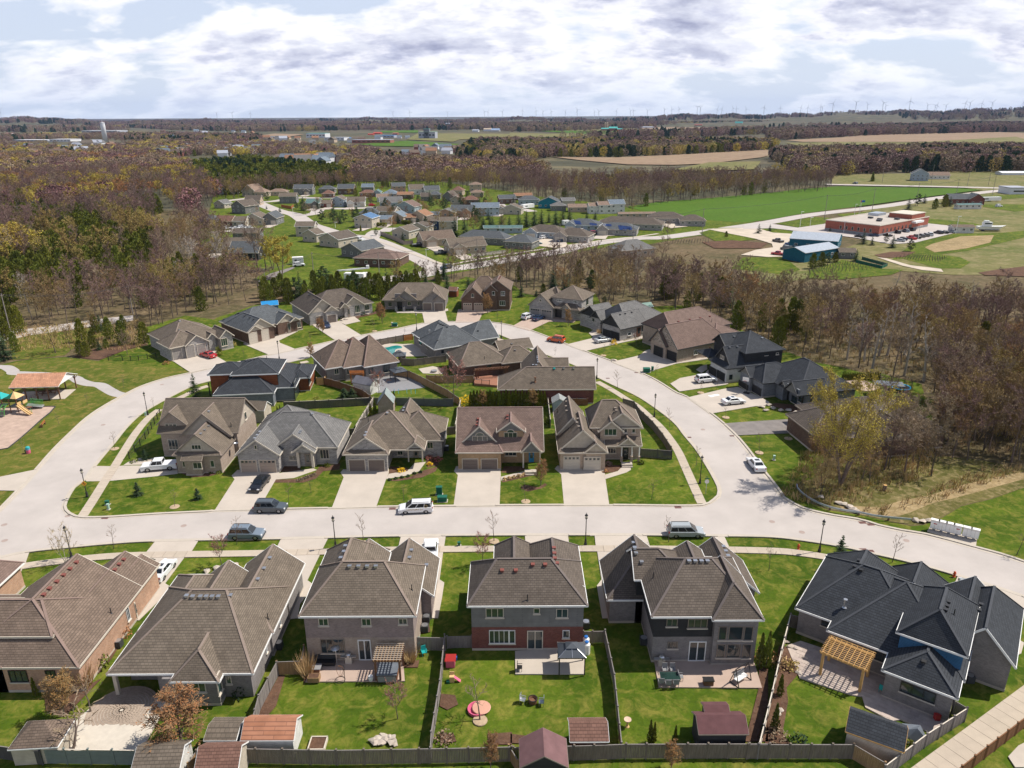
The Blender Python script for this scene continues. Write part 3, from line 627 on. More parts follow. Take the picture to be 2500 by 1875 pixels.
def house(name,label,O,ang,vols,wm,rm,fm,extra=None,gmat=None,cat='house',group=None,detail=True,absolute=False,walls=(),foundation=True,base=0.0):
 rt=root(name,label,cat,(O[0],O[1],base),R(ang),group)
 roof,wall,gab,fas,cap,fnd,low=MB(),MB(),MB(),MB(),MB(),MB(),MB()
 for i,v in enumerate(vols):
  opt=v[7]if len(v)>7 else{}
  if absolute:v=(v[0]-O[0],v[1]-O[1],v[2]-O[0],v[3]-O[1])+tuple(v[4:])
  x0,y0,x1,y1,z,rise,code=v[:7];j=i*.004;z+=j;v=(x0+j,y0+j,x1-j,y1-j,z,rise,code)
  f,e,rk,rg,gb=roof_faces(v,opt);th=0.17
  for q in f:
   if len(q)<3:continue
   n=len(q);top=[Vector(p)+Vector((0,0,th))for p in q];nn=(top[1]-top[0]).cross(top[2]-top[0])
   if nn.z<0:top=top[::-1];q=q[::-1]
   if n==5:
    roof.add(top,[(0,1,2),(0,2,3),(0,3,4)]if opt.get('t')else[tuple(range(5))])
   else:roof.add(top,[tuple(range(n))])
   if n<5:roof.add([Vector(p)for p in q],[tuple(range(n-1,-1,-1))])
  ov=opt.get('ov',0.42)
  for a,b in e+rk:
   a,b=Vector(a)+Vector((0,0,th*.5)),Vector(b)+Vector((0,0,th*.5));fas.beam(a,b,.07,th+.05 if cat=='house' else .11)
  if detail:
   for a,b in rg:
    a,b=Vector(a)+Vector((0,0,th+.012)),Vector(b)+Vector((0,0,th+.012));cap.beam(a,b,.26,.05)
  for q in gb:gab.add(q,[(0,1,2)])
  if opt.get('nw'):
   if code[1]=='g' and not opt.get('np'):
    yy,a_,b_=(y0 if code[0]=='y' else x0)+.35,(x0 if code[0]=='y' else y0)+.3,(x1 if code[0]=='y' else y1)-.3;mid_=(a_+b_)/2
    tri_=[(a_,yy,z+.1),(b_,yy,z+.1),(mid_,yy,z+rise-.08),(a_,yy+.12,z+.1),(b_,yy+.12,z+.1),(mid_,yy+.12,z+rise-.08)]
    if code[0]=='x':tri_=[(q_[1],q_[0],q_[2])for q_ in tri_]
    gab.add(tri_,[(0,1,2),(5,4,3),(0,3,4,1),(1,4,5,2),(2,5,3,0)])
   continue
  X0,Y0,X1,Y1=x0+ov,y0+ov,x1-ov,y1-ov;half=((x1-x0)if code[0]=='y' else(y1-y0))/2;p=rise/half;zb=opt.get('z0',0.0)
  zt=z+p*ov-.05;W=low if opt.get('low')else wall
  sp_=opt.get('split')
  def boxw(mb,za,zc,g_=0.0):mb.box(((X0+X1)/2,(Y0+Y1)/2,(za+zc)/2),(X1-X0+g_,Y1-Y0+g_,zc-za))
  if sp_:boxw(low,zb,sp_,.02);boxw(wall,sp_,zt)
  else:boxw(W,zb,zt)
  ins=.3
  T=gab if(gmat is not None and not opt.get('gw'))else W
  for end in(1,2):
   if code[end]!='g':continue
   o_=.012 if T is gab else 0.0
   if code[0]=='y':
    yy=(Y0-o_)if end==1 else(Y1+o_);y2=yy+(.3 if end==1 else-.3);m_=(X0+X1)/2
    P3=[(X0,yy,zt-.02),(X1,yy,zt-.02),(m_,yy,z+rise-.03)];Q3=[(a,y2,c)for a,_,c in P3]
   else:
    xx=(X0-o_)if end==1 else(X1+o_);x2=xx+(.3 if end==1 else-.3);m_=(Y0+Y1)/2
    P3=[(xx,Y0,zt-.02),(xx,Y1,zt-.02),(xx,m_,z+rise-.03)];Q3=[(x2,b,c)for _,b,c in P3]
   T.add(P3+Q3,[(0,1,2),(3,5,4),(0,3,4,1),(1,4,5,2),(2,5,3,0)])
  if foundation and zb==0:fnd.box(((X0+X1)/2,(Y0+Y1)/2,.12),(X1-X0+.05,Y1-Y0+.05,.30))
 for k_ in walls:
  a0,b0,a1,b1,za,zc=k_[:6]
  if absolute:a0-=O[0];a1-=O[0];b0-=O[1];b1-=O[1]
  (low if len(k_)>6 else wall).box(((a0+a1)/2,(b0+b1)/2,(za+zc)/2),(a1-a0,b1-b0,zc-za))
 mats=wm if isinstance(wm,(list,tuple))else(wm,wm)
 ro=roof.build('roof',rm,rt);wo_=wall.build('wall',mats[0],rt);lo=low.build('lower_wall',mats[1],rt);go=gab.build('gable',gmat or mats[0],rt)
 fas.build('gutter',fm,rt);fnd.build('foundation',m_conc,rt)
 if detail:cap.build('ridge_cap',CAPM.get(rm.name,m_grey),rt)
 M=Matrix.Translation((O[0],O[1],base))@Matrix.Rotation(R(ang),4,'Z')
 def bv(obs):
  V_,F_=[],[]
  for o in obs:
   if o is None:continue
   n=len(V_);V_+=[M@q.co for q in o.data.vertices];F_+=[tuple(i+n for i in pl.vertices)for pl in o.data.polygons]
  return BVHTree.FromPolygons(V_,F_)if F_ else None
 h=dict(label=label,root=rt,M=M,Mi=M.inverted(),walls=bv((wo_,lo,go)),roof=bv((ro,)),ang=R(ang));HOUSES[label]=h
 return h
WIN={'w':(m_white,m_glass),'k':(m_black,m_glass),'t':(m_cream,m_glass),'G':(m_cream,m_glassg),'b':(m_taupe,m_glass)}
GD={}
def gcol(name,c): 
 if name not in GD:GD[name]=mat('garage_'+name,c,0.6,0.05)
 return GD[name]
def put(h,kind,k,x1,y1,x2,y2,n=2,m=None,sill=True,wbvh='walls'):
 """set a window or a door into the wall that stands behind this rectangle of the photograph"""
 cpx=X(k,(x1+x2)/2,(y1+y2)/2);d=ray(*cpx);hit=h[wbvh].ray_cast(Vector((0,0,H)),d.normalized())
 if hit[0]is None:print('MISS',h['root'].name,kind,k,x1,y1);return None
 P,nr=hit[0],hit[1]
 if nr.dot(d)>0:nr=-nr
 nr=Vector((nr.x,nr.y,0)); 
 if nr.length<.2:print('FLAT',h['root'].name,kind,k,x1,y1);return None
 nr.normalize();hd=Vector((-nr.y,nr.x,0))
 def on(px,py):
  r=ray(*X(k,px,py));t=(P-Vector((0,0,H))).dot(nr)/r.dot(nr);return Vector((0,0,H))+r*t
 a,b=on(x1,y1),on(x2,y2)
 if k and abs((b-a).dot(hd))<.2:print('THIN',h['root'].name,k,x1,y1);return None
 wd=abs((b-a).dot(hd));ht=abs(a.z-b.z);c=(a+b)/2
 if kind in 'gdpo':ht=c.z+ht/2-.14;c=Vector((c.x,c.y,.14+ht/2))
 loc=h['Mi']@c;rz=math.atan2(nr.y,nr.x)+math.pi/2-h['ang']
 return opening(h['root'],kind,loc,rz,wd,ht,n,m,sill)
def opening(par,kind,loc,rz,wd,ht,n=2,m=None,sill=True):
 fr=MB()      # local: x along wall, y into wall (front at -y)
 if kind in WIN:
  fm_,gm_=WIN[kind];t=.07
  for s in(-1,1):fr.box((s*(wd/2-t/2),-.03,0),(t,.12,ht))
  fr.box((0,-.03,ht/2-t/2),(wd-2*t,.12,t));fr.box((0,-.03,-ht/2+t/2),(wd-2*t,.12,t))
  for i in range(1,n):fr.box((-wd/2+wd*i/n,-.025,0),(t*.8,.10,ht-2*t))
  f=fr.build('window',fm_,par);f.location=loc;f.rotation_euler.z=rz
  pw=(wd-2*t)/n;pm=MB().box((0,0,0),(pw-.02,.03,ht-2*t)).mesh('pane',gm_)
  for i in range(n):ob('pane',pm,f,(-wd/2+t+pw*(i+.5),-.012,0))
  if sill:MB().box((0,-.09,-ht/2-.06),(wd+.16,.16,.10)).build('sill',m_cream,f)
  return f
 if kind=='A':
  f=opening(par,'t',loc,rz,wd,ht,n,m,sill);a=MB();vs=[(0,-.05,ht/2)]+[(wd*.28*math.cos(math.pi*i/10),-.05,ht/2+wd*.24*math.sin(math.pi*i/10))for i in range(11)]
  a.add(vs,[(0,i+1,i+2)for i in range(10)]);a.build('arched_pane',m_glassg,f);r_=MB()
  for i in range(1,11):r_.beam(vs[i],vs[i+1],.08,.08)
  r_.build('arch_trim',m_cream,f);return f
 if kind=='g':
  for s in(-1,1):fr.box((s*(wd/2+.05),-.05,0),(.10,.12,ht))
  fr.box((0,-.05,ht/2+.06),(wd+.2,.12,.12));f=fr.build('garage_door',m_cream if m is None or not m.name.endswith('black')else m_dgrey,par);f.location=loc;f.rotation_euler.z=rz
  r=4;ph=ht/r
  for i in range(r):
   q=MB().box((0,0,0),(wd-.02,.05,ph-.02))
   for c in range(4):q.box((-wd/2+wd*(c+.5)/4,-.03,0),(wd/4-.14,.02,ph-.16))
   o=q.build('panel',m or m_cream,f);o.location=(0,-.02,-ht/2+ph*(i+.5))
   if i==r-1 and n==4:
    for c in range(4):ob('pane',MB().box((0,0,0),(wd/4-.25,.02,ph-.22)).mesh('pane',m_glass),f,(-wd/2+wd*(c+.5)/4,-.06,ht/2-ph/2))
  return f
 if kind=='d':
  f=MB().box((0,-.03,0),(wd,.10,ht)).build('door',m or m_taupe,par);f.location=loc;f.rotation_euler.z=rz
  MB().box((0,-.09,ht*.12),(wd*.5,.03,ht*.55)).build('pane',m_glass,f);MB().box((wd*.36,-.12,-.05),(.05,.08,.16)).build('handle',m_silver,f);return f
 if kind=='p':
  fr.box((0,-.03,ht/2-.05),(wd,.12,.10));fr.box((0,-.03,-ht/2+.05),(wd,.12,.10))
  for s in(-1,0,1):fr.box((s*(wd/2-.05),-.03,0),(.10,.12,ht-.2))
  f=fr.build('patio_door',m or m_white,par);f.location=loc;f.rotation_euler.z=rz
  pm=MB().box((0,0,0),(wd/2-.15,.03,ht-.22)).mesh('pane',m_glass)
  for s in(-1,1):ob('pane',pm,f,(s*wd/4,-.02,0))
  return f
 if kind=='o':   # flat black panel, painting in the shade of a covered recess
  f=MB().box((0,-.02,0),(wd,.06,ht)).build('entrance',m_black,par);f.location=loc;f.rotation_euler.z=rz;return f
ventm={}
def vent(h,k,pts,m=None,kind='box'):
 m=m or m_silver
 for p in pts:
  hit=h['roof'].ray_cast(Vector((0,0,H)),ray(*X(k,*p)).normalized())
  if hit[0]is None:continue
  key=(m.name,kind)
  if key not in ventm:
   if kind=='box':q=MB().box((0,0,.10),(.34,.34,.22)).box((0,0,.23),(.44,.44,.05))
   elif kind=='pipe':q=MB().tube((0,0,-.1),(0,0,.75),.06,.05,8).tube((0,0,-.02),(0,0,.06),.16,.09,8)
   else:q=MB().tube((0,0,-.1),(0,0,.9),.13,.13,10).tube((0,0,.9),(0,0,1.05),.22,.22,10).tube((0,0,-.02),(0,0,.1),.30,.17,8)
   ventm[key]=q.mesh('roof_vent',m)
  l=h['Mi']@hit[0]
  ob('roof_vent' if kind=='box' else 'vent_pipe',ventm[key],h['root'],l-Vector((0,0,.04)))
def post(h,k,x,y,ht,m=None,r=.14,square=True,base=None,name='column'):
 l=h['Mi']@g(k,x,y,.1);q=MB()
 if square:q.box((0,0,ht/2),(r*2,r*2,ht))
 else:q.tube((0,0,0),(0,0,ht),r,r*.85,10)
 o=q.build(name,m or m_cream,h['root']);o.location=(l.x,l.y,.1)
 if base:MB().box((0,0,.5),(r*3.4,r*3.4,1.0)).build('column_base',base,o)
def steps(h,k,x,y,w_,d_,z,rz=0.0,n=3,m=None):
 l=h['Mi']@g(k,x,y,z)
 for i in range(n):
  zt=z*(n-i)/n;o=MB().box((0,-d_*.5-i*.3,zt/2),(w_,.32 if i else d_,zt)).build('step',m or m_conc,h['root'])
  o.location=(l.x,l.y,.08);o.rotation_euler.z=rz
# materials of walls and roofs
BR=dict(orange=brick_mat('orange_brick',(0.50,0.29,0.19),(0.40,0.21,0.13),(0.46,0.39,0.32)),grey=brick_mat('grey_brick',(0.235,0.215,0.21),(0.165,0.15,0.15),(0.30,0.28,0.27)),
  tan=brick_mat('tan_brick',(0.38,0.30,0.245),(0.29,0.215,0.17),(0.42,0.38,0.34)),red=brick_mat('red_brick',(0.20,0.055,0.04),(0.13,0.03,0.025),(0.2,0.15,0.13)),brown=brick_mat('brown_brick',(0.15,0.085,0.06),(0.10,0.055,0.04),(0.17,0.14,0.12)),
  buff=brick_mat('buff_brick',(0.46,0.35,0.26),(0.36,0.26,0.19),(0.48,0.42,0.36)),gold=brick_mat('golden_brick',(0.40,0.26,0.14),(0.31,0.19,0.095),(0.42,0.35,0.27)),
  stone=brick_mat('grey_stone',(0.36,0.34,0.33),(0.19,0.18,0.18),(0.44,0.42,0.40),0.55,0.2),rubble=brick_mat('mixed_stone',(0.40,0.33,0.27),(0.12,0.095,0.08),(0.42,0.38,0.34),0.6,0.26),blue=brick_mat('blue_grey_stone',(0.17,0.19,0.22),(0.12,0.135,0.16),(0.22,0.23,0.25),0.4,0.15))
SD=dict(grey=brick_mat('grey_siding',(0.205,0.205,0.20),(0.185,0.185,0.18),(0.11,0.11,0.11),6.0,0.15),dark=brick_mat('charcoal_siding',(0.048,0.048,0.05),(0.04,0.04,0.042),(0.02,0.02,0.02),6.0,0.16),white=brick_mat('white_siding',(0.66,0.65,0.62),(0.62,0.61,0.58),(0.42,0.42,0.41),6.0,0.15),
  cream=brick_mat('cream_siding',(0.50,0.44,0.36),(0.47,0.41,0.34),(0.30,0.27,0.23),6.0,0.15),blue=brick_mat('blue_siding',(0.055,0.16,0.30),(0.05,0.145,0.28),(0.03,0.08,0.15),6.0,0.16),wood=brick_mat('cedar_siding',(0.28,0.095,0.04),(0.22,0.07,0.03),(0.07,0.03,0.02),3.0,0.15),
  pale=brick_mat('pale_blue_siding',(0.36,0.42,0.48),(0.34,0.40,0.46),(0.2,0.24,0.28),6.0,0.15),navy=brick_mat('navy_siding',(0.035,0.06,0.13),(0.03,0.055,0.12),(0.02,0.03,0.06),6.0,0.16),teal=brick_mat('teal_siding',(0.03,0.20,0.27),(0.028,0.185,0.25),(0.015,0.10,0.14),6.0,0.3))
RF=dict(brown=shingle('brown_shingle',(0.170,0.127,0.100)),taupe=shingle('taupe_shingle',(0.160,0.131,0.104)),grey=shingle('grey_shingle',(0.165,0.162,0.160)),black=shingle('charcoal_shingle',(0.046,0.051,0.060)),rose=shingle('rose_shingle',(0.185,0.130,0.110)),dtaupe=shingle('dark_taupe_shingle',(0.125,0.103,0.086)),
  slate=shingle('slate_shingle',(0.105,0.115,0.125)),orange=shingle('orange_shingle',(0.30,0.165,0.10)),tan=shingle('tan_shingle',(0.25,0.18,0.14)),steel=shingle('blue_grey_shingle',(0.17,0.21,0.255)),red=shingle('red_shingle',(0.20,0.11,0.085)))
CAPM={}
for k_,m_ in list(RF.items()):
 c={'brown':(0.23,0.165,0.14),'taupe':(0.235,0.185,0.155),'grey':(0.20,0.195,0.19),'black':(0.06,0.065,0.075),'rose':(0.24,0.165,0.145),'dtaupe':(0.15,0.125,0.115),'slate':(0.13,0.14,0.15)}.get(k_,(0.2,0.17,0.15))
 CAPM[m_.name]=mat(m_.name+'_cap',c,0.9,0.08,2.0)
# ---- street row nearest to the camera
g_tan=gcol('tan',(0.36,0.29,0.24));g_brown=gcol('brown',(0.155,0.125,0.11));g_blk=gcol('black',(0.022,0.022,0.024));g_wht=gcol('white',(0.52,0.47,0.40));g_gr=gcol('grey',(0.27,0.25,0.235))
h=house('brick_house','long brown-roofed bungalow with orange brick side wall and a row of six red roof vents',(-44.2,60.7),0,[(-57.8,60.7,-44.2,74.4,3.3,4.6,'yhg',{'in1':5.1}),(-62,62.7,-47.6,69.3,5.5,2.2,'xhh',{'in2':2.6,'z0':4}),(-51.3,70,-44.22,78.4,3.27,2.4,'yng'),(-48.4,76,-44.24,79.3,3.24,1.4,'yng'),(-62,60.7,-52,73,3.28,3.2,'xhh')],BR['orange'],RF['brown'],m_cream,absolute=True)
for r in((50,1025,190,1100),(140,785,228,825)):put(h,'k','A',*r,n=3)
put(h,'k','A',290,1025,370,1080);put(h,'w','A',808,625,845,690);put(h,'d','A',865,590,890,670,m=m_cream);put(h,'w','A',985,465,1005,540)
vent(h,'A',[(285,540),(322,500),(370,455),(413,413),(455,372),(497,330),(745,378),(773,343),(803,312)],m_dkred);vent(h,'A',[(720,655)],m_black,'pipe')
h=house('brick_house','large taupe-roofed bungalow with five small grey vents in a row and a back bay',(-41,59.8),0,[(-41,59.8,-26.2,74.5,3.2,4.8,'xhh',{'in1':6.4,'in2':4.7,'nw':1}),(-33.4,66,-26.05,79.2,3.2,2.85,'yhg'),(-36.6,70,-31.4,75.8,4.0,2.0,'ygg'),(-34.2,58.7,-29.2,64.4,3.15,2.3,'yhg',{'in1':2.0}),(-41,66,-33,77,3.2,2.6,'yhh')],BR['grey'],RF['taupe'],m_white,absolute=True,walls=[(-40.5,62.8,-26.7,74,0,3.5),(-36.2,60.3,-26.7,62.8,0,3.5),(-35.3,59.4,-33.2,62,0,3.1)])
put(h,'b','A',960,1065,1002,1155,n=1);put(h,'G','A',1240,1100,1340,1165,n=2);put(h,'G','A',1395,1072,1440,1145,n=1);put(h,'G','A',1462,1062,1505,1112,n=1);put(h,'k','A',1125,1075,1165,1140,n=1)
for r in((55,845,72,905),(145,690,160,730)):put(h,'w','B',*r,n=1)
put(h,'d','B',198,570,214,660,m=m_taupe)
vent(h,'A',[(1250,552),(1300,552),(1338,552),(1376,552),(1416,552)]);vent(h,'A',[(1210,548),(1493,545)],m_silver);vent(h,'B',[(12,440),(52,370),(90,302)]);vent(h,'B',[(78,692)],m_black,'pipe')
post(h,'A',770,1178,3.1,r=.18)
h=house('brick_house','two-storey tan brick house with taupe hip roof and a timber pergola behind',(-22.8,65.1),0,[(-22.8,65.1,-10.3,74.5,6,3.7,'xhh',{'in1':4,'in2':3.9,'split':3.1}),(-22.75,69.8,-15,78,5.97,3.5,'ynh',{'in2':3}),(-19.8,74,-14.8,77.2,6,2.0,'yng'),(-16.6,72.2,-9.2,80.0,3.3,3.0,'ygg')],(brick_mat('taupe_brick',(0.30,0.24,0.225),(0.22,0.17,0.16),(0.3,0.26,0.25)),BR['tan']),RF['taupe'],m_white,absolute=True)
for r in((403,688,472,735),(682,688,748,735),(922,688,982,727)):put(h,'G','B',*r)
put(h,'b','B',415,822,580,912,n=4);put(h,'p','B',658,828,750,925,m=m_white)
vent(h,'B',[(607,355),(665,355),(721,355),(777,355),(570,262),(550,302),(580,225),(1105,348),(1007,252),(995,300)]);vent(h,'B',[(1010,505)],m_black,'pipe')
h=house('brick_house','two-storey house with grey siding above red brick and red roof vents, seen from behind',(-5,66.7),0,[(-5.0,66.7,8.1,75.2,6,3.2,'xhh',{'in1':3.2,'in2':3.8,'split':3.1}),(-2.3,70,2.6,78.8,6,2.2,'ygh',{'in2':1.6}),(1.3,70,8.08,78.6,6,2.4,'ygh',{'in2':2.1})],(SD['grey'],BR['red']),RF['dtaupe'],m_white,absolute=True)
for k,r,n in(('B',(1488,622,1605,682),3),('C',(287,625,362,683),2),('C',(140,622,180,657),1)):put(h,'G',k,*r,n=n)
put(h,'w','B',1510,765,1640,850,n=4);put(h,'w','B',1640,765,1680,850,n=1);put(h,'w','C',328,765,372,815,n=1);put(h,'p','C',98,768,200,865,m=m_cream)
vent(h,'C',[(135,345),(215,345),(25,383),(272,237),(275,272),(277,305),(292,337)],m_dkred);vent(h,'B',[(1595,383)],m_dkred);vent(h,'C',[(100,570)],m_black,'pipe')
h=house('brick_house','two-storey grey house with a dark sided upper wall and tall corner windows facing the camera',(10.8,64.1),0,[(14.6,64.7,26.3,76,6,3.5,'xhh',{'in1':4.6,'in2':4.2,'split':3.3}),(20.9,64.1,26.35,72,6.02,2.8,'yhg',{'in1':2.7,'low':1}),(13.8,71.3,20,77.3,6,2.3,'xgh'),(10.8,71.3,19.2,79.3,3.3,3.8,'yhg',{'in1':4.0,'low':1}),(20.8,72.5,28.8,79.2,3.3,3.5,'ygg',{'low':1}),(19.3,72,23,77.5,6,1.3,'ygg')],(SD['dark'],BR['grey']),RF['dtaupe'],m_white,absolute=True)
put(h,'b','C',1003,690,1070,740);put(h,'b','C',1142,692,1263,750,n=3);put(h,'b','C',1010,838,1072,883,n=2)
for r,n in(((1342,740,1386,827),1),((1408,740,1490,827),1),((1508,740,1554,830),1),((1330,855,1375,942),1),((1395,855,1475,942),1),((1498,855,1542,945),1)):put(h,'b','C',*r,n=n)
put(h,'p','C',1150,838,1250,938,m=m_white)
vent(h,'C',[(840,328),(1147,322),(1187,322),(1227,322),(1266,322),(787,204),(795,236),(803,270),(1370,228),(1385,258),(1400,288)]);vent(h,'C',[(915,425)],m_black,'pipe')
h=house('brick_house','sprawling house with charcoal hip roofs, blue siding strip and new timber pergola',(31.9,69.7),-36.5,[(0,0,13.5,13,3.3,4.3,'xhh',{'in1':5.2}),(3.9,-1.9,17,13,3.3,4.4,'xhh',{'in1':6.2}),(10.3,-1.5,16.8,8.5,5.8,2.9,'yhh',{'in1':2.2,'low':1}),(10,-5,16.8,.5,3.3,2.1,'yhg',{'in1':2.8}),(14.4,3.2,20.9,15,3.3,3.4,'ygh',{'in2':3}),(7.2,8,13.4,15.5,3.3,3.1,'ygh',{'in2':2.4}),(0,6.5,9.4,13.6,3.3,3.6,'ynh',{'in2':2.5}),(12.5,8,19,14,3.3,2.8,'yng')],(BR['grey'],SD['blue']),RF['black'],m_white)
put(h,'k','D',347,700,405,752,n=1);put(h,'k','D',698,900,780,985,n=2);put(h,'k','D',865,1092,1078,1245,n=3)
vent(h,'D',[(1170,587),(1160,613),(1150,638),(1380,603),(1366,640),(588,318),(560,357),(603,380),(1008,975)],m_black);vent(h,'D',[(495,615)],m_silver,'flue');vent(h,'D',[(1205,665)],m_black,'pipe')
# sliver of the brick house at the left edge
h=house('brick_house','edge of a brown-roofed red brick house cut off at the left side',(-61.6,71.5),0,[(-74,71.5,-61.6,79.8,3.2,3.5,'xhh')],BR['orange'],RF['rose'],m_white,absolute=True)
# ---- row across the street
h=house('stone_house','steep-gabled brown house with stone left bay, corner of the left street',(-56.3,110.5),0,[(-5.2,6.5,8.9,17,4.5,4.5,'xgg'),(0,0,8.2,9,3.3,3.6,'ydg',{'dg':.7,'dh':.45}),(-1,5.6,8.05,12,4.3,4.1,'ygg'),(-5.4,7.2,-.2,13,5.8,2.3,'ygg',{'gw':1}),(1.7,-.9,5.2,1.2,2.75,.7,'xgg')],BR['tan'],RF['taupe'],m_taupe,gmat=SD['cream'])
put(h,'t','E',1335,612,1440,675,n=3);put(h,'t','E',1358,738,1452,818,n=3);put(h,'t','E',1560,925,1640,975,n=2);put(h,'G','E',1475,915,1512,962,n=1);put(h,'G','E',1700,908,1742,962,n=1)
put(h,'t','E',1548,782,1633,820,n=3);put(h,'t','E',1975,525,1998,570,n=1);vent(h,'E',[(1690,517),(1690,635),(1657,667),(1625,698)]);vent(h,'E',[(1873,632)],m_black,'pipe')
h=house('stone_house','light grey bungalow with two pale garage doors and an arched porch',(-46,110.6),0,[(0,0,7.5,8,3.2,2.8,'ygg'),(.05,3,16.5,14,3.2,4.4,'xhh',{'in1':6,'in2':5.7}),(.05,6,11.8,17.5,3.2,4.3,'xhh'),(5.6,2.3,13,8,3.3,2.7,'ygg'),(9,1.2,13,4.5,3.05,1.5,'ygg',{'nw':1})],BR['stone'],RF['grey'],m_cream)
for r in((288,908,428,1005),(440,908,582,1005)):put(h,'g','F',*r,n=4,m=g_tan)
put(h,'t','F',930,820,1010,895,n=3);put(h,'d','F',805,855,865,930,m=m_taupe);put(h,'t','F',680,870,750,905,n=2);put(h,'t','F',398,785,425,818,n=1);post(h,'F',765,965,2.9,r=.2);post(h,'F',880,965,2.9,r=.2)
vent(h,'F',[(872,535),(768,690),(778,675),(405,735),(447,682),(425,710)])
h=house('stone_house','beige bungalow with brown double garage and dark seats on its porch',(-28.2,110.8),0,[(0,0,7.7,8,3.2,2.8,'ydg',{'dg':.9,'dh':.5}),(.05,1.8,13.5,15,3.2,4.5,'xhh',{'nw':1}),(7,5.5,16.4,15.5,3.2,3.6,'xhh'),(6.5,9,12,17.6,3.2,3.2,'yhg'),(10.2,1.7,13.5,5,3.1,1.4,'ygg',{'nw':1})],BR['stone'],RF['taupe'],m_cream,walls=[(.5,5.6,13.1,14.5,0,3.7)])
for r in((1168,905,1302,1005),(1325,905,1458,1005)):put(h,'g','F',*r,n=1,m=g_brown)
put(h,'G','F',1800,760,1850,812,n=2);put(h,'G','F',1560,830,1605,865,n=2);put(h,'d','F',1690,835,1735,890);post(h,'F',1652,920,2.7,r=.1);post(h,'F',1765,920,2.7,r=.1)
vent(h,'F',[(1480,528),(1308,688),(1298,712),(1615,487),(1608,510)]);vent(h,'F',[(1325,597)],m_black,'pipe')
h=house('brick_house','rose-roofed house with golden brick garage, arched dormer and blue front door',(-9.5,111.3),0,[(0,.4,14.8,14.2,3.2,5.2,'xgg',{'nw':1}),(0,-.1,8.0,8,3.25,3.9,'ydg',{'dg':2.2,'dh':1.05}),(6.8,2.2,11.8,9,5.9,1.9,'ygg',{'z0':3.6}),(10.9,-.3,14.4,4.5,3.3,2.0,'ygg',{'nw':1})],BR['gold'],RF['rose'],m_cream,gmat=SD['grey'],walls=[(.45,.35,7.6,13.7,0,3.3),(7.6,3.0,14.35,13.7,0,3.3),(7.2,2.65,11.35,8,3.6,6.3)])
h2=h
for r in((262,898,388,998),(415,898,545,998)):put(h,'g','G',*r,n=1,m=g_brown)
put(h,'A','G',598,682,705,732,n=3);put(h,'A','G',342,710,465,752,n=3);put(h,'d','G',800,828,842,885,m=mat('blue_door',(0.03,0.20,0.42),.4));put(h,'t','G',605,830,700,870,n=3)
post(h,'G',755,968,3.0,m_cream,.12);post(h,'G',890,940,3.0,m_cream,.12);steps(h,'G',815,985,2.0,1.0,.5)
vent(h,'G',[(390,577),(385,603),(378,628),(628,552),(625,577)],m_dkred)
h=house('stone_house','taupe-roofed two-storey house with white garage doors and white porch columns',(7.6,111.1),0,[(0,-.1,8.2,9,3.2,3.8,'ydg',{'dg':.9,'dh':.55}),(.02,5.5,5.6,16,4.0,3.2,'ygg'),(5.5,3.8,14.6,12.2,6,3.5,'xhh',{'in1':2.5,'in2':4.2,'split':3.1}),(7.4,3.6,14.6,8,5.95,2.8,'ygg',{'z0':3.1}),(6.9,3.0,11.3,8,5.6,1.9,'ygg',{'z0':3.1}),(8.0,2.2,14.35,8.2,3.3,1.7,'xgg',{'nw':1}),(10.2,2.0,13.5,4.2,3.4,1.4,'ygg',{'nw':1}),(4.2,-.4,8.3,3,3.25,1.8,'ygg')],(BR['buff'],BR['tan']),RF['taupe'],m_cream,gmat=SD['cream'])
for r in((1085,878,1208,985),(1250,885,1375,993)):put(h,'g','G',*r,n=4,m=g_wht)
put(h,'G','G',1412,652,1510,705,n=3);put(h,'t','G',1570,652,1597,685,n=1);put(h,'t','G',1635,652,1662,685,n=1);put(h,'d','G',1562,800,1605,862,m=m_black);put(h,'t','G',1440,808,1505,850,n=3)
for x in(1548,1630,1690):post(h,'G',x,918,2.9,m_white,r=.12,square=False,base=BR['buff'])
steps(h,'G',1590,925,1.8,1.0,.5);vent(h,'G',[(1105,437),(1103,475),(1107,512),(1197,577),(1190,608),(1205,640),(1500,490),(1508,510),(1280,467)],m_taupe);vent(h,'G',[(1030,520)],m_black,'pipe')
# ---- inside the loop
h=house('modern_house','low-pitched charcoal-roofed modern house with orange cedar walls',(-60.6,139.3),6,[(0,0,12.2,7.5,3,2.5,'xhh',{'low':1}),(9,3,16,17.5,3,1.9,'yhh',{'low':1}),(3,3.3,12.8,13,6,2.1,'xhh'),(-2,5.0,6,12,5.7,1.6,'xhh'),(13,8.5,18.2,17.5,3.05,1.2,'yhh')],(SD['wood'],BR['blue']),RF['black'],m_white)
put(h,'k','F',585,215,632,262,n=1);put(h,'k','F',190,225,255,245,n=2);put(h,'k','F',715,275,780,330,n=2);put(h,'k','F',835,225,858,270,n=1)
vent(h,'F',[(333,107),(357,105),(380,99),(402,93),(430,70),(447,64)],m_dgrey);vent(h,'F',[(503,88),(770,130)],m_black,'pipe');post(h,'F',45,385,3,m_black,.1);post(h,'F',68,385,3,m_black,.1);post(h,'F',715,395,2.8,m_brown,.13)
h=house('brick_house','big brown hip-roofed bungalow with three roof tiers above a cedar pergola',(-41.2,154.9),29,[(-.3,0,11,12,3.2,4.6,'xhh',{'in1':5.4}),(3.5,-1.3,13,12,3.2,4.9,'xhh'),(7.7,-3,16.1,12,3.2,5.0,'xhh',{'in1':4,'in2':4.2})],BR['grey'],RF['brown'],m_white)
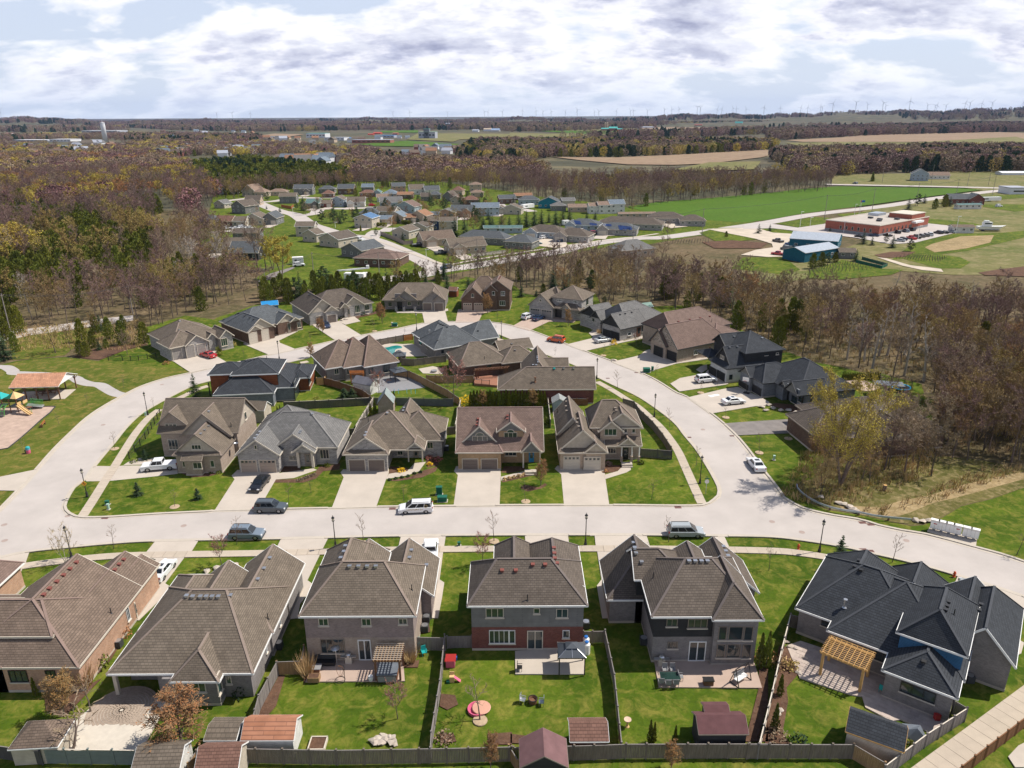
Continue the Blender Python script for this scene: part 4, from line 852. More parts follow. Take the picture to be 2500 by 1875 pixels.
put(h,'t','R',440,705,510,770,n=2);put(h,'G','R',617,705,655,775,n=1);put(h,'k','R',1130,650,1230,740,n=2);put(h,'k','R',930,700,1000,770,n=2);vent(h,'R',[(590,300),(640,293),(690,287)],m_dkred);vent(h,'R',[(250,565)],m_black,'pipe')
h=house('brick_house','charcoal-roofed bungalow beside the swimming pool',(-18.3,169.1),29,[(.4,5,11.5,16.5,3.2,4.0,'yhh'),(-.4,0,12.5,10,3.2,3.8,'xhh'),(10,1.8,18.4,12.5,3.2,3.3,'xhg')],BR['grey'],RF['slate'],m_white)
put(h,'k','S',108,222,137,290,n=1);put(h,'k','S',190,290,205,330,n=1);put(h,'k','S',355,345,385,380,n=2);vent(h,'S',[(325,42),(350,55),(375,65),(400,75),(425,85),(770,130),(315,238)],m_dgrey);vent(h,'S',[(225,160)],m_silver,'flue')
h=house('brick_house','brown-roofed bungalow with a raised timber deck between two neighbours',(-11.7,156.0),19,[(-.2,-.2,12.2,11.5,3.2,3.7,'xhh',{'in1':4.2}),(9.6,-1.2,18.8,6.2,3.2,2.7,'xhh'),(12,8.3,20.8,14.2,3.2,1.6,'xgg',{'nw':1})],BR['brown'],RF['taupe'],m_cream)
put(h,'k','S',870,517,920,540,n=2);put(h,'k','S',735,532,770,548,n=1);put(h,'k','S',1020,500,1070,535,n=2);vent(h,'S',[(790,240),(842,235),(898,230),(1150,277),(1185,350)]);vent(h,'S',[(842,445)],m_black,'pipe')
for x in(1265,1288,1303):post(h,'S',x,375,3,m_black,.12)
h=house('brick_house','wide taupe-roofed bungalow with dark red brick wall behind the cedar hedge',(-3.0,141.2),0,[(0,0,20.2,8.4,3.2,3.5,'xhg',{'in1':6}),(5,2,12.4,17,3.2,4.2,'yhg'),(8,8,15.4,16.8,3.2,2.8,'xgg')],BR['red'],RF['taupe'],m_cream)
vent(h,'S',[(1390,517),(1427,517),(1440,422),(1440,440),(1443,463),(1447,485),(1735,555),(1845,555)]);vent(h,'S',[(1628,557)],m_teal);vent(h,'S',[(1413,700)],m_brown,'flue');put(h,'k','S',1870,880,1950,905,n=2)
# ---- outer ring of the loop, from left to right
h=house('stone_house','brown-roofed bungalow with three garage doors and a red car in front',(-82.9,171.3),45,[(.9,1.5,15,17.5,3.2,4.2,'xhh',{'in1':6}),(-.4,-.2,9,8,3.2,2.8,'yhh'),(3.2,-1.0,9.3,5,3.2,2.2,'ygg'),(12,-.6,16,6,3.2,1.9,'ygg'),(9.6,1.0,12.2,5,3.3,1.2,'ygg')],BR['stone'],RF['taupe'],m_cream)
for r in((327,1060,475,1195),(512,1025,645,1170),(665,1005,795,1140)):put(h,'g','a',*r,n=1,m=g_gr)
put(h,'G','a',985,925,1085,1010,n=3);vent(h,'a',[(428,805),(440,692),(640,660)])
h=house('brick_house','dark blue-grey roofed brown brick bungalow with two cream garage doors',(-68.6,184.7),46,[(-.2,0,8,13,3.2,3.1,'ygh'),(-.1,-.4,4.1,3,3.2,1.6,'ygg'),(0,2.6,18.1,16.4,3.2,3.9,'xhh'),(9.2,1.6,15.8,6,3.2,2.4,'ygg'),(13.0,1.1,16.2,3.5,3.2,1.1,'ygg',{'nw':1})],BR['brown'],RF['slate'],m_cream,gmat=SD['cream'])
for r in((1365,855,1490,980),(1515,815,1645,940)):put(h,'g','a',*r,n=1,m=g_wht)
put(h,'t','a',2015,700,2075,765,n=2);put(h,'d','a',1885,715,1935,790);vent(h,'a',[(1035,662),(1215,585),(1240,578),(1315,617),(1385,642),(1435,662)],m_dgrey);post(h,'a',1880,850,2.8,m_white)
h=house('stone_house','long brown-roofed bungalow with stone columns and dark blue car at the garage',(-57.2,203.4),33,[(-.5,0,8.3,17,3.2,3.8,'ygh'),(4,-.8,8.3,3,3.2,1.7,'ygg'),(2,2.8,20.6,16,3.2,4,'xhh'),(10.6,2.0,17.5,7,3.2,2.8,'ygg'),(9.5,1.4,12.4,4,3.2,1.4,'ygg',{'nw':1})],BR['stone'],RF['dtaupe'],m_cream,gmat=SD['cream'])
for r in((395,680,495,765),(550,665,670,755)):put(h,'g','b',*r,n=1,m=g_brown)
put(h,'G','b',915,530,990,620,n=3);put(h,'t','b',1050,525,1115,590,n=2);put(h,'d','b',820,570,855,650);vent(h,'b',[(360,452),(388,462),(415,480),(447,494),(300,390),(315,398)],m_dgrey);post(h,'b',805,680,3,m_cream,.18);post(h,'b',895,665,3,m_cream,.18)
h=house('brick_house','wide taupe-roofed ranch house with two pairs of small front gables',(-39.5,219.7),0,[(0,0,19.4,14,3.2,3.9,'xhh',{'in1':4.6,'in2':4.6,'nw':1}),(3.5,-.4,10.9,7,3.2,2.9,'ygg',{'nw':1}),(12,-.5,19.4,7,3.2,2.8,'ygg'),(3.5,-.8,7.3,2,3.2,1.3,'ygg',{'nw':1}),(15.6,-.9,19.4,2,3.2,1.5,'ygg')],BR['grey'],RF['taupe'],m_taupe,gmat=BR['grey'],walls=[(.4,2.2,19,13.6,0,3.5),(3.9,.8,10.5,1.1,3.0,5.2)])
for r in((1840,498,1958,598),(1995,498,2112,598)):put(h,'g','b',*r,n=1,m=g_brown)
put(h,'G','b',1630,478,1680,530,n=2);put(h,'o','b',1490,480,1565,590);put(h,'b','b',1370,485,1420,540,n=2);put(h,'G','b',1765,478,1790,525,n=1)
for x in(1480,1585,1735):post(h,'b',x,600,1.3,BR['stone'],.35,name='pier')
h=house('brick_house','two-storey brown brick house with steep gables and beige garage doors',(-15.7,218.7),-4,[(0,0,8,13.5,3.5,3.8,'ygg'),(7.2,1.6,15.4,14,6.2,3,'ygh'),(1.2,6,12,14.5,5,3.7,'xhh'),(7.3,1.1,11.5,5,6,1.9,'ygg')],BR['brown'],RF['brown'],m_taupe)
for r in((112,852,183,910),(205,852,275,910)):put(h,'g','P',*r,n=4,m=g_tan)
put(h,'t','P',178,768,203,800,n=1);put(h,'w','P',435,747,470,785,n=2);put(h,'w','P',423,828,472,870,n=3);put(h,'w','P',358,747,383,780,n=1);vent(h,'P',[(415,645),(420,638),(425,630),(430,622)],m_dkred)
h=house('stone_house','two-storey taupe-roofed house with cream side wall and two cars on its drive',(4.7,212.5),-27,[(0,0,8.4,10,3.3,3.7,'ygg',{'gw':1}),(6.5,1.9,16.6,11.9,6,2.9,'xhh'),(8.3,.2,16.4,4.2,3.3,1.3,'xhh',{'nw':1}),(10.5,-.1,13.7,3,3.4,1.3,'ygg',{'nw':1}),(2,5,9,12,3.3,4.4,'xhh')],BR['stone'],RF['taupe'],m_taupe)
for r in((693,893,770,955),(787,905,872,975)):put(h,'g','P',*r,n=4,m=g_gr)
put(h,'w','P',920,813,962,838,n=3);put(h,'w','P',1060,825,1100,852,n=3);put(h,'k','P',1173,815,1188,858,n=1);put(h,'o','P',905,900,960,965);put(h,'t','P',768,815,785,838,n=1);put(h,'d','P',1198,868,1215,905)
h=house('stone_house','grey-roofed stone bungalow with dark garage doors and a parked grey sedan',(28.4,185.6),36,[(0,0,10,7.8,3.2,3.4,'xgg'),(4,1,20,15,3.2,4.4,'xhh',{'in1':3.0}),(2.4,10.2,9.5,19.5,3.2,3.1,'xgg'),(2.0,9.8,6,14.5,3.2,2.4,'xgg')],BR['stone'],RF['grey'],m_dgrey,gmat=SD['dark'])
for r in((1320,1070,1382,1160),(1392,1090,1455,1180)):put(h,'g','P',*r,n=1,m=g_blk)
put(h,'w','P',1530,1105,1560,1125,n=1);put(h,'d','P',1610,1060,1638,1140,m=m_brown);put(h,'k','P',1655,1050,1675,1090,n=1);put(h,'k','P',1228,980,1240,1010,n=1);vent(h,'P',[(1465,950),(1510,942),(1565,930)],m_dgrey)
h=house('stone_house','large brown-roofed house with mixed stone gable and two black garage doors',(39.4,167.4),30,[(0,0,17,9.8,3.3,5.0,'xgh',{'in2':5}),(-.5,3.6,5,9.9,3.2,3.6,'xgg'),(4,6,24,18.5,5.0,4.0,'xhh',{'in1':2}),(6.5,12,13,19.5,3.6,3.4,'xgg'),(14,1.5,24,12,3.3,2.4,'xhh')],BR['tan'],RF['rose'],m_dgrey,gmat=BR['rubble'])
for r in((875,632,963,748),(1012,680,1108,808)):put(h,'g','c',*r,n=1,m=g_blk)
put(h,'w','c',1302,685,1340,728,n=2);put(h,'w','c',1398,480,1430,525,n=2);put(h,'w','c',1500,470,1520,510,n=1);vent(h,'c',[(1135,380),(1257,358),(1370,340),(1473,322)],m_dkred);vent(h,'c',[(1492,380)],m_black,'pipe')
h=house('modern_house','black-roofed two-storey house with white brick garage and black doors',(47.1,153.1),17,[(0,0,9.5,7.4,3.3,4.0,'xdg',{'dg':1.3,'dh':.8,'low':1}),(4.7,.3,15,13.2,6.3,3.1,'xhh'),(3.4,6.4,10,12,6.3,2.2,'xgg'),(8,-.1,13.4,6,3.3,1.8,'xhh',{'low':1}),(.5,8.3,5,14,3.4,1.1,'xhh',{'nw':1})],(SD['dark'],brick_mat('white_brick',(0.60,0.60,0.60),(0.52,0.52,0.52),(0.45,0.45,0.45))),RF['black'],m_dgrey,gmat=SD['dark'])
for r in((277,432,335,540),(352,470,412,582)):put(h,'g','T',*r,n=1,m=g_blk)
put(h,'k','T',460,515,485,558,n=1);put(h,'t','T',380,325,412,375,n=2);put(h,'t','T',895,308,918,325,n=1);put(h,'k','T',790,318,820,332,n=1);vent(h,'T',[(462,262),(533,255),(505,163),(765,177)])
post(h,'T',270,365,3,m_brown,.12)
h=house('stone_house','charcoal-roofed bungalow with black garage doors and a basketball hoop',(52.2,144.0),15,[(0,0,10,8.3,3.2,2.9,'xhh',{'in1':3}),(2.8,-8.1,17,8.2,3.2,4.5,'yhh',{'nw':1}),(2.4,-8.2,10,-3.6,3.2,2.3,'xgg',{'nw':1}),(-.7,3.8,6,8.5,3.2,1.9,'xgg'),(2.7,-3.8,6,-1.2,3.2,1.2,'xgg',{'nw':1})],BR['blue'],RF['black'],m_dgrey,gmat=SD['grey'],walls=[(5.0,-7.6,16.5,7.7,0,3.6),(3.6,-2.0,6,7,0,3.3),(2.9,-7.9,3.2,-3.9,3.1,4.5)])
for r in((553,565,632,670),(675,600,750,728)):put(h,'g','T',*r,n=1,m=g_blk)
put(h,'k','T',1110,710,1140,780,n=1);put(h,'k','T',1045,700,1085,790,n=2);vent(h,'T',[(1435,500)],m_silver,'flue');vent(h,'T',[(1408,560)],m_black,'pipe');post(h,'T',1130,825,3,m_black,.12);post(h,'T',1000,745,3,m_black,.15);post(h,'T',1212,830,3,m_dgrey,.12)
h=house('brick_house','broad brown-roofed bungalow half hidden behind the tall yellow-green tree',(56.7,116.2),8,[(0,0,20.5,16,3.2,4.2,'xhh'),(-4,2,9,12,3.2,3.3,'xhh'),(6,-2,14,8,3.2,2.8,'yhh')],BR['brown'],RF['dtaupe'],m_taupe)
vent(h,'T',[(1868,848),(1995,838),(1737,858),(1620,870)])
# ------------------------------------------------------------------ trees
def tree_height(P,py):
 """how tall something standing at P is whose top shows at picture row py"""
 v=(py-937.5);y=P.y;w_=y*(F*math.sin(PT)+v*math.cos(PT))/(F*math.cos(PT)-v*math.sin(PT));return H-w_
f_spruce=mat('spruce_needles',(0.036,0.064,0.024),0.9,0.35,1.2,rand=0.25)
f_cedar=mat('cedar_foliage',(0.150,0.165,0.022),0.9,0.35,1.0,rand=0.25)
f_pine=mat('pine_needles',(0.052,0.085,0.028),0.9,0.3,1.0,rand=0.25)
f_twig=mat('grey_twigs',(0.235,0.175,0.118),0.95,0.2,0.5,rand=0.28)
f_twigp=mat('purple_twigs',(0.20,0.130,0.110),0.95,0.2,0.5,rand=0.25)
f_twigb=mat('brown_twigs',(0.25,0.170,0.080),0.95,0.2,0.5,rand=0.25)
f_bud=mat('yellow_buds',(0.46,0.36,0.06),0.9,0.25,1.0,rand=0.2)
f_olive=mat('olive_buds',(0.33,0.26,0.075),0.9,0.25,1.0,rand=0.2)
f_orange=mat('orange_buds',(0.36,0.185,0.07),0.9,0.25,1.0,rand=0.2)
f_red=mat('red_buds',(0.36,0.13,0.11),0.9,0.2,1.0,rand=0.2)
f_lime=mat('lime_shrub',(0.13,0.17,0.02),0.9,0.3,1.0,rand=0.2)
f_dry=mat('dry_grass_stems',(0.50,0.34,0.17),0.9,0.2,2.0,rand=0.1)
f_ycl=mat('forsythia_flowers',(0.80,0.52,0.02),0.9,0.15,2.0)
rnd=random.Random(11)
def uvec(): 
 t=rnd.uniform(0,6.283);z=rnd.uniform(-1,1);s=math.sqrt(1-z*z);return Vector((s*math.cos(t),s*math.sin(t),z))
def sliver(mb,p,q,w_):
 d=q-p;a=d.cross(uvec()).normalized()*w_/2;mb.add([p-a,p+a,q],[(0,1,2)])
def leafq(mb,c,s):
 a=uvec()*s;b=a.cross(uvec()).normalized()*s*.6;mb.add([c-a,c+b,c+a,c-b],[(0,1,2,3)])
def bare(h,spread,n1=10,n2=5,n3=5,n4=3,tw=.07,up=.62,stems=1,buds=0,bs=.14,first=.25,thick=.022):
 """trunk with limbs, and a crown of branches and twigs (optionally with buds)"""
 T,C_=MB(),MB();B_=MB()
 for s in range(stems):
  lean=Vector((rnd.uniform(-.12,.12),rnd.uniform(-.12,.12),1))if stems==1 else Vector((.28*math.cos(6.28*s/stems),.28*math.sin(6.28*s/stems),1))
  lean.normalize();r0=h*thick/(stems**.4);pts=[Vector((0,0,0))];k=6
  for i in range(k): 
   lean=(lean+uvec()*.07+Vector((0,0,.04))).normalized();pts.append(pts[-1]+lean*h*.86/k)
  for i in range(k):T.tube(pts[i],pts[i+1],r0*(1-i/k*.9),r0*(1-(i+1)/k*.9),6,cap=False)
  for a in range(n1):
   t=first+(1-first)*(a+rnd.random())/n1;t=min(t,.99);i=min(int(t*k),k-1);p=pts[i].lerp(pts[i+1],t*k-i)
   az=a*2.4+rnd.uniform(-.4,.4)+s;L=spread*(1.15-.62*t)*rnd.uniform(.75,1.1)
   d=Vector((math.cos(az),math.sin(az),up+rnd.uniform(-.15,.3))).normalized();r1=r0*(1-t*.85)*.5;prev=p
   br=[p]
   for j in range(3):d=(d+uvec()*.18+Vector((0,0,.10))).normalized();prev=prev+d*L/3;br.append(prev)
   for j in range(3):T.tube(br[j],br[j+1],r1*(1-j*.3),r1*(.7-j*.3)+.006,4,cap=False)
   for b in range(n2):
    u=.25+.75*(b+rnd.random())/n2;j=min(int(u*3),2);q=br[j].lerp(br[j+1],min(u*3-j,1));d2=(d+uvec()*.85+Vector((0,0,.25))).normalized();L2=L*.42*rnd.uniform(.6,1.1)
    e=q+d2*L2;C_.tube(q,e,max(r1*.35,.02),.01,3,cap=False)
    for c in range(n3):
     w1=q.lerp(e,rnd.uniform(.25,1));d3=(d2+uvec()*.9+Vector((0,0,.2))).normalized();e3=w1+d3*L2*rnd.uniform(.45,.8);sliver(C_,w1,e3,tw)
     for c4 in range(n4):w2=w1.lerp(e3,rnd.uniform(.2,1));e4=w2+(d3+uvec()*.9).normalized()*L2*rnd.uniform(.25,.5);sliver(C_,w2,e4,tw*.7)
     for c4 in range(buds):leafq(B_,w1+(e3-w1)*rnd.random()+uvec()*L2*.25,bs*rnd.uniform(.6,1.2))
 return T,C_,B_
def spruce(h,r,tiers=15,per=9,droop=-.22,dens=4,q=.34):
 T,C_=MB(),MB();T.tube((0,0,0),(0,0,h*.97),h*.016,.01,6,cap=False)
 for i in range(tiers):
  t=i/(tiers-1);z=h*(.07+.90*t);R_=r*(1-t)**.85*rnd.uniform(.85,1.1)+.10;n=max(4,int(per*(1-t*.55)))
  for k in range(n):
   az=rnd.uniform(0,6.283);L=R_*rnd.uniform(.72,1.12);d=Vector((math.cos(az),math.sin(az),droop+t*.5)).normalized()
   for m in range(dens):
    u=(m+.7)/dens;c=Vector((0,0,z))+d*L*u;w_=q*(1.25-u*.7)*(.5+.5*R_/r);s=d.cross(Vector((0,0,1))).normalized();dn=Vector((0,0,-1))
    for sg in(-1,1):
     tip=c+d*w_*.9+s*sg*w_*rnd.uniform(.7,1.1)+dn*w_*rnd.uniform(.15,.55);C_.add([c-d*w_*.55,c+d*w_*.7,tip],[(0,1,2)])
    leafq(C_,c+uvec()*w_*.35,w_*.5)
 for k in range(6):leafq(C_,Vector((0,0,h-rnd.uniform(0,.5))),.16)
 return T,C_
def column(h,r,n=420,q=.26,taper=.55,base=.0):
 T,C_=MB(),MB();T.tube((0,0,0),(0,0,h*.8),r*.10,.02,5,cap=False)
 for k in range(n):
  t=rnd.random()**.9;z=h*(base+(1-base)*t);rr=r*((1-t)**taper)*min(1,(t+.12)*4)*(.75+.25*math.sin(t*19+k%5));az=rnd.uniform(0,6.283);u=math.sqrt(rnd.uniform(.25,1.05))
  c=Vector((rr*u*math.cos(az),rr*u*math.sin(az),z));a=Vector((math.cos(az)*.35,math.sin(az)*.35,1)).normalized()*q*rnd.uniform(.6,1.3);b=a.cross(uvec()).normalized()*q*.42
  C_.add([c-a*.6,c+b,c+a,c-b],[(0,1,2,3)])
 return T,C_
def pine(h,r,tiers=11,per=7):
 T,C_=MB(),MB();T.tube((0,0,0),(0,0,h*.96),h*.018,.03,6,cap=False)
 for i in range(tiers):
  t=i/(tiers-1);z=h*(.18+.78*t);R_=r*(math.sin((t*.85+.18)*3.05)**.8 if t<.9 else .25)
  for k in range(per):
   az=rnd.uniform(0,6.283);L=max(.3,R_*rnd.uniform(.55,1.15));d=Vector((math.cos(az),math.sin(az),.18)).normalized();o=Vector((0,0,z));T.tube(o,o+d*L,.05,.015,3,cap=False)
   for m in range(7):
    c=o+d*L*rnd.uniform(.35,1.08)+uvec()*L*.13
    for e in range(3):leafq(C_,c+uvec()*.2,.30)
 return T,C_
def shrubm(r,hh,n=90,q=.14):
 C_=MB()
 for k in range(n):v=uvec();v.z=abs(v.z);s=rnd.uniform(.55,1.02);leafq(C_,Vector((v.x*r*s,v.y*r*s,v.z*hh*s)),q*rnd.uniform(.7,1.3))
 return C_
def grassm(r,hh,n=120):
 C_=MB()
 for k in range(n):a=rnd.uniform(0,6.28);u=rnd.random()*r*.45;p=Vector((u*math.cos(a),u*math.sin(a),0));sliver(C_,p,p+Vector((math.cos(a)*r*rnd.uniform(.2,.9),math.sin(a)*r*rnd.uniform(.2,.9),hh*rnd.uniform(.6,1))),.07)
 return C_
TK={}
def kind(name,parts):  # parts: list of (part name, MB, material)
 TK.setdefault(name,[]).append([(pn,mb.mesh(pn,m))for pn,mb,m in parts if mb.v])
for i in range(3):
 T,C_,_=bare(12,4.6,13,6,6,4,tw=.085,thick=.013,first=.3);kind('bare',[('trunk',T,m_bark),('crown',C_,f_twig)])
 T,C_,_=bare(12.5,4.4,13,6,6,4,up=.8,tw=.085,thick=.013,first=.3);kind('barep',[('trunk',T,m_bark),('crown',C_,f_twigp)])
 T,C_,_=bare(11,4.2,12,6,6,4,up=.7,stems=1+i%2,tw=.085,thick=.013,first=.25);kind('bareb',[('trunk',T,m_bark),('crown',C_,f_twigb)])
 T,C_=spruce(9,2.5,19,13,q=.40);kind('spruce',[('trunk',T,m_bark),('crown',C_,f_spruce)])
 T,C_=column(8,2.5,900,.40,.42);kind('cedar',[('trunk',T,m_bark),('crown',C_,f_cedar)])
for i in range(2):
 T,C_,B_=bare(11,4.3,12,6,5,2,buds=4,bs=.13,thick=.014,tw=.08);kind('bud',[('trunk',T,m_bark),('crown',C_,f_twigb),('blossom',B_,f_bud)])
 T,C_,B_=bare(11,4.2,12,6,5,3,buds=3,bs=.11,up=.8,thick=.014,tw=.08);kind('olive',[('trunk',T,m_bark),('crown',C_,f_twigb),('blossom',B_,f_olive)])
 T,C_,B_=bare(10,4.0,12,6,5,3,buds=3,bs=.11,up=.8,thick=.014,tw=.08);kind('orange',[('trunk',T,m_bark),('crown',C_,f_twigb),('blossom',B_,f_orange)])
 T,C_=pine(12,3.4);kind('pine',[('trunk',T,m_bark),('crown',C_,f_pine)])
 T,C_,_=bare(14,2.6,10,4,4,3,up=1.1,tw=.06);kind('poplar',[('trunk',T,m_barkp),('crown',C_,mat('pale_twigs',(0.38,0.33,0.28),.95,.15,rand=.15))])
 T,C_,_=bare(4.5,1.3,9,4,3,0,tw=.028,up=.9,first=.35,thick=.011);kind('sapling',[('trunk',T,m_bark),('crown',C_,f_twig)])
 T,C_,B_=bare(3.6,1.5,12,6,5,1,tw=.03,up=.7,buds=3,bs=.035,first=.3,thick=.012);kind('redtree',[('trunk',T,m_bark),('crown',C_,f_twigp),('blossom',B_,f_red)])
 T,C_,B_=bare(5,1.5,24,8,6,2,tw=.035,up=1.25,buds=3,bs=.042,first=.15,thick=.014);kind('browntree',[('trunk',T,m_bark),('crown',C_,f_twigb),('blossom',B_,f_orange)])
 T,C_=column(4,.72,420,.26,.7);kind('column',[('trunk',T,m_bark),('crown',C_,f_cedar)])
 T,C_=spruce(3,1.35,15,13,dens=4,q=.26);kind('youngspruce',[('trunk',T,m_bark),('crown',C_,f_spruce)])
T,C_,B_=bare(15.5,5.4,9,8,6,3,buds=9,bs=.095,stems=4,up=.75,tw=.06,first=.22,thick=.022);kind('bigyellow',[('trunk',T,m_bark),('crown',C_,f_twigb),('blossom',B_,f_bud)])
T,C_,B_=bare(14,5,8,7,5,2,buds=8,bs=.20,stems=2,up=.5,tw=.07);kind('willow',[('trunk',T,m_bark),('crown',C_,f_twigb),('blossom',B_,f_bud)])
T,C_,_=bare(5,1.5,8,4,4,1,stems=3,tw=.035,up=1,thick=.012);kind('birch',[('trunk',T,m_barkp),('crown',C_,mat('birch_twigs',(0.42,0.33,0.2),.9,.15))])
NM={'bare':'bare_tree','barep':'bare_tree','bareb':'bare_tree','spruce':'spruce_tree','cedar':'cedar_tree','bud':'budding_tree','olive':'budding_tree','orange':'budding_tree','pine':'pine_tree','poplar':'bare_tree','sapling':'young_tree','redtree':'blossom_tree','browntree':'budding_tree','column':'columnar_cedar','youngspruce':'young_spruce','bigyellow':'budding_tree','willow':'willow_tree','birch':'birch_tree'}
BH={'bare':12,'barep':13,'bareb':11,'spruce':9,'cedar':8,'bud':11,'olive':11,'orange':10,'pine':12,'poplar':14,'sapling':4.5,'redtree':3.6,'browntree':5,'column':4,'youngspruce':3,'bigyellow':15.5,'willow':14,'birch':5}
def tree(kd,P,ht,label,group=None,wide=1.0,rz=None):
 v=rnd.choice(TK[kd]);o=root(NM[kd],label,'shrub' if ht<1.3 else 'tree',P,rnd.uniform(0,6.28)if rz is None else rz,group);s=ht/BH[kd];o.scale=(s*wide,s*wide,s)
 for pn,me in v:ob(pn,me,o)
 return o
def T_(kd,k,x,y,ytop,label,group=None,wide=1.0):
 P=g(k,x,y);ht=max(.5,tree_height(P,X(k,0,ytop)[1]));return tree(kd,P,ht,label,group,wide)
# the street's young trees, one by one
ring_m=mat('mulch_ring_chips',(0.40,0.30,0.20),.95,.15,3)
def ringat(k,x,y,r=.75,m=None,label='mulch ring around the base of a young boulevard tree'):
 P=g(k,x,y,.06);q=MB();q.lathe([(0,.05),(r*.7,.07),(r*.95,.05),(r,-.02)],n=14);o=q.build('mulch_ring',m or ring_m);o.location=P;return tag(o,label,'mulch ring','mulch rings around young trees')
L_='young bare tree '
for a in[('E',930,815,640,L_+'in a mulch ring on the left boulevard'),('E',480,620,500,L_+'beside the play area bench',0),('E',1003,325,190,L_+'on the park lawn between path and street',0),('E',708,460,330,L_+'on grass right of the picnic shelter',0),('E',188,850,700,L_+'next to the pink litter barrel',0),
  ('E',375,225,150,L_+'beside the winding park path',0),('E',1245,478,370,L_+'on the boulevard behind the upper lamp',0),('E',1415,1285,1110,L_+'in a mulch ring on the corner lawn'),('F',677,1255,1060,L_+'near the kerb behind the dark SUV',0),('F',862,1175,1010,L_+'on lawn below the curved garden bed',0),('F',1610,1240,1080,L_+'left of the white minivan on the lawn',0),('F',822,510,440,L_+'in front of the dark back fence',0),
  ('A',738,238,50,L_+'on the lower boulevard near the left bend',0),('A',1535,210,10,L_+'in front of the parked grey-blue crossover',0),('B',700,203,0,L_+'with stone ring between lamp and driveway'),('B',1543,190,-40,L_+'beside the small green boulevard box'),('C',1015,195,30,L_+'in front of the silver minivan',0),('D',6,378,210,L_+'on the lawn left of the blue spruce',0),('D',805,325,130,L_+'on the boulevard right of the blue spruce',0),('D',1612,278,100,L_+'on the open grass below the mailboxes',0),
  ('G',1940,640,480,L_+'on right boulevard between the two lamps',0),('G',1520,325,165,L_+'on right boulevard below the upper lamp',0),('G',775,1242,1060,L_+'in a mulch ring before the blue-door house'),('G',1795,1230,1040,L_+'on the corner lawn right of the white drive',0),('H',333,950,780,L_+'behind the lamp at the right corner',0),
  ('T',193,682,590,L_+'in ring below the white SUV'),('T',338,658,540,L_+'left of the white brick garage',0),('T',427,912,800,L_+'below the white sedan driveway'),('T',738,1240,1050,L_+'in mulch ring above the street sedan'),('T',1010,1108,930,L_+'in mulch ring by the grey asphalt drive'),('P',405,1005,900,L_+'on lawn right of the pink driveway',0),('P',800,1105,1010,L_+'above the bend on the ring lawn',0),('P',968,1160,1050,L_+'beside the orange SUV',0),('P',390,1085,1030,L_+'inside the bend near the ring lamp',0),
  ('P',1320,1302,1200,L_+'in white ring above the upper right lamp'),('P',900,1300,1220,L_+'on inner boulevard across from the orange SUV',0),('b',1186,875,660,L_+'in pale ring on the bright ranch lawn'),('b',1590,912,810,L_+'behind the pool fence by the ring road',0),('b',325,1045,850,L_+'at the tip of the triangular lawn',0),('a',1218,1092,1010,L_+'before the arched window bungalow',0),('a',1305,1185,1000,L_+'on lawn beside the red car driveway',0),('B',1452,1350,1080,L_+'growing beside the pink sandbox'),('c',880,975,830,L_+'beside the green transformer on its pad',0)]:
 T_('sapling',*a[:5],'young bare trees along streets and lawns',1.5 if a[0]=='B' and a[1]==1452 else 1.0)
 if len(a)<6:ringat(a[0],a[1],a[2])
for a in[('A',1437,348,140,'reddish blossoming tree beside the brown driveway lawn'),('B',1467,348,150,'reddish blossoming tree between two street row houses'),('B',918,1340,1100,'reddish tree with stone ring in the back yard'),('c',680,625,500,'dark red-brown tree in a ring by the stone garage'),('R',1080,1075,700,'pinkish bare tree in front of the metal-roofed shed'),('S',490,965,440,'tall pinkish bare tree at the end of the wooden fence')]:
 T_('redtree',*a,None,1.0)
for a in[('G',895,1115,900,'bushy brown-budded tree by the blue-door house steps',1.2),('P',1020,1045,900,'bushy orange-brown tree before the two-storey house',1.2),('b',1290,770,480,'bushy orange-brown tree, taller of the pair on ranch lawn',1.1),('b',1255,730,480,'bushy orange-brown tree, rear one of the pair on ranch lawn',1.0),('b',435,880,680,'brown-budded tree left of the dark blue car',1.1),('b',490,915,700,'brown-budded tree nearest the triangular lawn kerb',1.1),('P',320,940,760,'yellow-green budding tree before the two-storey brick house',1.3),
  ('A',1170,1530,1180,'large rounded orange-brown tree on the back lawn',2.2),('A',415,1320,1020,'orange-brown tree behind the orange brick house',1.6),('T',1255,1272,1060,'small bronze tree in a dark mulch ring',1.3),('C',1030,1670,1500,'bare branching tree just beyond the bottom fence',1.2),('B',1520,1665,1450,'bare tree in front of the dark bottom fence',1.1),('S',820,985,800,'bare round shrub by the cedar hedge, left one',1.6),('S',1395,985,800,'bare round shrub by the cedar hedge, right one',1.8),('R',110,545,320,'feathery bare tree beside the brown hip-roofed house',1.5)]:
 T_('browntree',*a[:5],None,a[5])
T_('sapling','A',590,1300,1080,'bare purple shrub beside the round patio',None,2.2);T_('sapling','A',470,1550,1290,'spreading bare shrub at the edge of the pale patio',None,3.2)
T_('birch','A',430,335,60,'pale multi-stemmed birch beside the lower left lamp')
T_('spruce','E',1590,425,190,'tall yellow-green spruce beside the modern house',None,1.1);T_('spruce','D',455,360,160,'dense blue-green spruce at the corner of the charcoal-roofed house',None,1.15)
T_('youngspruce','E',1120,1195,1070,'young spruce on the corner lawn, left one',None,1.0);T_('youngspruce','E',1603,1228,1120,'young spruce on the corner lawn, right one');T_('youngspruce','E',1178,905,800,'young spruce beside the white pickup');T_('youngspruce','R',590,1120,960,'clipped green evergreen inside the wooden fence, left one',None,1.6);T_('youngspruce','R',700,1110,960,'clipped green evergreen inside the wooden fence, right one',None,1.5)
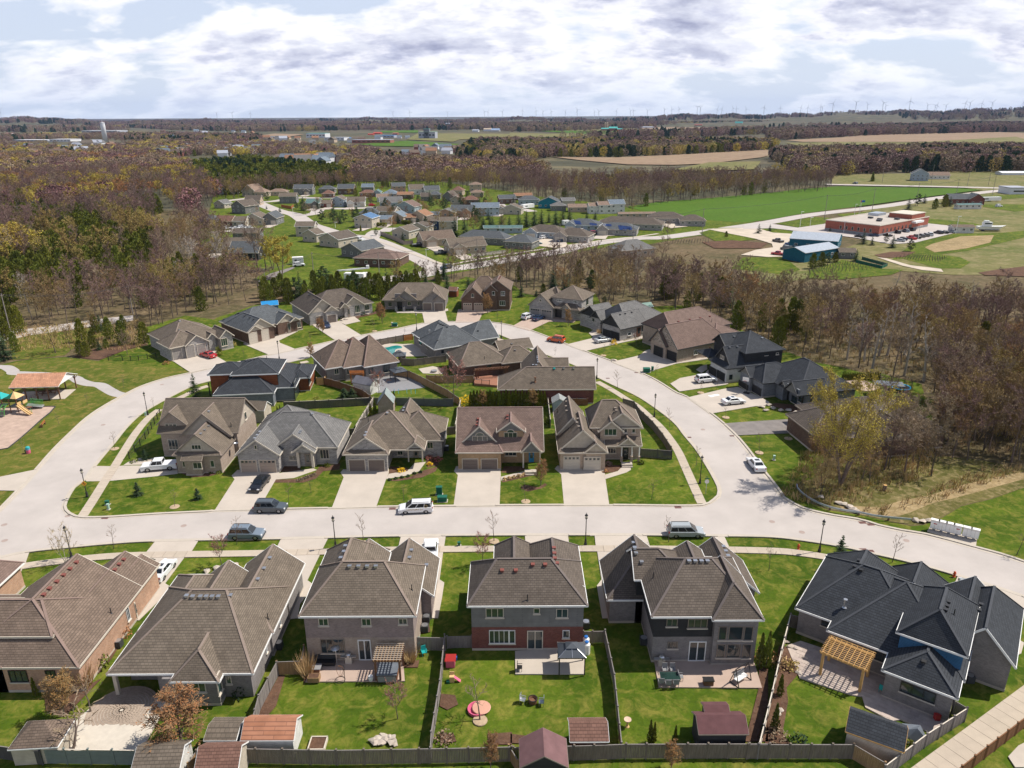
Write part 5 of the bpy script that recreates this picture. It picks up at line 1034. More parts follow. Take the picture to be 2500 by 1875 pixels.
for i,a in enumerate([('F',1345,555,440,'first from the left by stone shed'),('F',1380,540,410,'second from the left by stone shed'),('F',1507,500,415,'shorter one right of the stone shed'),('F',1537,480,345,'taller one right of the stone shed'),('C',893,1495,1355,'left one inside the bottom fence'),('C',918,1495,1370,'middle one inside the bottom fence'),('C',1055,1495,1390,'right one inside the bottom fence'),('C',1600,1010,800,'tall one by the window wall, left'),('C',1645,1010,790,'tall one by the window wall, right'),('D',75,1190,1065,'upper one of the garden strip'),('D',40,1410,1255,'lower one of the garden strip'),('F',1880,880,815,'small one beside the beige bungalow'),('A',235,1190,1060,'dark one behind the orange brick house'),('A',485,1280,1225,'tiny one near the orange-brown tree'),('F',590,530,460,'left of the light grey bungalow roof'),('F',612,525,450,'touching the light grey bungalow roof'),('a',1798,860,740,'dark one by the cream garage doors')]):
 T_('column',*a[:4],'columnar cedar, '+a[4],'columnar cedars in gardens',.8 if a[0]=='C' else 1)
# cedar hedge behind the rose-roofed house: each cedar on its own
for i in range(24):
 x=690+i*36;P=g('S',x,975-((i%3)*4));tree('column',P,rnd.uniform(2.9,3.5),'clipped cedar in the tall hedge between the rose-roofed house and the red brick bungalow','cedars of the back hedge',1.3)
for i in range(22):
 P=g('T',1510+i*16.5,572-i*.6 if i<11 else 565);tree('column',P,1.9,'small cedar in the hedge row behind the basketball house','cedars of the far right hedge',1.2)
T_('bigyellow','T',1492,1545,545,'tall multi-stemmed tree with yellow-green buds at the ravine edge',None,0.95)
sm={}
def shrub(k,x,y,r,hh,m,label,n=90,q=.14,P=None):
 key=(m.name,round(r,1),n)
 if key not in sm:sm[key]=shrubm(1,1,n,q/r).mesh('shrub',m)
 o=ob('shrub',sm[key],None,P or g(k,x,y),rnd.uniform(0,6));o.scale=(r,r,hh);return tag(o,label,'shrub')
for a in[('S',625,960,1.6,2.2,f_ycl,'bright yellow forsythia at the end of the cedar hedge',260),('F',1590,1000,.8,.8,f_ycl,'yellow flowering bush in front of the beige bungalow',120),('F',1822,948,.6,.6,f_ycl,'small yellow flowering bush right of the porch steps',90),('c',437,622,.9,1.5,f_ycl,'yellow flowering bush beside the grey sedan',120),('a',255,1262,.9,.9,f_orange,'small orange bush left of the three-door garage',120),('A',650,1000,1.2,1.5,f_lime,'round lime-green bush by the orange brick wall',200),('A',1560,1190,.9,1.3,f_spruce,'dark shrub at the bay window wall',120),
  ('D',200,1500,1.0,1.1,f_spruce,'round dark shrub in the corner of the garden strip',140),('D',905,1530,.9,1.0,f_cedar,'yellowish evergreen beside the charcoal shed',120),('G',1710,940,.6,.9,f_cedar,'small evergreen beside white porch column',90),('F',990,960,.7,.7,f_cedar,'low green shrub by the garden wall',90),('F',1890,910,.9,.8,f_red,'dark red shrub beside the beige bungalow',130),('F',1820,900,.8,.8,f_red,'red-brown shrub under the front window',110),('G',1445,945,.8,.7,f_twigp,'dry purple shrub in front of the brick porch',110),('G',1420,1005,.6,.5,f_orange,'rust coloured low plant in the front bed',90),
  ('E',1088,925,.8,.8,f_lime,'round green shrub at the fence end',110),('E',1775,1015,.6,.6,f_lime,'round green shrub at the stone house corner',90),('E',1710,1010,.5,.5,f_cedar,'small shrub in the stone house bed',70),('F',905,410,.8,.6,f_cedar,'low shrub near the dark back fence',90),('F',1003,550,.5,.5,f_twigp,'small dark bush on the fenced lawn',70),('S',1505,1170,1.1,1.7,f_lime,'olive bush in the gap between two houses',160),('a',965,1150,.9,2.4,f_cedar,'tall yellow-green clipped shrub by the red car',150),('a',1165,1020,.9,1.3,f_olive,'ball-shaped golden shrub by the arched window',130),
  ('b',1145,630,.9,1.1,f_spruce,'round dark shrub right of the stone columns',110),('b',1030,665,.8,1.3,f_spruce,'clipped dark shrub below the front window',110),('b',750,700,1.2,.9,f_spruce,'low wide dark shrub left of the entrance',120),('A',800,800,1.0,1.0,f_orange,'orange-brown bush along the orange brick wall',120),('C',1640,960,1.3,1.9,f_orange,'rusty bush behind the side fence',140),('D',80,1000,1.2,1.3,f_dry,'dry brown shrub in the garden strip',140),('D',150,1010,1.0,1.0,f_olive,'olive-brown shrub in the garden strip',120),('T',1240,1060,1.2,1.6,f_twigb,'bare round bush at the end of the grey drive',140),('B',1230,1480,1.1,1.0,f_twig,'bare grey bush inside the bottom fence',130),('D',60,1460,1.2,1.0,f_twig,'pale bare bush in the lower garden strip',130)]:
 shrub(*a[:7],n=a[7])
for i in range(8):
 shrub('F',760+i*18,1078-i*7,.5,.4,f_twig,'low grey-green mound in the curved front bed',70)['group']='mounds in the curved bed'
for i in range(6):
 x=1497+i*50;shrub('F',x,1073-i*10-(i>3)*12,.38,.45,f_spruce,'small clipped ball shrub along the front walk',60)['group']='ball shrubs along the walk'
for i in range(7):
 shrub('G',605+i*38,1068-i*9,.45,.45,f_dry,'dry tan clump in the row beside the front walk',70)['group']='tan clumps beside the walk'
gmesh=grassm(1,1,150)
for k,x,y,r,hh,lb in[('B',330,1060,1.3,3.2,'tall tan ornamental grass left of the patio'),('B',1000,970,1.2,2.3,'tall tan ornamental grass right of the pergola'),('A',545,1130,1.6,3.4,'tall tan ornamental grass at the orange brick corner'),('c',275,505,.9,1.6,'tan ornamental grass by the stone bungalow entrance')]:
 o=ob('ornamental_grass',gmesh.mesh('ornamental_grass',f_dry),None,g(k,x,y));o.scale=(r,r,hh);tag(o,lb,'ornamental grass')
# ------------------------------------------------------------------ woods
def low_clump(r,hh,n,q,T=True,flat=.45):
 C_=MB()
 for k in range(n):
  v=uvec();s=rnd.uniform(.5,1)**.5;c=Vector((v.x*r*s,v.y*r*s,hh*(flat+.02)+v.z*hh*flat*s));leafq(C_,c,q*rnd.uniform(.6,1.3))
 if T:C_.tube((0,0,0),(0,0,hh*.6),.22,.1,4,cap=False)
 return C_
LODC=bpy.data.collections.new('woods_sources')
def lod(i,mb,m):
 o=bpy.data.objects.new('src%02d'%i,mb.mesh('src',m));LODC.objects.link(o)
SRC={}
def src(name,builder,m,n=2):
 SRC[name]=[]
 for i in range(n):k=len(LODC.objects);lod(k,builder(),m);SRC[name].append(k)
def merge(a,b):
 q=MB();q.add(a.v,a.f,0);q.add(b.v,b.f,1);return q
def bm_(h,s,**k):
 def f():T,C_,B_=bare(h,s*1.3,11,5,5,3,tw=.13,thick=.013,first=.3,**k);q=merge(T,C_);return q.add(B_.v,B_.f,2)if B_.v else q
 return f
src('bare',bm_(12,3.6),[m_bark,f_twig],3);src('barep',bm_(13,3.3,up=.9),[m_bark,f_twigp],3);src('bareb',bm_(11,3.2,up=.8),[m_bark,f_twigb],2)
src('bud',bm_(11,3.8,buds=3,bs=.24),[m_bark,f_twigb,f_bud]);src('olive',bm_(11,3.6,buds=3,bs=.22),[m_bark,f_twigb,f_olive]);src('orange',bm_(10,3.4,buds=3,bs=.2),[m_bark,f_twigb,f_orange])
src('cedar',lambda:merge(*column(8,2.6,520,.5,.42)),[m_bark,f_cedar]);src('spruce',lambda:merge(*spruce(9,2.5,11,7,dens=3,q=.5)),[m_bark,f_spruce]);src('poplar',bm_(14,2.6,up=1.1),[m_barkp,MATS['pale_twigs']])
src('farbare',lambda:low_clump(5,12,330,.6),f_twig,2);src('farbarep',lambda:low_clump(5,12,330,.6),f_twigp,2);src('farbareb',lambda:low_clump(5,12,330,.6),f_twigb,1);src('farolive',lambda:low_clump(5,11,330,.55),f_olive,1);src('farbud',lambda:low_clump(5,11,330,.55),f_bud,1)
src('farred',lambda:low_clump(5,12,330,.6),mat('maroon_twigs',(.20,.10,.10),.95,.2,rand=.2),1);src('farorange',lambda:low_clump(5.4,11,330,.6),f_orange,1);src('fardark',lambda:merge(*column(10,3.8,260,1.1,.4)),[m_bark,f_spruce],2);src('farcedar',lambda:merge(*column(9,3.4,260,1.0,.4)),[m_bark,f_cedar],1)
def poly_points(P,spacing,jit=.5,cap=99999):
 xs=[p[0]for p in P];ys=[p[1]for p in P];out=[];s=spacing
 nx=int((max(xs)-min(xs))/s)+1;ny=int((max(ys)-min(ys))/s)+1
 for i in range(nx):
  for j in range(ny):
   p=(min(xs)+(i+.5+rnd.uniform(-jit,jit))*s,min(ys)+(j+.5+rnd.uniform(-jit,jit))*s)
   if inside(p,P):out.append(p)
 rnd.shuffle(out);return out[:cap]
CELL={}
def pick(mix,p=None):
 u=rnd.random()
 if p is not None and rnd.random()<.55:s_=16+abs(p[1])*.02;u=CELL.setdefault((int(p[0]/s_),int(p[1]/s_)),u)
 t=u*sum(mix.values())
 for k,v in mix.items():
  t-=v
  if t<=0:return k
 return k
STUFF={}
CLEAR=[(g('J',905,545),80),(g('J',905,570),60),(g('J',260,540),70),(g('J',520,540),50),(g('J',905,520),90),(g('J',905,500),60),(g('J',260,515),80),(g('J',520,520),60),(g('K',515,485),60),(g('K',680,510),70),(g('K',1000,532),110),(g('K',825,495),50),(g('K',1475,495),80),(g('L',790,425),120)]
def scatter(name,pts,mix,hs=(.8,1.2),hill=False,label=None):
 L=STUFF.setdefault(name,[])
 for p in pts:
  if p[1]>900 and any((p[0]-c.x)**2+((p[1]-c.y+r*.6)*.5)**2<r*r for c,r in CLEAR):continue
  L.append((p[0],p[1],(hill_h(*p)if hill else-.1),pick(mix,p),rnd.uniform(*hs)))
def flush():
 for name,L in STUFF.items():
  me=bpy.data.meshes.new(name);me.from_pydata([(a[0],a[1],a[2])for a in L],[],[])
  ai=me.attributes.new('pick','INT','POINT');ai.data.foreach_set('value',[rnd.choice(SRC[a[3]])for a in L])
  af=me.attributes.new('size','FLOAT','POINT');af.data.foreach_set('value',[a[4]for a in L])
  ar=me.attributes.new('turn','FLOAT','POINT');ar.data.foreach_set('value',[rnd.uniform(0,6.28)for a in L])
  o=tag(ob(name,me),None,kind='stuff');md=o.modifiers.new('woods','NODES');t=bpy.data.node_groups.new(name,'GeometryNodeTree');md.node_group=t
  t.interface.new_socket('Geometry',in_out='INPUT',socket_type='NodeSocketGeometry');t.interface.new_socket('Geometry',in_out='OUTPUT',socket_type='NodeSocketGeometry')
  n=t.nodes;l=t.links;gi=n.new('NodeGroupInput');go=n.new('NodeGroupOutput');ip=n.new('GeometryNodeInstanceOnPoints');ci=n.new('GeometryNodeCollectionInfo')
  ci.inputs[0].default_value=LODC;ci.inputs['Separate Children'].default_value=True;ci.inputs['Reset Children'].default_value=True
  def at(nm,ty):q=n.new('GeometryNodeInputNamedAttribute');q.data_type=ty;q.inputs[0].default_value=nm;return q.outputs[0]
  cx_=n.new('ShaderNodeCombineXYZ');l.new(at('turn','FLOAT'),cx_.inputs[2]);m2p=n.new('GeometryNodeMeshToPoints')
  l.new(gi.outputs[0],m2p.inputs[0]);l.new(m2p.outputs[0],ip.inputs['Points']);l.new(ci.outputs[0],ip.inputs['Instance']);ip.inputs['Pick Instance'].default_value=True
  l.new(at('pick','INT'),ip.inputs['Instance Index']);l.new(cx_.outputs[0],ip.inputs['Rotation']);l.new(at('size','FLOAT'),ip.inputs['Scale']);l.new(ip.outputs[0],go.inputs[0])
def W(*a):return PX('p',*a)
indiv=[]
def near_wood(pts,spacing,mix,place,hs=(.75,1.15)):
 for p in poly_points(pts,spacing):indiv.append((p,pick(mix,p),rnd.uniform(*hs),place))
near_wood(W((1140,690),(1260,712),(1350,722),(1450,745),(1560,750),(1640,770),(1700,775),(1760,790),(1850,830),(1930,868),(2060,905),(2190,930),(2260,945),(2270,1000),(2280,1085),(2350,1110),(2700,1150),(2700,760),(2500,765),(2250,765),(2000,762),(1900,745),(1800,715),(1650,690),(1500,670),(1400,665),(1250,675)),5.2,
  {'bare':3,'barep':3,'bareb':4.2,'olive':2.2,'orange':.8,'spruce':.12,'cedar':.35,'poplar':.2},'right')
near_wood(W((1900,1215),(1990,1225),(2100,1215),(2250,1150),(2270,1090),(2260,1030),(2150,1040),(2080,1090),(1960,1120)),7.0,{'bareb':4,'bare':2,'olive':1},'right',(.45,.9))
near_wood(W((2260,950),(2400,940),(2700,960),(2700,1140),(2420,1120),(2300,1090)),5.5,{'bare':3,'barep':3,'bareb':3,'orange':.5},'right',(.8,1.2))
near_wood(W((2120,1165),(2260,1178),(2420,1162),(2480,1120),(2700,1110),(2700,940),(2400,930),(2275,965),(2290,1075),(2150,1085)),4.6,{'bareb':4,'bare':3,'barep':1,'olive':1.6,'orange':.6},'right',(.75,1.15))
near_wood(W((1560,720),(1660,735),(1750,755),(1800,745),(1700,720),(1600,700)),5,{'cedar':4,'spruce':2},'right')
near_wood(W((70,800),(230,785),(330,772),(350,830),(400,790),(450,770),(540,755),(600,735),(640,700),(590,665),(540,650),(470,650),(400,660),(345,705),(200,725),(60,735)),5.2,{'bare':2.5,'barep':4,'bareb':3,'cedar':1.2,'poplar':.3,'olive':.5},'left')
near_wood(W((-150,830),(40,860),(60,800),(0,770),(-150,770)),6,{'cedar':3,'bare':2},'left',(.6,1))
near_wood(W((640,745),(760,745),(920,735),(1000,725),(1080,700),(1080,690),(960,705),(800,712),(650,715)),4.2,{'cedar':5,'spruce':1,'pine':.8,'barep':1},'middle',(.6,.95))
near_wood(W((950,712),(1120,690),(1260,690),(1250,668),(1100,668),(960,690)),6,{'bare':3,'bareb':2,'olive':2,'cedar':1.5,'spruce':.4},'middle',(.5,1))
near_wood(W((180,860),(330,860),(340,840),(300,800),(200,800),(180,830)),6.5,{'cedar':2,'bareb':2,'spruce':1,'olive':.7},'left',(.5,.85))
indiv.sort(key=lambda a:a[0][1]+abs(a[0][0])*.2)
cnt={}
LBL={'bare_tree':'bare {c} deciduous tree in the {p}','budding_tree':'{c} budding tree in the {p}','cedar_tree':'dense olive-green cedar in the {p}','spruce_tree':'dark green spruce in the {p}','pine_tree':'loose green pine in the {p}'}
PLC={'right':'woods behind the right-hand houses','left':'woods behind the left-hand houses','middle':'tree belt behind the top of the ring'}
CLR={'bare':'grey-brown','barep':'purplish','bareb':'brown','poplar':'pale-barked','olive':'olive-yellow','orange':'orange-brown','bud':'yellow','cedar':'','spruce':'','pine':''}
for p,kd,s,pl in indiv:
 nm=NM[kd];cnt[nm]=cnt.get(nm,0)+1
 if cnt[nm]>{'bare_tree':295,'budding_tree':130}.get(nm,200):
  scatter('near_woods',[p],{kd if kd in SRC else 'cedar':1},(s,s))
 else:tree(kd,Vector((p[0],p[1],-.06)),BH[kd]*s,LBL[nm].format(c=CLR[kd],p=PLC[pl]),nm.replace('_',' ')+'s, '+CLR[kd]+' ones, '+PLC[pl])
# undergrowth below the near woods
ug=MB()
for P_,n in((W((1660,770),(1930,870),(2200,935),(2280,1100),(2700,1150),(2700,780),(2000,775),(1750,740)),5200),(W((1905,1215),(1990,1235),(2100,1230),(2270,1160),(2300,1110),(2260,1030),(2100,1060),(1960,1110)),2600),(W((0,860),(200,850),(340,860),(360,780),(60,800)),1500),(W((2060,1250),(2200,1230),(2330,1170),(2450,1130),(2500,1150),(2300,1220),(2150,1260)),900)):
 xs=[p[0]for p in P_];ys=[p[1]for p in P_]
 for i in range(n):
  p=(rnd.uniform(min(xs),max(xs)),rnd.uniform(min(ys),max(ys)))
  if inside(p,P_):
   hh=rnd.uniform(.3,1.5);mi=rnd.choice((0,0,1,2))
   for k in range(5):b=Vector((p[0]+rnd.uniform(-.4,.4),p[1]+rnd.uniform(-.4,.4),-.05));e=b+Vector((rnd.uniform(-.5,.5),rnd.uniform(-.5,.5),hh));a=(e-b).cross(uvec()).normalized()*.06;ug.add([b-a,b+a,e],[(0,1,2)],mi)
tag(ug.build('undergrowth',[f_dry,f_twigb,f_olive]),kind='stuff')
# far woods: each band is one mass
def band(name,pts,spacing,mix,hs=(.8,1.2),**k):scatter(name,poly_points(W(*pts),spacing),mix,hs,**k)
BM={'bare':3,'barep':4,'bareb':2}
band('left_woods',[(-200,790),(0,760),(60,725),(200,715),(335,698),(360,650),(410,600),(350,565),(150,572),(100,620),(-200,690)],5.6,{'cedar':12,'barep':.6,'olive':1.2},(.85,1.25))
band('left_woods',[(350,650),(400,655),(480,645),(560,635),(560,600),(520,560),(440,545),(400,590)],6.5,{'bare':2,'barep':3,'bareb':1,'olive':.5},(.8,1.1))
band('left_woods',[(-250,690),(0,670),(95,640),(60,615),(-250,630)],7,{'bud':6,'bare':.6},(1.0,1.4))
band('left_woods',[(-300,625),(60,600),(150,572),(350,562),(400,530),(380,500),(250,510),(-300,570)],6.5,{'cedar':6,'barep':1.5,'olive':.8},(.9,1.3))
band('left_woods',[(-350,560),(250,500),(400,480),(440,530),(520,500),(540,470),(470,440),(300,430),(-350,470)],8,{'bare':1.5,'barep':3.5,'bareb':1,'bud':1.4,'orange':1.4,'cedar':.9,'farred':.9},(1,1.4))
band('far_woods',[(-400,470),(300,430),(470,440),(480,415),(400,385),(-400,395)],10,{'farbarep':4,'farbare':2.4,'farbareb':1,'farbud':1.2,'farolive':1.4,'farred':1.3,'farorange':1.1,'fardark':.5},(.9,1.3))
band('far_woods',[(400,450),(540,478),(720,462),(860,450),(830,425),(620,400),(470,415)],8,{'farcedar':6,'fardark':1},(1.1,1.4))
band('village_woods',[(540,490),(700,470),(860,462),(1050,458),(1250,470),(1320,488),(1450,500),(1550,508),(1700,490),(1850,478),(2000,468),(2040,450),(1950,445),(1700,443),(1400,448),(1200,446),(1000,445),(860,447),(720,458),(540,470)],7,{'bare':3,'barep':3.5,'bareb':1.5,'olive':1.2,'cedar':.3},(.85,1.25))
band('far_woods',[(850,445),(1200,442),(1320,440),(1340,425),(1300,408),(1150,405),(1000,400),(830,408)],9,{'farbare':3,'farbarep':3,'farolive':1.2,'fardark':.3,'farbareb':1},(.9,1.4))
band('far_woods',[(1110,385),(1230,398),(1350,384),(1500,384),(1650,379),(1875,366),(1900,354),(1700,348),(1400,348),(1150,350)],11,{'farbare':2.5,'farbarep':2,'farolive':1.8,'fardark':2.2,'farcedar':1.5,'farbud':.5},(1,1.5))
band('far_woods',[(1900,400),(1960,440),(2050,430),(2200,420),(2700,425),(2900,400),(2900,372),(2300,372),(2000,378),(1880,384)],10,{'farbare':3,'farbarep':3,'farolive':1.5,'fardark':2},(1.1,1.6))
band('far_woods',[(1870,344),(2150,330),(2480,322),(2900,318),(2900,305),(2400,305),(2100,315),(1880,325)],15,{'farbare':4,'farbarep':5,'fardark':1.5},(1.3,2))
band('far_woods',[(-400,395),(400,384),(640,378),(850,398),(1000,392),(900,372),(640,352),(300,350),(-400,358)],13,{'farbarep':3,'farbare':2.6,'farbud':1.6,'farolive':1.4,'fardark':.9,'farcedar':.4,'farred':.6},(.8,1.3))
band('far_woods',[(-400,356),(300,350),(500,345),(640,350),(640,335),(400,330),(-400,340)],17,{'farbarep':3,'farbare':3,'farolive':1,'fardark':1},(.9,1.4))
for pts in([(-400,318),(180,316),(200,308),(-400,305)],[(260,312),(420,318),(640,322),(640,313),(400,306)],[(640,322),(860,318),(1150,316),(1170,312),(900,308),(640,312)],[(1090,312),(1250,322),(1400,320),(1600,312),(1600,305),(1300,304),(1100,306)],[(1370,340),(1700,336),(1880,328),(1870,320),(1600,328)],[(660,305),(900,303),(1240,302),(1240,297),(700,299)],[(-400,300),(300,300),(640,300),(640,295),(-400,294)],[(1560,308),(1900,302),(2500,296),(2900,294),(2900,289),(2200,292),(1600,299)]):
 band('far_woods',pts,24,{'farbarep':3,'farbare':3,'fardark':1.6,'farolive':.9},(1.3,2.1))
# woods and hedgerows over the hills of the skyline
for i in range(9000):
 az=R(rnd.uniform(-42,42));r=rnd.uniform(3300,8200);x,y=r*math.sin(az),r*math.cos(az)
 f=math.sin(x*.0013+y*.0021)+math.sin(x*.0031-y*.0017+1)+.8*math.sin(y*.0045+x*.0007)+.5*math.sin(x*.006+y*.004)
 if f>.35 or r>6700 and f>-.5:scatter('skyline_woods',[(x,y),(x+rnd.uniform(-30,30),y+rnd.uniform(-30,30))],{'farbarep':3,'farbare':3,'fardark':1.6},(1.4,2.4),True)
flush()
# ------------------------------------------------------------------ vehicles
PAINT={}
def paint(name,c): 
 if name not in PAINT:PAINT[name]=mat('paint_'+name,c,.28,.03,1.0,spec=.5,coat=.5)
 return PAINT[name]
m_lampr=mat('tail_lamp_red',(.35,.01,.01),.3,.05);m_lampw=mat('headlamp_clear',(.65,.66,.68),.15,.05,spec=.8);m_rim=mat('alloy_rim',(.38,.38,.40),.3,.05,metal=.7)
def loft(mb,outl,W_,bev=.07,arch=True):
 cx_=sum(p[0]for p in outl)/len(outl);cz=sum(p[1]for p in outl)/len(outl);n=len(outl)
 ins=[(p[0]+(.05 if p[0]<cx_ else-.05)*(abs(p[0]-cx_)>1.9),p[1]-(bev*.8 if p[1]>cz else 0))for p in outl]
 vs=[(x,-W_/2,z)for x,z in ins]+[(x,-W_/2+bev,z)for x,z in outl]+[(x,W_/2-bev,z)for x,z in outl]+[(x,W_/2,z)for x,z in ins];fs=[]
 for r in range(3):
  for i in range(n):j=(i+1)%n;fs.append((r*n+i,r*n+j,(r+1)*n+j,(r+1)*n+i))
 tr=tessellate_polygon([[Vector((x,z,0))for x,z in ins]])
 for a,b,c in tr:fs.append((a,b,c));fs.append((3*n+c,3*n+b,3*n+a))
 mb.add(vs,fs)
def arc(cx_,r,z0,n=7):return[(cx_+r*math.cos(math.pi*i/(n-1)),z0+r*.95*math.sin(math.pi*i/(n-1)))for i in range(n)]
CT={  # length, width, wheelbase ends, wheel radius, lower outline (rear to front, along the top), cabin: belt z, roof z, belt x0..x1, roof x0..x1
 'suv':(4.8,1.93,-1.42,1.45,.38,[(-2.38,.95),(-2.3,1.08),(-1.2,1.10),(.95,1.07),(1.2,1.05),(2.2,.92),(2.36,.72)],1.06,1.74,(-2.28,1.18),(-2.02,.42)),
 'sedan':(4.8,1.86,-1.4,1.42,.33,[(-2.38,.88),(-2.3,1.02),(-1.5,1.03),(.9,.95),(1.15,.93),(2.15,.78),(2.36,.60)],.95,1.44,(-1.62,1.12),(-.95,.30)),
 'minivan':(5.15,2.0,-1.55,1.5,.34,[(-2.55,.9),(-2.5,1.05),(-1.2,1.05),(1.2,1.02),(1.5,.98),(2.35,.82),(2.54,.62)],1.02,1.74,(-2.48,1.48),(-2.25,.50)),
 'pickup':(5.8,2.0,-1.75,1.78,.41,[(-2.88,1.0),(-2.85,1.15),(-.6,1.16),(1.2,1.15),(1.5,1.14),(2.72,1.06),(2.88,.8)],1.14,1.84,(-.75,1.48),(-.6,.85)),
 'van':(5.6,2.0,-1.7,1.75,.36,[(-2.78,1.0),(-2.75,1.2),(0,1.2),(1.6,1.15),(1.9,1.1),(2.6,1.0),(2.78,.7)],1.1,2.1,(-2.75,1.9),(-2.7,1.2))}
CARM={}
def car(kd,col,P,rz,label,group=None,simple=False,z=0.03):
 L,W_,w0,w1,wr,top,bz,rz_,bx,rx=CT[kd];key=(kd,col.name)
 if key not in CARM:
  z0=.24;wr2=wr+.07;o=[(-L/2+.02,z0+.15)]+top+[(L/2-.02,z0+.12),(L/2-.1,z0)]+[(p[0],max(z0,p[1]))for p in arc(w1,wr2,wr-.02)]+[(p[0],max(z0,p[1]))for p in arc(w0,wr2,wr-.02)]+[(-L/2+.1,z0)]
  b=MB();loft(b,o,W_);hw0,hw1=W_/2-.07,W_/2-.24
  if kd=='pickup':b.box(((-L/2+w0)/2+.35,0,.95),(1.4,W_-.2,.02))
  c=MB();q0,q1=[(bx[0],-hw0),(bx[1],-hw0),(bx[1],hw0),(bx[0],hw0)],[(rx[0],-hw1),(rx[1],-hw1),(rx[1],hw1),(rx[0],hw1)]
  c.add([(x,y,bz-.05)for x,y in q0]+[(x,y,rz_)for x,y in q1]+[(x*.97,y*.88,rz_+.05)for x,y in q1],[(0,1,5,4),(1,2,6,5),(2,3,7,6),(3,0,4,7),(4,5,9,8),(5,6,10,9),(6,7,11,10),(7,4,8,11),(8,9,10,11)])
  def pane(A_,B_,C_,D_,m0,m1,lo=.10,hi=.86,off=.012):
   A_,B_,C_,D_=map(Vector,(A_,B_,C_,D_));f=lambda u,v:(A_.lerp(B_,u)).lerp(D_.lerp(C_,u),v);nn=(B_-A_).cross(D_-A_).normalized()*off
   return MB().add([f(m0,lo)+nn,f(m1,lo)+nn,f(m1,hi)+nn,f(m0,hi)+nn],[(0,1,2,3)])
  g0,g1=[(x,y,bz)for x,y in q0],[(x,y,rz_)for x,y in q1];ps=[]
  ps.append(('windscreen',pane(g0[1],g0[2],g1[2],g1[1],.06,.94,.04,.94)));ps.append(('rear_window',pane(g0[3],g0[0],g1[0],g1[3],.08,.92,.2 if kd!='sedan' else .05,.9)))
  cut={'suv':(.04,.30,.33,.60,.63,.93),'sedan':(.10,.47,.50,.93),'minivan':(.04,.30,.33,.62,.65,.94),'pickup':(.08,.46,.50,.92),'van':(.70,.94)}[kd]
  for i in range(0,len(cut),2):ps.append(('side_window',pane(g0[0],g0[1],g1[1],g1[0],cut[i],cut[i+1])));ps.append(('side_window',pane(g0[2],g0[3],g1[3],g1[2],1-cut[i+1],1-cut[i])))
  u=MB().box((0,0,.42),(L-.5,W_-.36,.42));pieces=[('body',b.mesh('body',col),None),('cabin',c.mesh('cabin',col),None),('underbody',u.mesh('underbody',m_black),None)]+[(n_,q.mesh(n_,m_carglass),None)for n_,q in ps]
  ty=MB().lathe([(wr*.62,-.10),(wr*.95,-.10),(wr,-.06),(wr,.06),(wr*.95,.10),(wr*.62,.10),(wr*.62,-.10)],n=14).mesh('tyre',m_tyre,True);ri=MB().lathe([(.01,.07),(wr*.3,.09),(wr*.63,.06),(wr*.63,-.06),(.01,-.06)],n=10).mesh('rim',m_rim)
  li=[]
  for s in(-1,1):
   li.append(('headlight',MB().box((L/2-.13,s*(W_/2-.24),top[-2][1]-.14),(.22,.36,.15)).mesh('headlight',m_lampw)));li.append(('tail_light',MB().box((-L/2+.07,s*(W_/2-.16),bz-.12),(.16,.26,.30 if kd!='sedan' else .16)).mesh('tail_light',m_lampr)))
   li.append(('mirror',MB().box((bx[1]-.35,s*(W_/2+.07),bz+.06),(.12,.20,.14)).mesh('mirror',col)))
  li+=[('number_plate',MB().box((-L/2-.005,0,.62),(.02,.5,.14)).mesh('number_plate',m_white)),('bumper',MB().box((-L/2+.06,0,.42),(.2,W_-.12,.2)).box((L/2-.06,0,.38),(.2,W_-.12,.18)).mesh('bumper',m_dgrey if kd in('suv','pickup','van')else col))]
  if kd in('suv','minivan'):li.append(('roof_rack',MB().beam((rx[0]+.2,-.62,rz_+.09),(rx[1]-.1,-.62,rz_+.09),.05,.05).beam((rx[0]+.2,.62,rz_+.09),(rx[1]-.1,.62,rz_+.09),.05,.05).mesh('roof_rack',m_dgrey)))
  if kd=='sedan':li.append(('sunroof',MB().box((-.25,0,rz_+.055),(.7,.8,.012)).mesh('sunroof',m_carglass)))
  CARM[key]=(pieces,li,ty,ri)
 pieces,li,ty,ri=CARM[key];r=root({'suv':'parked_suv','sedan':'parked_car','minivan':'parked_minivan','pickup':'pickup_truck','van':'parked_van'}[kd],label,{'suv':'car','sedan':'car','minivan':'minivan','pickup':'truck','van':'van'}[kd],(P.x,P.y,P.z+z),rz,group)
 for n_,me,_ in pieces:ob(n_,me,r)
 if not simple:
  for n_,me in li:ob(n_,me,r)
 for x in(w0,w1):
  for s in(-1,1):
   wh=ob('wheel',ty,r,(x,s*(W_/2-.11),wr));wh.rotation_euler.x=-R(90)*s
   if not simple:ob('rim',ri,wh)
 return r
def C2(kd,col,k,a,b,label,**kw):
 A_,B_=g(k,*a),g(k,*b);d=B_-A_;return car(kd,col,(A_+B_)/2,math.atan2(d.y,d.x),label,**kw)
p_w=paint('white',(.72,.73,.75));p_k=paint('black',(.012,.013,.017));p_s=paint('silver',(.34,.37,.39));p_n=paint('navy',(.012,.03,.08));p_g=paint('grey',(.07,.085,.10));p_r=paint('red',(.40,.012,.02));p_o=paint('orange',(.55,.09,.015));p_b=paint('blue',(.01,.10,.28));p_sg=paint('blue_grey',(.16,.20,.25));p_bg=paint('brown_grey',(.10,.09,.085));p_t=paint('teal',(.01,.10,.13))
C2('suv',p_g,'F',(462,1318),(612,1318),'dark grey SUV parked at the far kerb by the light grey bungalow drive');C2('sedan',p_k,'F',(490,1075),(405,1175),'black sedan parked on the drive of the light grey bungalow',z=.1)
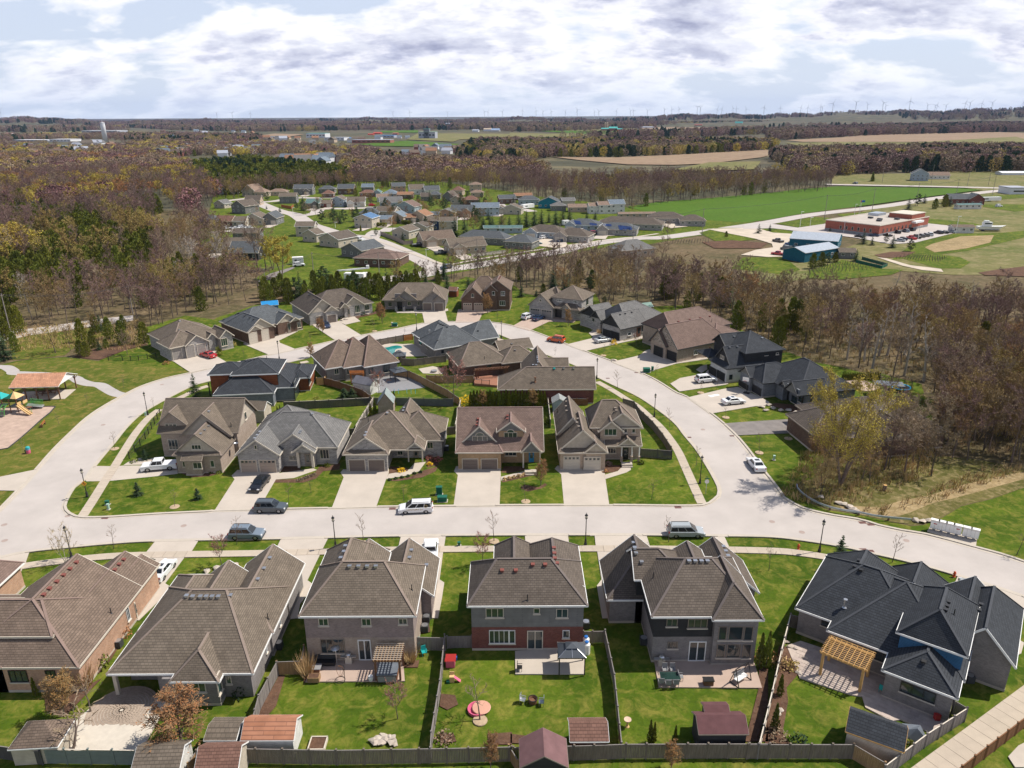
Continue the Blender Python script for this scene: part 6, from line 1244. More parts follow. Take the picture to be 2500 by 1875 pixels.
mv=C2('minivan',p_w,'F',(1790,1318),(1630,1325),'white minivan with gold lettering parked at the far kerb');C2('suv',p_sg,'F',(250,1532),(440,1532),'blue-grey crossover parked at the near kerb by a bare tree');C2('minivan',p_s,'H',(150,1515),(340,1515),'silver-green minivan parked at the near kerb by the middle of the street')
C2('pickup',p_w,'E',(1385,975),(1215,990),'white crew-cab pickup on the stone house drive',z=.1);C2('sedan',p_w,'H',(845,1005),(780,925),'white sedan parked on the right-hand bend');C2('suv',p_w,'T',(180,590),(300,578),'white SUV on the drive of the white brick garage',z=.1);C2('sedan',p_w,'T',(430,793),(560,780),'white sedan on the wide drive below the basketball hoop',z=.1)
C2('suv',p_o,'P',(945,1188),(880,1178),'orange SUV parked at the kerb of the loop');C2('sedan',p_s,'P',(1270,1195),(1365,1180),'grey-green sedan on the drive by the yellow bush',z=.1);C2('sedan',p_r,'a',(885,1190),(765,1155),'bright red car in front of the three-door garage',z=.1);C2('sedan',p_n,'b',(500,790),(560,850),'dark blue car at the brown double garage',z=.1);C2('suv',p_w,'P',(640,995),(695,975),'white car on the pink drive, left of the two',z=.1);C2('sedan',p_n,'P',(735,1005),(785,985),'dark blue car on the pink drive, right of the two',z=.1)
C2('sedan',p_w,'A',(1035,430),(1080,375),'white car between the two brown-roofed bungalows',z=.1);C2('sedan',p_w,'A',(20,470),(48,410),'white car at the left edge beside the brick wall',z=.1);C2('pickup',p_w,'B',(1130,325),(1135,255),'white truck behind the taupe garage roof',z=.1);C2('minivan',p_s,'D',(1325,560),(1310,528),'silver minivan behind the charcoal roof',z=.1)
# lettering on the white minivan's side, and its gold ring emblem
def text(par,s,size,loc,rot,m,name='lettering'):
 cu=bpy.data.curves.new(name,'FONT');cu.body=s;cu.size=size;cu.extrude=.004;cu.align_x='CENTER';cu.align_y='CENTER';cu.materials.append(m);tmp=bpy.data.objects.new('tmp',cu);COL.objects.link(tmp);bpy.context.view_layer.update()
 me=bpy.data.meshes.new_from_object(tmp.evaluated_get(bpy.context.evaluated_depsgraph_get()));bpy.data.objects.remove(tmp);o=ob(name,me,par,loc);o.rotation_euler=rot;return o
m_gold=mat('gold_print',(.42,.30,.12),.5,.03)
text(mv,'CENTURY 21',.42,(.1,1.012,.82),(R(90),0,R(180)),m_gold);em=MB().lathe([(.19,0),(.24,0),(.24,.012),(.19,.012)],n=20).build('emblem',m_gold,mv);em.location=(-1.55,.93,1.25);em.rotation_euler=(R(70),0,R(180))
# ------------------------------------------------------------------ fences
FM={}
def fence(label,k,pts,ht,m,style='board',gapw=2.4,bw=.15,cap=None,pz=0.0,cat='fence',name='fence'):
 P=PX(k,*pts)if isinstance(k,str)else k;r=root(name,label,cat,(P[0].x,P[0].y,0));o0=Vector((P[0].x,P[0].y,0));cap=cap or m_fgrey
 pm=FM.setdefault(('post',ht,m.name),MB().box((0,0,ht/2+.05),(.12,.12,ht+.1)).box((0,0,ht+.14),(.17,.17,.06)).mesh('post',m));first=True
 for a,b in zip(P,P[1:]):
  d=b-a;d.z=0;L=d.length;n=max(1,round(L/gapw));st_=L/n;az=math.atan2(d.y,d.x);key=(style,ht,m.name,round(st_,1),bw,cap.name)
  if key not in FM:
   q=MB();q2=MB();w_=round(st_,1)
   if style=='board':
    nb=max(2,int(w_/bw)); 
    for i in range(nb):x=(i+.5)*w_/nb;q.box((x,rnd.uniform(-.008,.008),ht/2+rnd.uniform(-.01,.01)),(w_/nb-.014,.025,ht-.06))
    for zz2 in(.25,ht-.25):q2.box((w_/2,.03,zz2),(w_,.04,.09))
   elif style=='slat':
    nb=int(ht/.16); 
    for i in range(nb):q.box((w_/2,0,.1+i*.16),(w_,.025,.145))
   elif style=='iron':
    nb=int(w_/.12)
    for i in range(nb):q.box(((i+.5)*w_/nb,0,ht/2),(.02,.02,ht))
    for zz2 in(.12,ht-.05):q2.box((w_/2,0,zz2),(w_,.03,.03))
   elif style=='mesh':
    for i in range(int(w_/.3)):q.box(((i+.5)*.3,0,ht/2),(.012,.012,ht))
    for zz2 in(.1,ht*.5,ht-.03):q2.box((w_/2,0,zz2),(w_,.03,.03))
   q2.box((w_/2,0,ht),(w_,.09,.04))
   FM[key]=(q.mesh('boards',m),q2.mesh('rails',cap))
  bo,ra=FM[key]
  for i in range(n):
   p=a+d*(i/n)-o0;pn=ob('panel',bo,r,(p.x,p.y,pz),az);pn.scale.x=st_/round(st_,1);ob('rail',ra,pn)
   if first or i>0 or True:ob('post',pm,r,(p.x,p.y,pz))
  first=False
 e=P[-1]-o0;ob('post',pm,r,(e.x,e.y,pz));return r
fence('long dark weathered board fence along the bottom of the picture','B',[(-160,1628),(530,1640),(1240,1628),(1659,1618)],1.75,m_fold,gapw=2.3)
fence('dark board fence with louvred top along the bottom right','C',[(10,1622),(530,1608),(735,1600),(1659,1598)],1.75,m_fold,gapw=2.0);fence('grey-green solid privacy fence at the bottom left','A',[(0,1600),(280,1640)],1.6,m_fdark,gapw=2.2);fence('smooth grey vinyl privacy fence with five panels at the bottom left','A',[(285,1630),(905,1640)],1.75,mat('green_grey_vinyl',(.16,.19,.18),.7,.1),style='slat',gapw=2.2,cap=m_cream)
fence('weathered board fence between the taupe bungalow and the pergola yard','A',[(1290,1640),(1560,1640)],1.7,m_fold);fence('side fence climbing left of the pergola yard','B',[(-20,1475),(30,1280),(145,1060)],1.75,m_fgrey);fence('timber gate fence left of the pergola patio','B',[(145,1058),(305,1052),(320,950)],1.75,m_fwarm);fence('tall side fence between the pergola yard and the gazebo yard','B',[(1225,880),(1195,1180),(1140,1520),(1135,1625)],1.75,m_fgrey);fence('short fence with angled boards right of the pergola','B',[(1035,895),(1228,900)],1.75,m_fgrey);fence('grey fence with gate beside the red brick wall','B',[(1240,885),(1400,880)],1.6,m_fgrey)
fence('side fence right of the gazebo yard','C',[(600,850),(660,1140),(705,1590)],1.75,m_fgrey);fence('short gate fence by the gas cylinders','C',[(460,850),(520,850),(600,848)],1.6,m_fold);fence('bright side fence left of the charcoal-roofed house yard','D',[(135,745),(75,980),(15,1250),(-70,1600)],1.75,m_fgrey,cap=m_cream);fence('dark bottom fence in front of the curved lawn','D',[(-140,1600),(540,1600)],1.7,m_fold,gapw=2.1);fence('bottom fence turning towards the charcoal shed','D',[(540,1600),(740,1720)],1.7,m_fwarm,gapw=2.1);fence('weathered fence beside the footpath','D',[(740,1740),(1010,1530),(1270,1360)],1.7,m_fgrey,gapw=2.1,cap=m_cream);fence('short fence joining the brick corner of the charcoal-roofed house','D',[(1270,1360),(1185,1310)],1.7,m_fgrey)
fence('reddish-brown stained fence on the far side of the footpath','D',[(1150,1800),(1400,1600),(1660,1400),(1900,1220)],1.5,m_fbrown,gapw=2.0,cap=m_fbrown);fence('short dark fence at the left of the charcoal-roofed house','D',[(135,745),(200,760)],1.7,m_fold);fence('plain wood fence just beyond the bottom left shed','A',[(1235,1720),(1310,1600)],1.6,m_fwarm);fence('lattice screen at the bottom middle','C',[(-20,1600),(40,1700)],1.6,m_fwarm)
fence('black metal fence along the left sidewalk','E',[(1050,900),(1180,740),(1300,545)],1.3,m_black,style='mesh',gapw=2.6,cap=m_black);fence('dark solid fence behind the light grey bungalow','F',[(645,500),(900,490),(1340,465)],1.75,m_fdark,gapw=2.6,cap=m_cream);fence('side fence between the two grey bungalow yards','F',[(1370,460),(1290,590),(1225,700)],1.75,m_fgrey,cap=m_cream);fence('dark horizontal fence behind the stone garden shed','F',[(1350,462),(1540,462),(2010,475)],1.75,mat('blue_grey_fence',(.10,.105,.115),.8,.12),style='slat',gapw=2.8)
fence('side fence running down beside the rose-roofed house','S',[(575,990),(545,1130),(515,1280)],1.75,m_fgrey,cap=m_cream);fence('diagonal brown fence between the two central back yards','S',[(-290,620),(0,660),(200,760),(430,880),(560,975)],1.75,m_fwarm,cap=m_fgrey);fence('warm brown fence left of the timber deck','S',[(190,710),(400,720),(730,712)],1.75,m_fwarm,cap=m_fgrey);fence('dark weathered fence below the pool','S',[(-90,515),(50,525),(410,480)],1.75,m_fold,cap=m_fgrey);fence('brown diagonal fence left of the metal-roofed shed','R',[(300,930),(520,990),(850,1110),(960,1190)],1.75,m_fbrown,cap=m_fgrey);fence('pale new fence panel by the modern house','R',[(200,935),(300,930),(350,880)],1.75,m_timber);fence('weathered fence along the ring road behind the pool','R',[(930,400),(1100,370),(1430,310),(1430,310)][:3],1.75,m_fold);fence('orange-brown fence section behind the pool','R',[(1430,310),(1560,290)],1.75,m_cedar);fence('fence at the front of the beige bungalow side yard','F',[(1175,722),(1245,715)],1.7,m_fold);fence('dark gap fence right of the beige bungalow','F',[(1960,705),(2030,700)],1.6,m_fold)
fence('curved dark board fence along the right sidewalk','G',[(1560,470),(1650,495),(1690,555),(1800,660),(1880,760),(1950,870)],1.7,m_fold,cap=m_fgrey);fence('front board fence right of the porch columns','G',[(1700,885),(1840,895),(1955,905)],1.7,m_fdark);fence('side fence left of the taupe two-storey house','G',[(955,470),(965,560),(975,650)],1.7,m_fgrey,cap=m_cream);fence('fence behind the taupe two-storey house','S',[(1555,945),(1760,965),(2000,970)],1.5,m_fbrown);fence('black railing around the raised back yard, far right','T',[(1400,560),(1500,600)],1.2,m_black,style='mesh')
fence('low black fence beside the mulch bed at top left','N',[(940,1345),(1060,1345),(1200,1345),(1350,1320)],1.1,m_black,style='mesh',gapw=2.6,cap=m_black)
# ------------------------------------------------------------------ street furniture
def lamp(k,x,y,label):
 P=g(k,x,y,.0);r=root('street_lamp',label,'street lamp',(P.x,P.y,.06),0,'black lantern lamp posts')
 for n_,me in LAMP: 
  o=ob(n_,me,r)
  if n_=='lantern':ob('lamp_glass',LG,o);ob('finial',LF,o)
LAMP=[('base',MB().lathe([(.22,0),(.22,.25),(.16,.35),(.15,.8),(.09,.95)],n=10).mesh('base',m_black)),('pole',MB().lathe([(.075,.9),(.055,4.0),(.09,4.02),(.05,4.1)],n=8).mesh('pole',m_black)),('lantern',MB().lathe([(.06,4.1),(.20,4.2),(.21,4.24),(.05,4.24)],n=8).lathe([(.24,4.62),(.22,4.68),(.10,4.85),(.02,4.9)],n=8).mesh('lantern',m_black))]
LG=MB().lathe([(.14,4.24),(.21,4.62)],n=8).mesh('lamp_glass',mat('lamp_glass',(.6,.55,.45),.2,.05));LF=MB().lathe([(.02,4.9),(.05,4.98),(.01,5.08)],n=6).mesh('finial',m_black)
for a in[('E',708,1208,'lamp post carrying a yellow diamond sign at the left corner'),('E',1198,545,'lamp post on the left boulevard above the metal fence'),('A',465,298,'lamp post beside the pale birch at lower left'),('B',517,232,'lamp post left of the stone-ringed tree'),('C',476,215,'lamp post on the short grass strip between two drives'),('D',332,258,'lamp post left of the blue spruce'),('G',1815,560,'lamp post on the right boulevard beside the curved fence'),('G',1350,250,'lamp post on the right boulevard near a green box'),('H',360,1098,'lamp post at the right corner beside the stop sign'),('F',605,97,'lamp post seen behind the modern house roof'),('b',1755,865,'lamp post on the inner side of the loop near the charcoal roof'),('P',440,1160,'lamp post on the small green wedge inside the loop')]:lamp(*a)
def thing1(name,cat,label,P,parts,rz=0.0,group=None):
 r=root(name,label,cat,P,rz,group)
 for n_,mb,m in parts:mb.build(n_,m,r)
 return r
P=g('E',690,1200);q=MB();q.add([(-.45,0,0),(0,0,-.45),(.45,0,0),(0,0,.45),(-.45,.03,0),(0,.03,-.45),(.45,.03,0),(0,.03,.45)],[(0,1,2,3),(7,6,5,4),(0,4,5,1),(1,5,6,2),(2,6,7,3),(3,7,4,0)])
P=g('E',708,1208);thing1('warning_sign','sign','yellow diamond playground warning sign fixed to the left corner lamp',Vector((P.x,P.y-.12,2.45)),[('sign_face',q,m_orange),('symbol',MB().box((-.05,-.01,.05),(.08,.015,.22)).box((.06,-.01,-.05),(.2,.015,.07),0).box((-.02,-.01,.22),(.10,.015,.10)),m_black)])
P=g('H',408,1185);o8=MB().add([(.36*math.cos(R(22.5+45*i)),y,2.25+.36*math.sin(R(22.5+45*i)))for y in(0,.02)for i in range(8)],[tuple(range(8)),tuple(range(15,7,-1))]+[(i,(i+1)%8,8+(i+1)%8,8+i)for i in range(8)])
thing1('stop_sign','sign','stop sign seen from its grey back at the right corner',P,[('post',MB().box((0,.05,1.3),(.07,.05,2.6)),m_galv),('sign_back',o8,m_silver),('street_name_blade',MB().box((0,.05,2.78),(.75,.02,.16)).box((0,.05,2.95),(.02,.75,.16)),m_green)])
P=g('H',1157,1628,.0)
def hydrant(P,label):thing1('fire_hydrant','hydrant',label,P,[('barrel',MB().lathe([(.18,0),(.18,.06),(.13,.08),(.13,.62),(.16,.64),(.16,.70),(.10,.80),(.03,.84)],n=12),mat('hydrant_orange',(.60,.10,.03),.5,.08)),('nozzle',MB().tube((-.22,0,.48),(.22,0,.48),.07,.07,8).tube((0,-.2,.42),(0,0,.42),.08,.08,8),m_red)])
hydrant(P,'orange-red fire hydrant on the boulevard left of the last lamp');hydrant(g('S',1486,398,.06),'orange-red fire hydrant inside the loop by the taupe roofs');hydrant(g('D',1205,420,0),'small yellow-tipped hydrant by the charcoal-roofed house drive')
def gbox(k,x,y,w_,d_,h_,label,m=None,name='utility_box'):
 thing1(name,'utility box',label,g(k,x,y,.06),[('body',MB().box((0,0,h_/2),(w_,d_,h_)),m or m_green),('lid',MB().box((0,-.02,h_+.03),(w_+.08,d_+.1,.06)),m or m_green),('pad',MB().box((0,0,.02),(w_+.25,d_+.25,.05)),m_conc)])
gbox('F',1900,1185,.9,.6,1.35,'tall dark green utility box behind the white minivan');gbox('F',1925,1238,1.4,.8,.8,'low wide green transformer behind the white minivan');gbox('c',788,922,1.5,1.1,.95,'green transformer on a pad beside the loop drive');gbox('c',852,905,.5,.5,.9,'slim green pedestal beside the loop transformer');gbox('b',1460,806,1.4,1.0,.8,'green transformer on the bright ranch lawn');gbox('b',1425,806,.4,.4,1.0,'pale pedestal beside the ranch lawn transformer',m_cream);gbox('E',872,1268,.5,.4,.65,'small green box on the corner lawn')
gbox('E',880,1306,.28,.28,.9,'pale green pedestal below the small green box',mat('pale_green',(.35,.5,.42),.6,.05));gbox('B',1316,218,.35,.3,.55,'small green box on the lower boulevard');gbox('H',960,905,.3,.3,.8,'pale green pedestal on the right-hand lawn',MATS['pale_green']);gbox('E',1183,545,.35,.3,.7,'pale box beside the left boulevard lamp',MATS['pale_green']);gbox('G',1330,245,.5,.4,.5,'dark green box beside the upper right lamp')
for i in range(6):
 a,b=g('D',1072,120),g('D',1330,182);t=(i+(.25 if i>3 else 0))/5.25;p=a.lerp(b,t);d=(b-a);az=math.atan2(d.y,d.x)
 st_=' with a red label' if i in(0,3)else '';thing1('community_mailbox','mailbox',('first','second','third','fourth','fifth','last')[i]+' grey community mailbox from the left beside the road'+st_,p,[('cabinet',MB().box((0,0,1.05),(1.05,.5,1.35)),m_silver),('roof',MB().box((0,0,1.76),(1.12,.6,.08)),m_white),('pedestal',MB().box((0,0,.2),(.35,.3,.4)),m_grey),('door',MB().box((-.26,-.265,1.0),(.47,.03,1.05)),m_white),('door',MB().box((.26,-.265,1.0),(.47,.03,1.05)),m_white)]+([('label_plate',MB().box((.05,-.29,1.25),(.42,.02,.14)),m_red)]if i in(0,3)else[]),az,'community mailboxes in a row')
sheet('mailbox_pad',PX('D',(1030,128),(1050,95),(1355,172),(1345,232)),m_conc,.10,th=.1)
# guard rail
gl=smoothline(PX('H',(1142,1135),(1150,1165),(1200,1215),(1290,1270),(1400,1315),(1540,1345),(1659,1362),'I',(480,1392),(740,1418)),5);gl=resample(gl,1.0);r=root('guard_rail','curved blue-grey steel guard rail beside the ravine','guard rail',(gl[0].x,gl[0].y,0));q=MB();off_=Vector((gl[0].x,gl[0].y,0))
for i in range(len(gl)-1):
 a,b=gl[i]-off_,gl[i+1]-off_
 q.beam(a+Vector((0,0,.72)),b+Vector((0,0,.72)),.10,.14).beam(a+Vector((0,0,.56)),b+Vector((0,0,.56)),.10,.14).beam(a+Vector((0,0,.64)),b+Vector((0,0,.64)),.04,.1)
q.build('beam',m_galv,r);pm=MB().box((0,.12,.34),(.2,.2,.68)).mesh('post',m_brown)
for i in range(0,len(gl),4):ob('post',pm,r,gl[i]-off_+Vector((.12,.15,0)))
for k,x,y,s in[('E',852,1377,1),('E',668,1604,1),('F',1520,1302,1),('G',2008,1291,1),('H',273,724,.8),('H',620,712,.8),('D',612,70,1),('D',665,82,1),('D',617,246,1),('D',662,255,1),('G',1440,245,.8),('c',678,930,.8),('A',537,222,1)]:
 p=g(k,x,y);thing1('storm_drain','drain grate','reddish-brown storm drain grate set at the kerb',Vector((p.x,p.y,.045)),[('frame',MB().box((0,0,.006),(1.0*s,.62*s,.014)),mat('rusty_iron',(.20,.10,.085),.8,.15)),('grate',MB().box((-.3,0,.018),(.05,.5,.02)).box((-.1,0,.018),(.05,.5,.02)).box((.1,0,.018),(.05,.5,.02)).box((.3,0,.018),(.05,.5,.02)),m_black)],0,'storm drain grates')
for k,x,y in[('E',38,1560),('E',550,1360),('E',1488,1440),('E',836,622),('E',1312,296),('H',385,660),('H',945,1407),('I',705,1560),('H',1187,1492),('E',35,1432)]:
 p=g(k,x,y);thing1('manhole_cover','manhole cover','round brownish manhole cover in the road surface',Vector((p.x,p.y,.034)),[('cover',MB().lathe([(.001,.008),(.38,.008),(.42,.004),(.42,0)],n=18),mat('manhole_iron',(.34,.27,.24),.8,.1))],0,'manhole covers')
# ------------------------------------------------------------------ the park
sp_=[g('d',262,535),g('d',1090,512),g('d',1280,350),g('d',390,395)];sheet('shelter_slab',sp_,m_conc,.06,th=.1)
O_=sp_[0];d=sp_[1]-sp_[0];ang_=math.degrees(math.atan2(d.y,d.x));Ls=d.length;Ds=(sp_[3]-sp_[0]).length
h=house('picnic_shelter','open timber picnic shelter with a salmon shingle roof in the park',(g('d',145,335,2.9).x,g('d',145,335,2.9).y),ang_,[(0,0,g('d',1010,300,2.9).x-g('d',145,335,2.9).x,8.2,2.9,1.7,'xgg',{'nw':1,'np':1})],m_white,shingle('salmon_shingle',(.52,.27,.17)),m_white,cat='shelter',detail=False,gmat=m_white)
Wd=g('d',1010,300,2.9).x-g('d',145,335,2.9).x
for i in range(5):
 for v in(.6,7.6):q=MB().box((0,0,1.45),(.2,.2,2.9)).beam((-.02,0,2.2),(.6,0,2.85),.12,.12).beam((.02,0,2.2),(-.6,0,2.85),.12,.12);q.build('post',m_timber if False else m_brown,h['root']).location=(.5+i*(Wd-1)/4,v,0)
for v in(.6,7.6):MB().box((Wd/2,v,2.78),(Wd-.6,.14,.24)).build('beam',m_brown,h['root'])
for x_ in(.5,Wd-.35):MB().add([(x_,.7,3.0),(x_,7.5,3.0),(x_,4.1,4.5),(x_+.08,.7,3.0),(x_+.08,7.5,3.0),(x_+.08,4.1,4.5)],[(0,1,2),(5,4,3),(0,3,4,1),(1,4,5,2),(2,5,3,0)]).build('gable_board',m_white,h['root'])
def picnic(P,rz,label,m=m_brown,g_='picnic tables'):
 thing1('picnic_table','picnic table',label,P,[('tabletop',MB().box((0,0,.74),(1.8,.75,.05)),m),('bench',MB().box((0,-.7,.44),(1.8,.26,.05)),m),('bench',MB().box((0,.7,.44),(1.8,.26,.05)),m),('leg',MB().beam((-.65,-.75,0),(-.65,-.25,.74),.08,.08).beam((-.65,.75,0),(-.65,.25,.74),.08,.08).box((-.65,0,.4),(.06,1.5,.08)),m),('leg',MB().beam((.65,-.75,0),(.65,-.25,.74),.08,.08).beam((.65,.75,0),(.65,.25,.74),.08,.08).box((.65,0,.4),(.06,1.5,.08)),m)],rz,g_)
for i,(x,y)in enumerate([(690,440),(790,430),(900,420)]):picnic(g('d',x,y,.08),.1,('left','middle','right')[i]+' picnic table under the park shelter')
def playset():
 P=g('d',260,760);r=root('play_structure','climbing tower with tan and green pyramid roof, slides and climbers','playground',P,R(-6))
 def pyr(c,s,z,hh,name,m1,m2):
  o=root(name,None,None,(0,0,0));o.parent=r;vs=[(c[0]-s,c[1]-s,z),(c[0]+s,c[1]-s,z),(c[0]+s,c[1]+s,z),(c[0]-s,c[1]+s,z),(c[0],c[1],z+hh)]
  del o['label'];del o['category']
  return o,vs
 tan,grn=m_tan,m_green
 for cx_,cy_,m1,m2 in((-.3,1.2,m_green,m_tan),(-3.2,.9,m_teal,m_teal)):
  for sx in(-.85,.85):
   for sy in(-.85,.85):MB().tube((cx_+sx,cy_+sy,0),(cx_+sx,cy_+sy,3.3),.07,.07,8).build('post',m_brown,r)
  MB().box((cx_,cy_,1.4),(1.9,1.9,.1)).build('deck',m_dgrey,r);s=1.25;z=3.2
  vs=[(cx_-s,cy_-s,z),(cx_+s,cy_-s,z),(cx_+s,cy_+s,z),(cx_-s,cy_+s,z),(cx_,cy_,z+1.15),(cx_,cy_-s,z+.02)]
  MB().add(vs,[(0,5,4),(2,3,4),(0,3,2,1)]).build('roof',m1,r);MB().add(vs,[(5,1,4),(3,0,4),(1,2,4)]).build('roof',m2,r)
 sl=MB();pr=None
 for i in range(9):
  t=i/8;p=Vector((.7+3.1*t,.4-.9*t,1.45*(1-t)**1.25+.25)); 
  if pr:sl.beam(pr,p,.95,.05);[sl.beam(pr+Vector((.05*s,.45*s,.1)),p+Vector((.05*s,.45*s,.1)),.06,.18)for s in(-1,0,1)]
  pr=p
 sl.build('slide',m_tan,r);st2=MB()
 for i in range(9):
  t=i/8;st2.beam((-3.9-.6*t,-.2-1.6*t,1.45*(1-t)+.2),(-3.1-.6*t,-.2-1.6*t,1.45*(1-t)+.2),.12,.12)
 st2.build('wave_slide',m_tan,r);cl=MB()
 for s in(-.45,.45):
  for i in range(6):a0=math.pi*i/12;a1=math.pi*(i+1)/12;cl.beam((-1.6+s,.2-1.7*math.sin(a0),2.1*math.cos(a0)),(-1.6+s,.2-1.7*math.sin(a1),2.1*math.cos(a1)),.08,.08)
 for i in range(7):a0=math.pi/2*i/7;cl.beam((-2.05,.2-1.7*math.sin(a0),2.1*math.cos(a0)),(-1.15,.2-1.7*math.sin(a0),2.1*math.cos(a0)),.06,.06)
 cl.build('climber',m_rail,r);br=MB()
 for i in range(5):br.beam((.8,2.2+.02*i,1.0+i*.22),(3.4,3.3,.6+i*.22),.07,.07)
 for i in range(5):br.beam((.8,3.6,1.0+i*.22),(3.0,4.3,.6+i*.22),.07,.07)
 br.build('ramp_railing',m_rail,r);MB().beam((.7,2.7,.95),(3.3,3.8,.25),1.5,.08).build('ramp',m_grey,r);MB().box((-1.6,-1.9,.15),(.9,.6,.3)).build('step_platform',m_dgrey,r)
 MB().lathe([(.30,0),(.42,.05),(.42,.9),(.30,.95)],(-3.9,-.7,.9),12).build('tube_slide',mat('play_blue',(.02,.12,.35),.35,.05),r);MB().box((.7,.7,1.9),(.1,1.0,.7)).build('panel',m_tan,r);MB().box((1.1,1.9,1.95),(.1,1.2,.6)).build('panel',m_tan,r)
playset()
P=g('d',700,980);a=g('d',690,1000);b=g('d',750,930);thing1('park_bench','bench','timber park bench on the grass edge of the play area',(a+b)/2,[('seat',MB().box((0,0,.44),(1.9,.42,.07)),m_timber),('backrest',MB().box((0,.22,.72),(1.9,.07,.34)),m_cedar),('leg',MB().box((-.85,.05,.3),(.16,.5,.6)),m_brown),('leg',MB().box((.85,.05,.3),(.16,.5,.6)),m_brown)],math.atan2((b-a).y,(b-a).x)+math.pi)
P=g('E',233,850);thing1('litter_bin','litter bin','pink and blue litter barrel on the park lawn by the road',P,[('barrel',MB().lathe([(.001,0),(.34,0),(.36,.3),(.34,.62),(.36,.9)],n=16),m_pinkp),('band',MB().lathe([(.352,.68),(.375,.9),(.375,.98)],n=16),mat('light_blue',(.15,.4,.6),.5,.05)),('lid',MB().lathe([(.38,.98),(.36,1.15),(.2,1.28),(.001,1.3)],n=16),m_teal)])
P=g('d',430,1420);thing1('post_marker','post','low dark post beside the pink litter barrel',P,[('post',MB().box((0,0,.3),(.14,.14,.6)),m_green)])
def person(P,rz,label):
 r=root('person',label,'person',P,rz);sk=bpy.data.meshes.new('body');V_=[(0,0,.95),(0,0,1.15),(0,0,1.42),(0,0,1.55),(0,.01,1.68),(.09,0,.9),(.11,.02,.5),(.11,0,.08),(.11,-.13,.03),(-.09,0,.9),(-.11,-.03,.5),(-.11,.02,.08),(-.11,-.11,.03),(.19,0,1.42),(.25,0,1.15),(.22,-.12,.95),(-.19,0,1.42),(-.25,.02,1.15),(-.2,-.14,1.0)]
 E_=[(0,1),(1,2),(2,3),(3,4),(0,5),(5,6),(6,7),(7,8),(0,9),(9,10),(10,11),(11,12),(2,13),(13,14),(14,15),(2,16),(16,17),(17,18)];sk.from_pydata(V_,E_,[]);sk.materials.append(mat('dark_clothes',(.02,.022,.03),.9,.1));o=ob('body',sk,r);md=o.modifiers.new('skin','SKIN')
 rr=[.15,.14,.15,.06,.10,.10,.07,.05,.045,.10,.07,.05,.045,.07,.05,.035,.07,.05,.035]
 for i,x in enumerate(rr):sk.skin_vertices[0].data[i].radius=(x,x*.75)
 sk.skin_vertices[0].data[0].use_root=True;o.modifiers.new('sub','SUBSURF').levels=1
 MB().lathe([(.001,1.80),(.06,1.79),(.10,1.72),(.10,1.64),(.07,1.60),(.001,1.58)],n=10).build('hair',m_black,r);MB().lathe([(.001,1.75),(.07,1.73),(.085,1.66),(.06,1.58),(.001,1.56)],(0,-.035,0),10).build('head',mat('skin_tone',(.5,.32,.24),.6,.05),r,True)
 return r
person(g('E',272,458),2.4,'person in dark clothes standing beside the play area ramp')
tri=g('E',247,515);thing1('spinner_seat','playground toy','green-posted spinning seat on the wood chips',tri,[('post',MB().tube((.25,0,0),(.1,0,.9),.05,.05,8),m_rail),('seat',MB().lathe([(.001,.9),(.42,.95),(.5,1.05),(.45,1.05),(.001,.98)],n=14),m_brown)])
# ------------------------------------------------------------------ back-yard things
def pergola(k,corners,zt,label,m,nb,m2=None,postm=None,r=.1):
 P=[g(k,*c,zt)for c in corners];c0=P[0];ux=P[1]-P[0];uy=P[3]-P[0];ux.z=uy.z=0;rt=root('pergola',label,'pergola',(c0.x,c0.y,0));U,V_=ux.normalized(),uy.normalized();Lx,Ly=ux.length,uy.length
 for a,b in((.08,.1),(.92,.1),(.08,.9),(.92,.9)):p=ux*a+uy*b;MB().box((0,0,zt/2),(r*2,r*2,zt),math.atan2(U.y,U.x)).build('post',postm or m,rt).location=(p.x,p.y,.1)
 up=Vector((0,0,1))
 for b in(.1,.9):p=uy*b;MB().beam(p+up*(zt-.12),p+ux+up*(zt-.12),.1,.24).build('beam',postm or m,rt)
 n1=nb[0]
 for i in range(n1):p=ux*((i+.5)/n1);MB().beam(p+up*(zt+.08),p+uy+up*(zt+.08),.06,.15).build('rafter',m,rt)
 for i in range(nb[1]):p=uy*((i+.5)/nb[1]);MB().beam(p+up*(zt+.18),p+ux+up*(zt+.18),.06,.05).build('slat',m2 or m,rt)
 return rt
pergola('D',[(330,912),(640,1040),(700,930),(400,800)],3.0,'new yellow timber pergola over the paved patio',m_timber,(9,11),r=.13)
pergola('B',[(752,972),(940,972),(960,852),(783,855)],2.7,'weathered pergola with white slats over the hot tub',m_fwarm,(9,9),mat('pale_slats',(.50,.42,.34),.7,.08),m_brown)
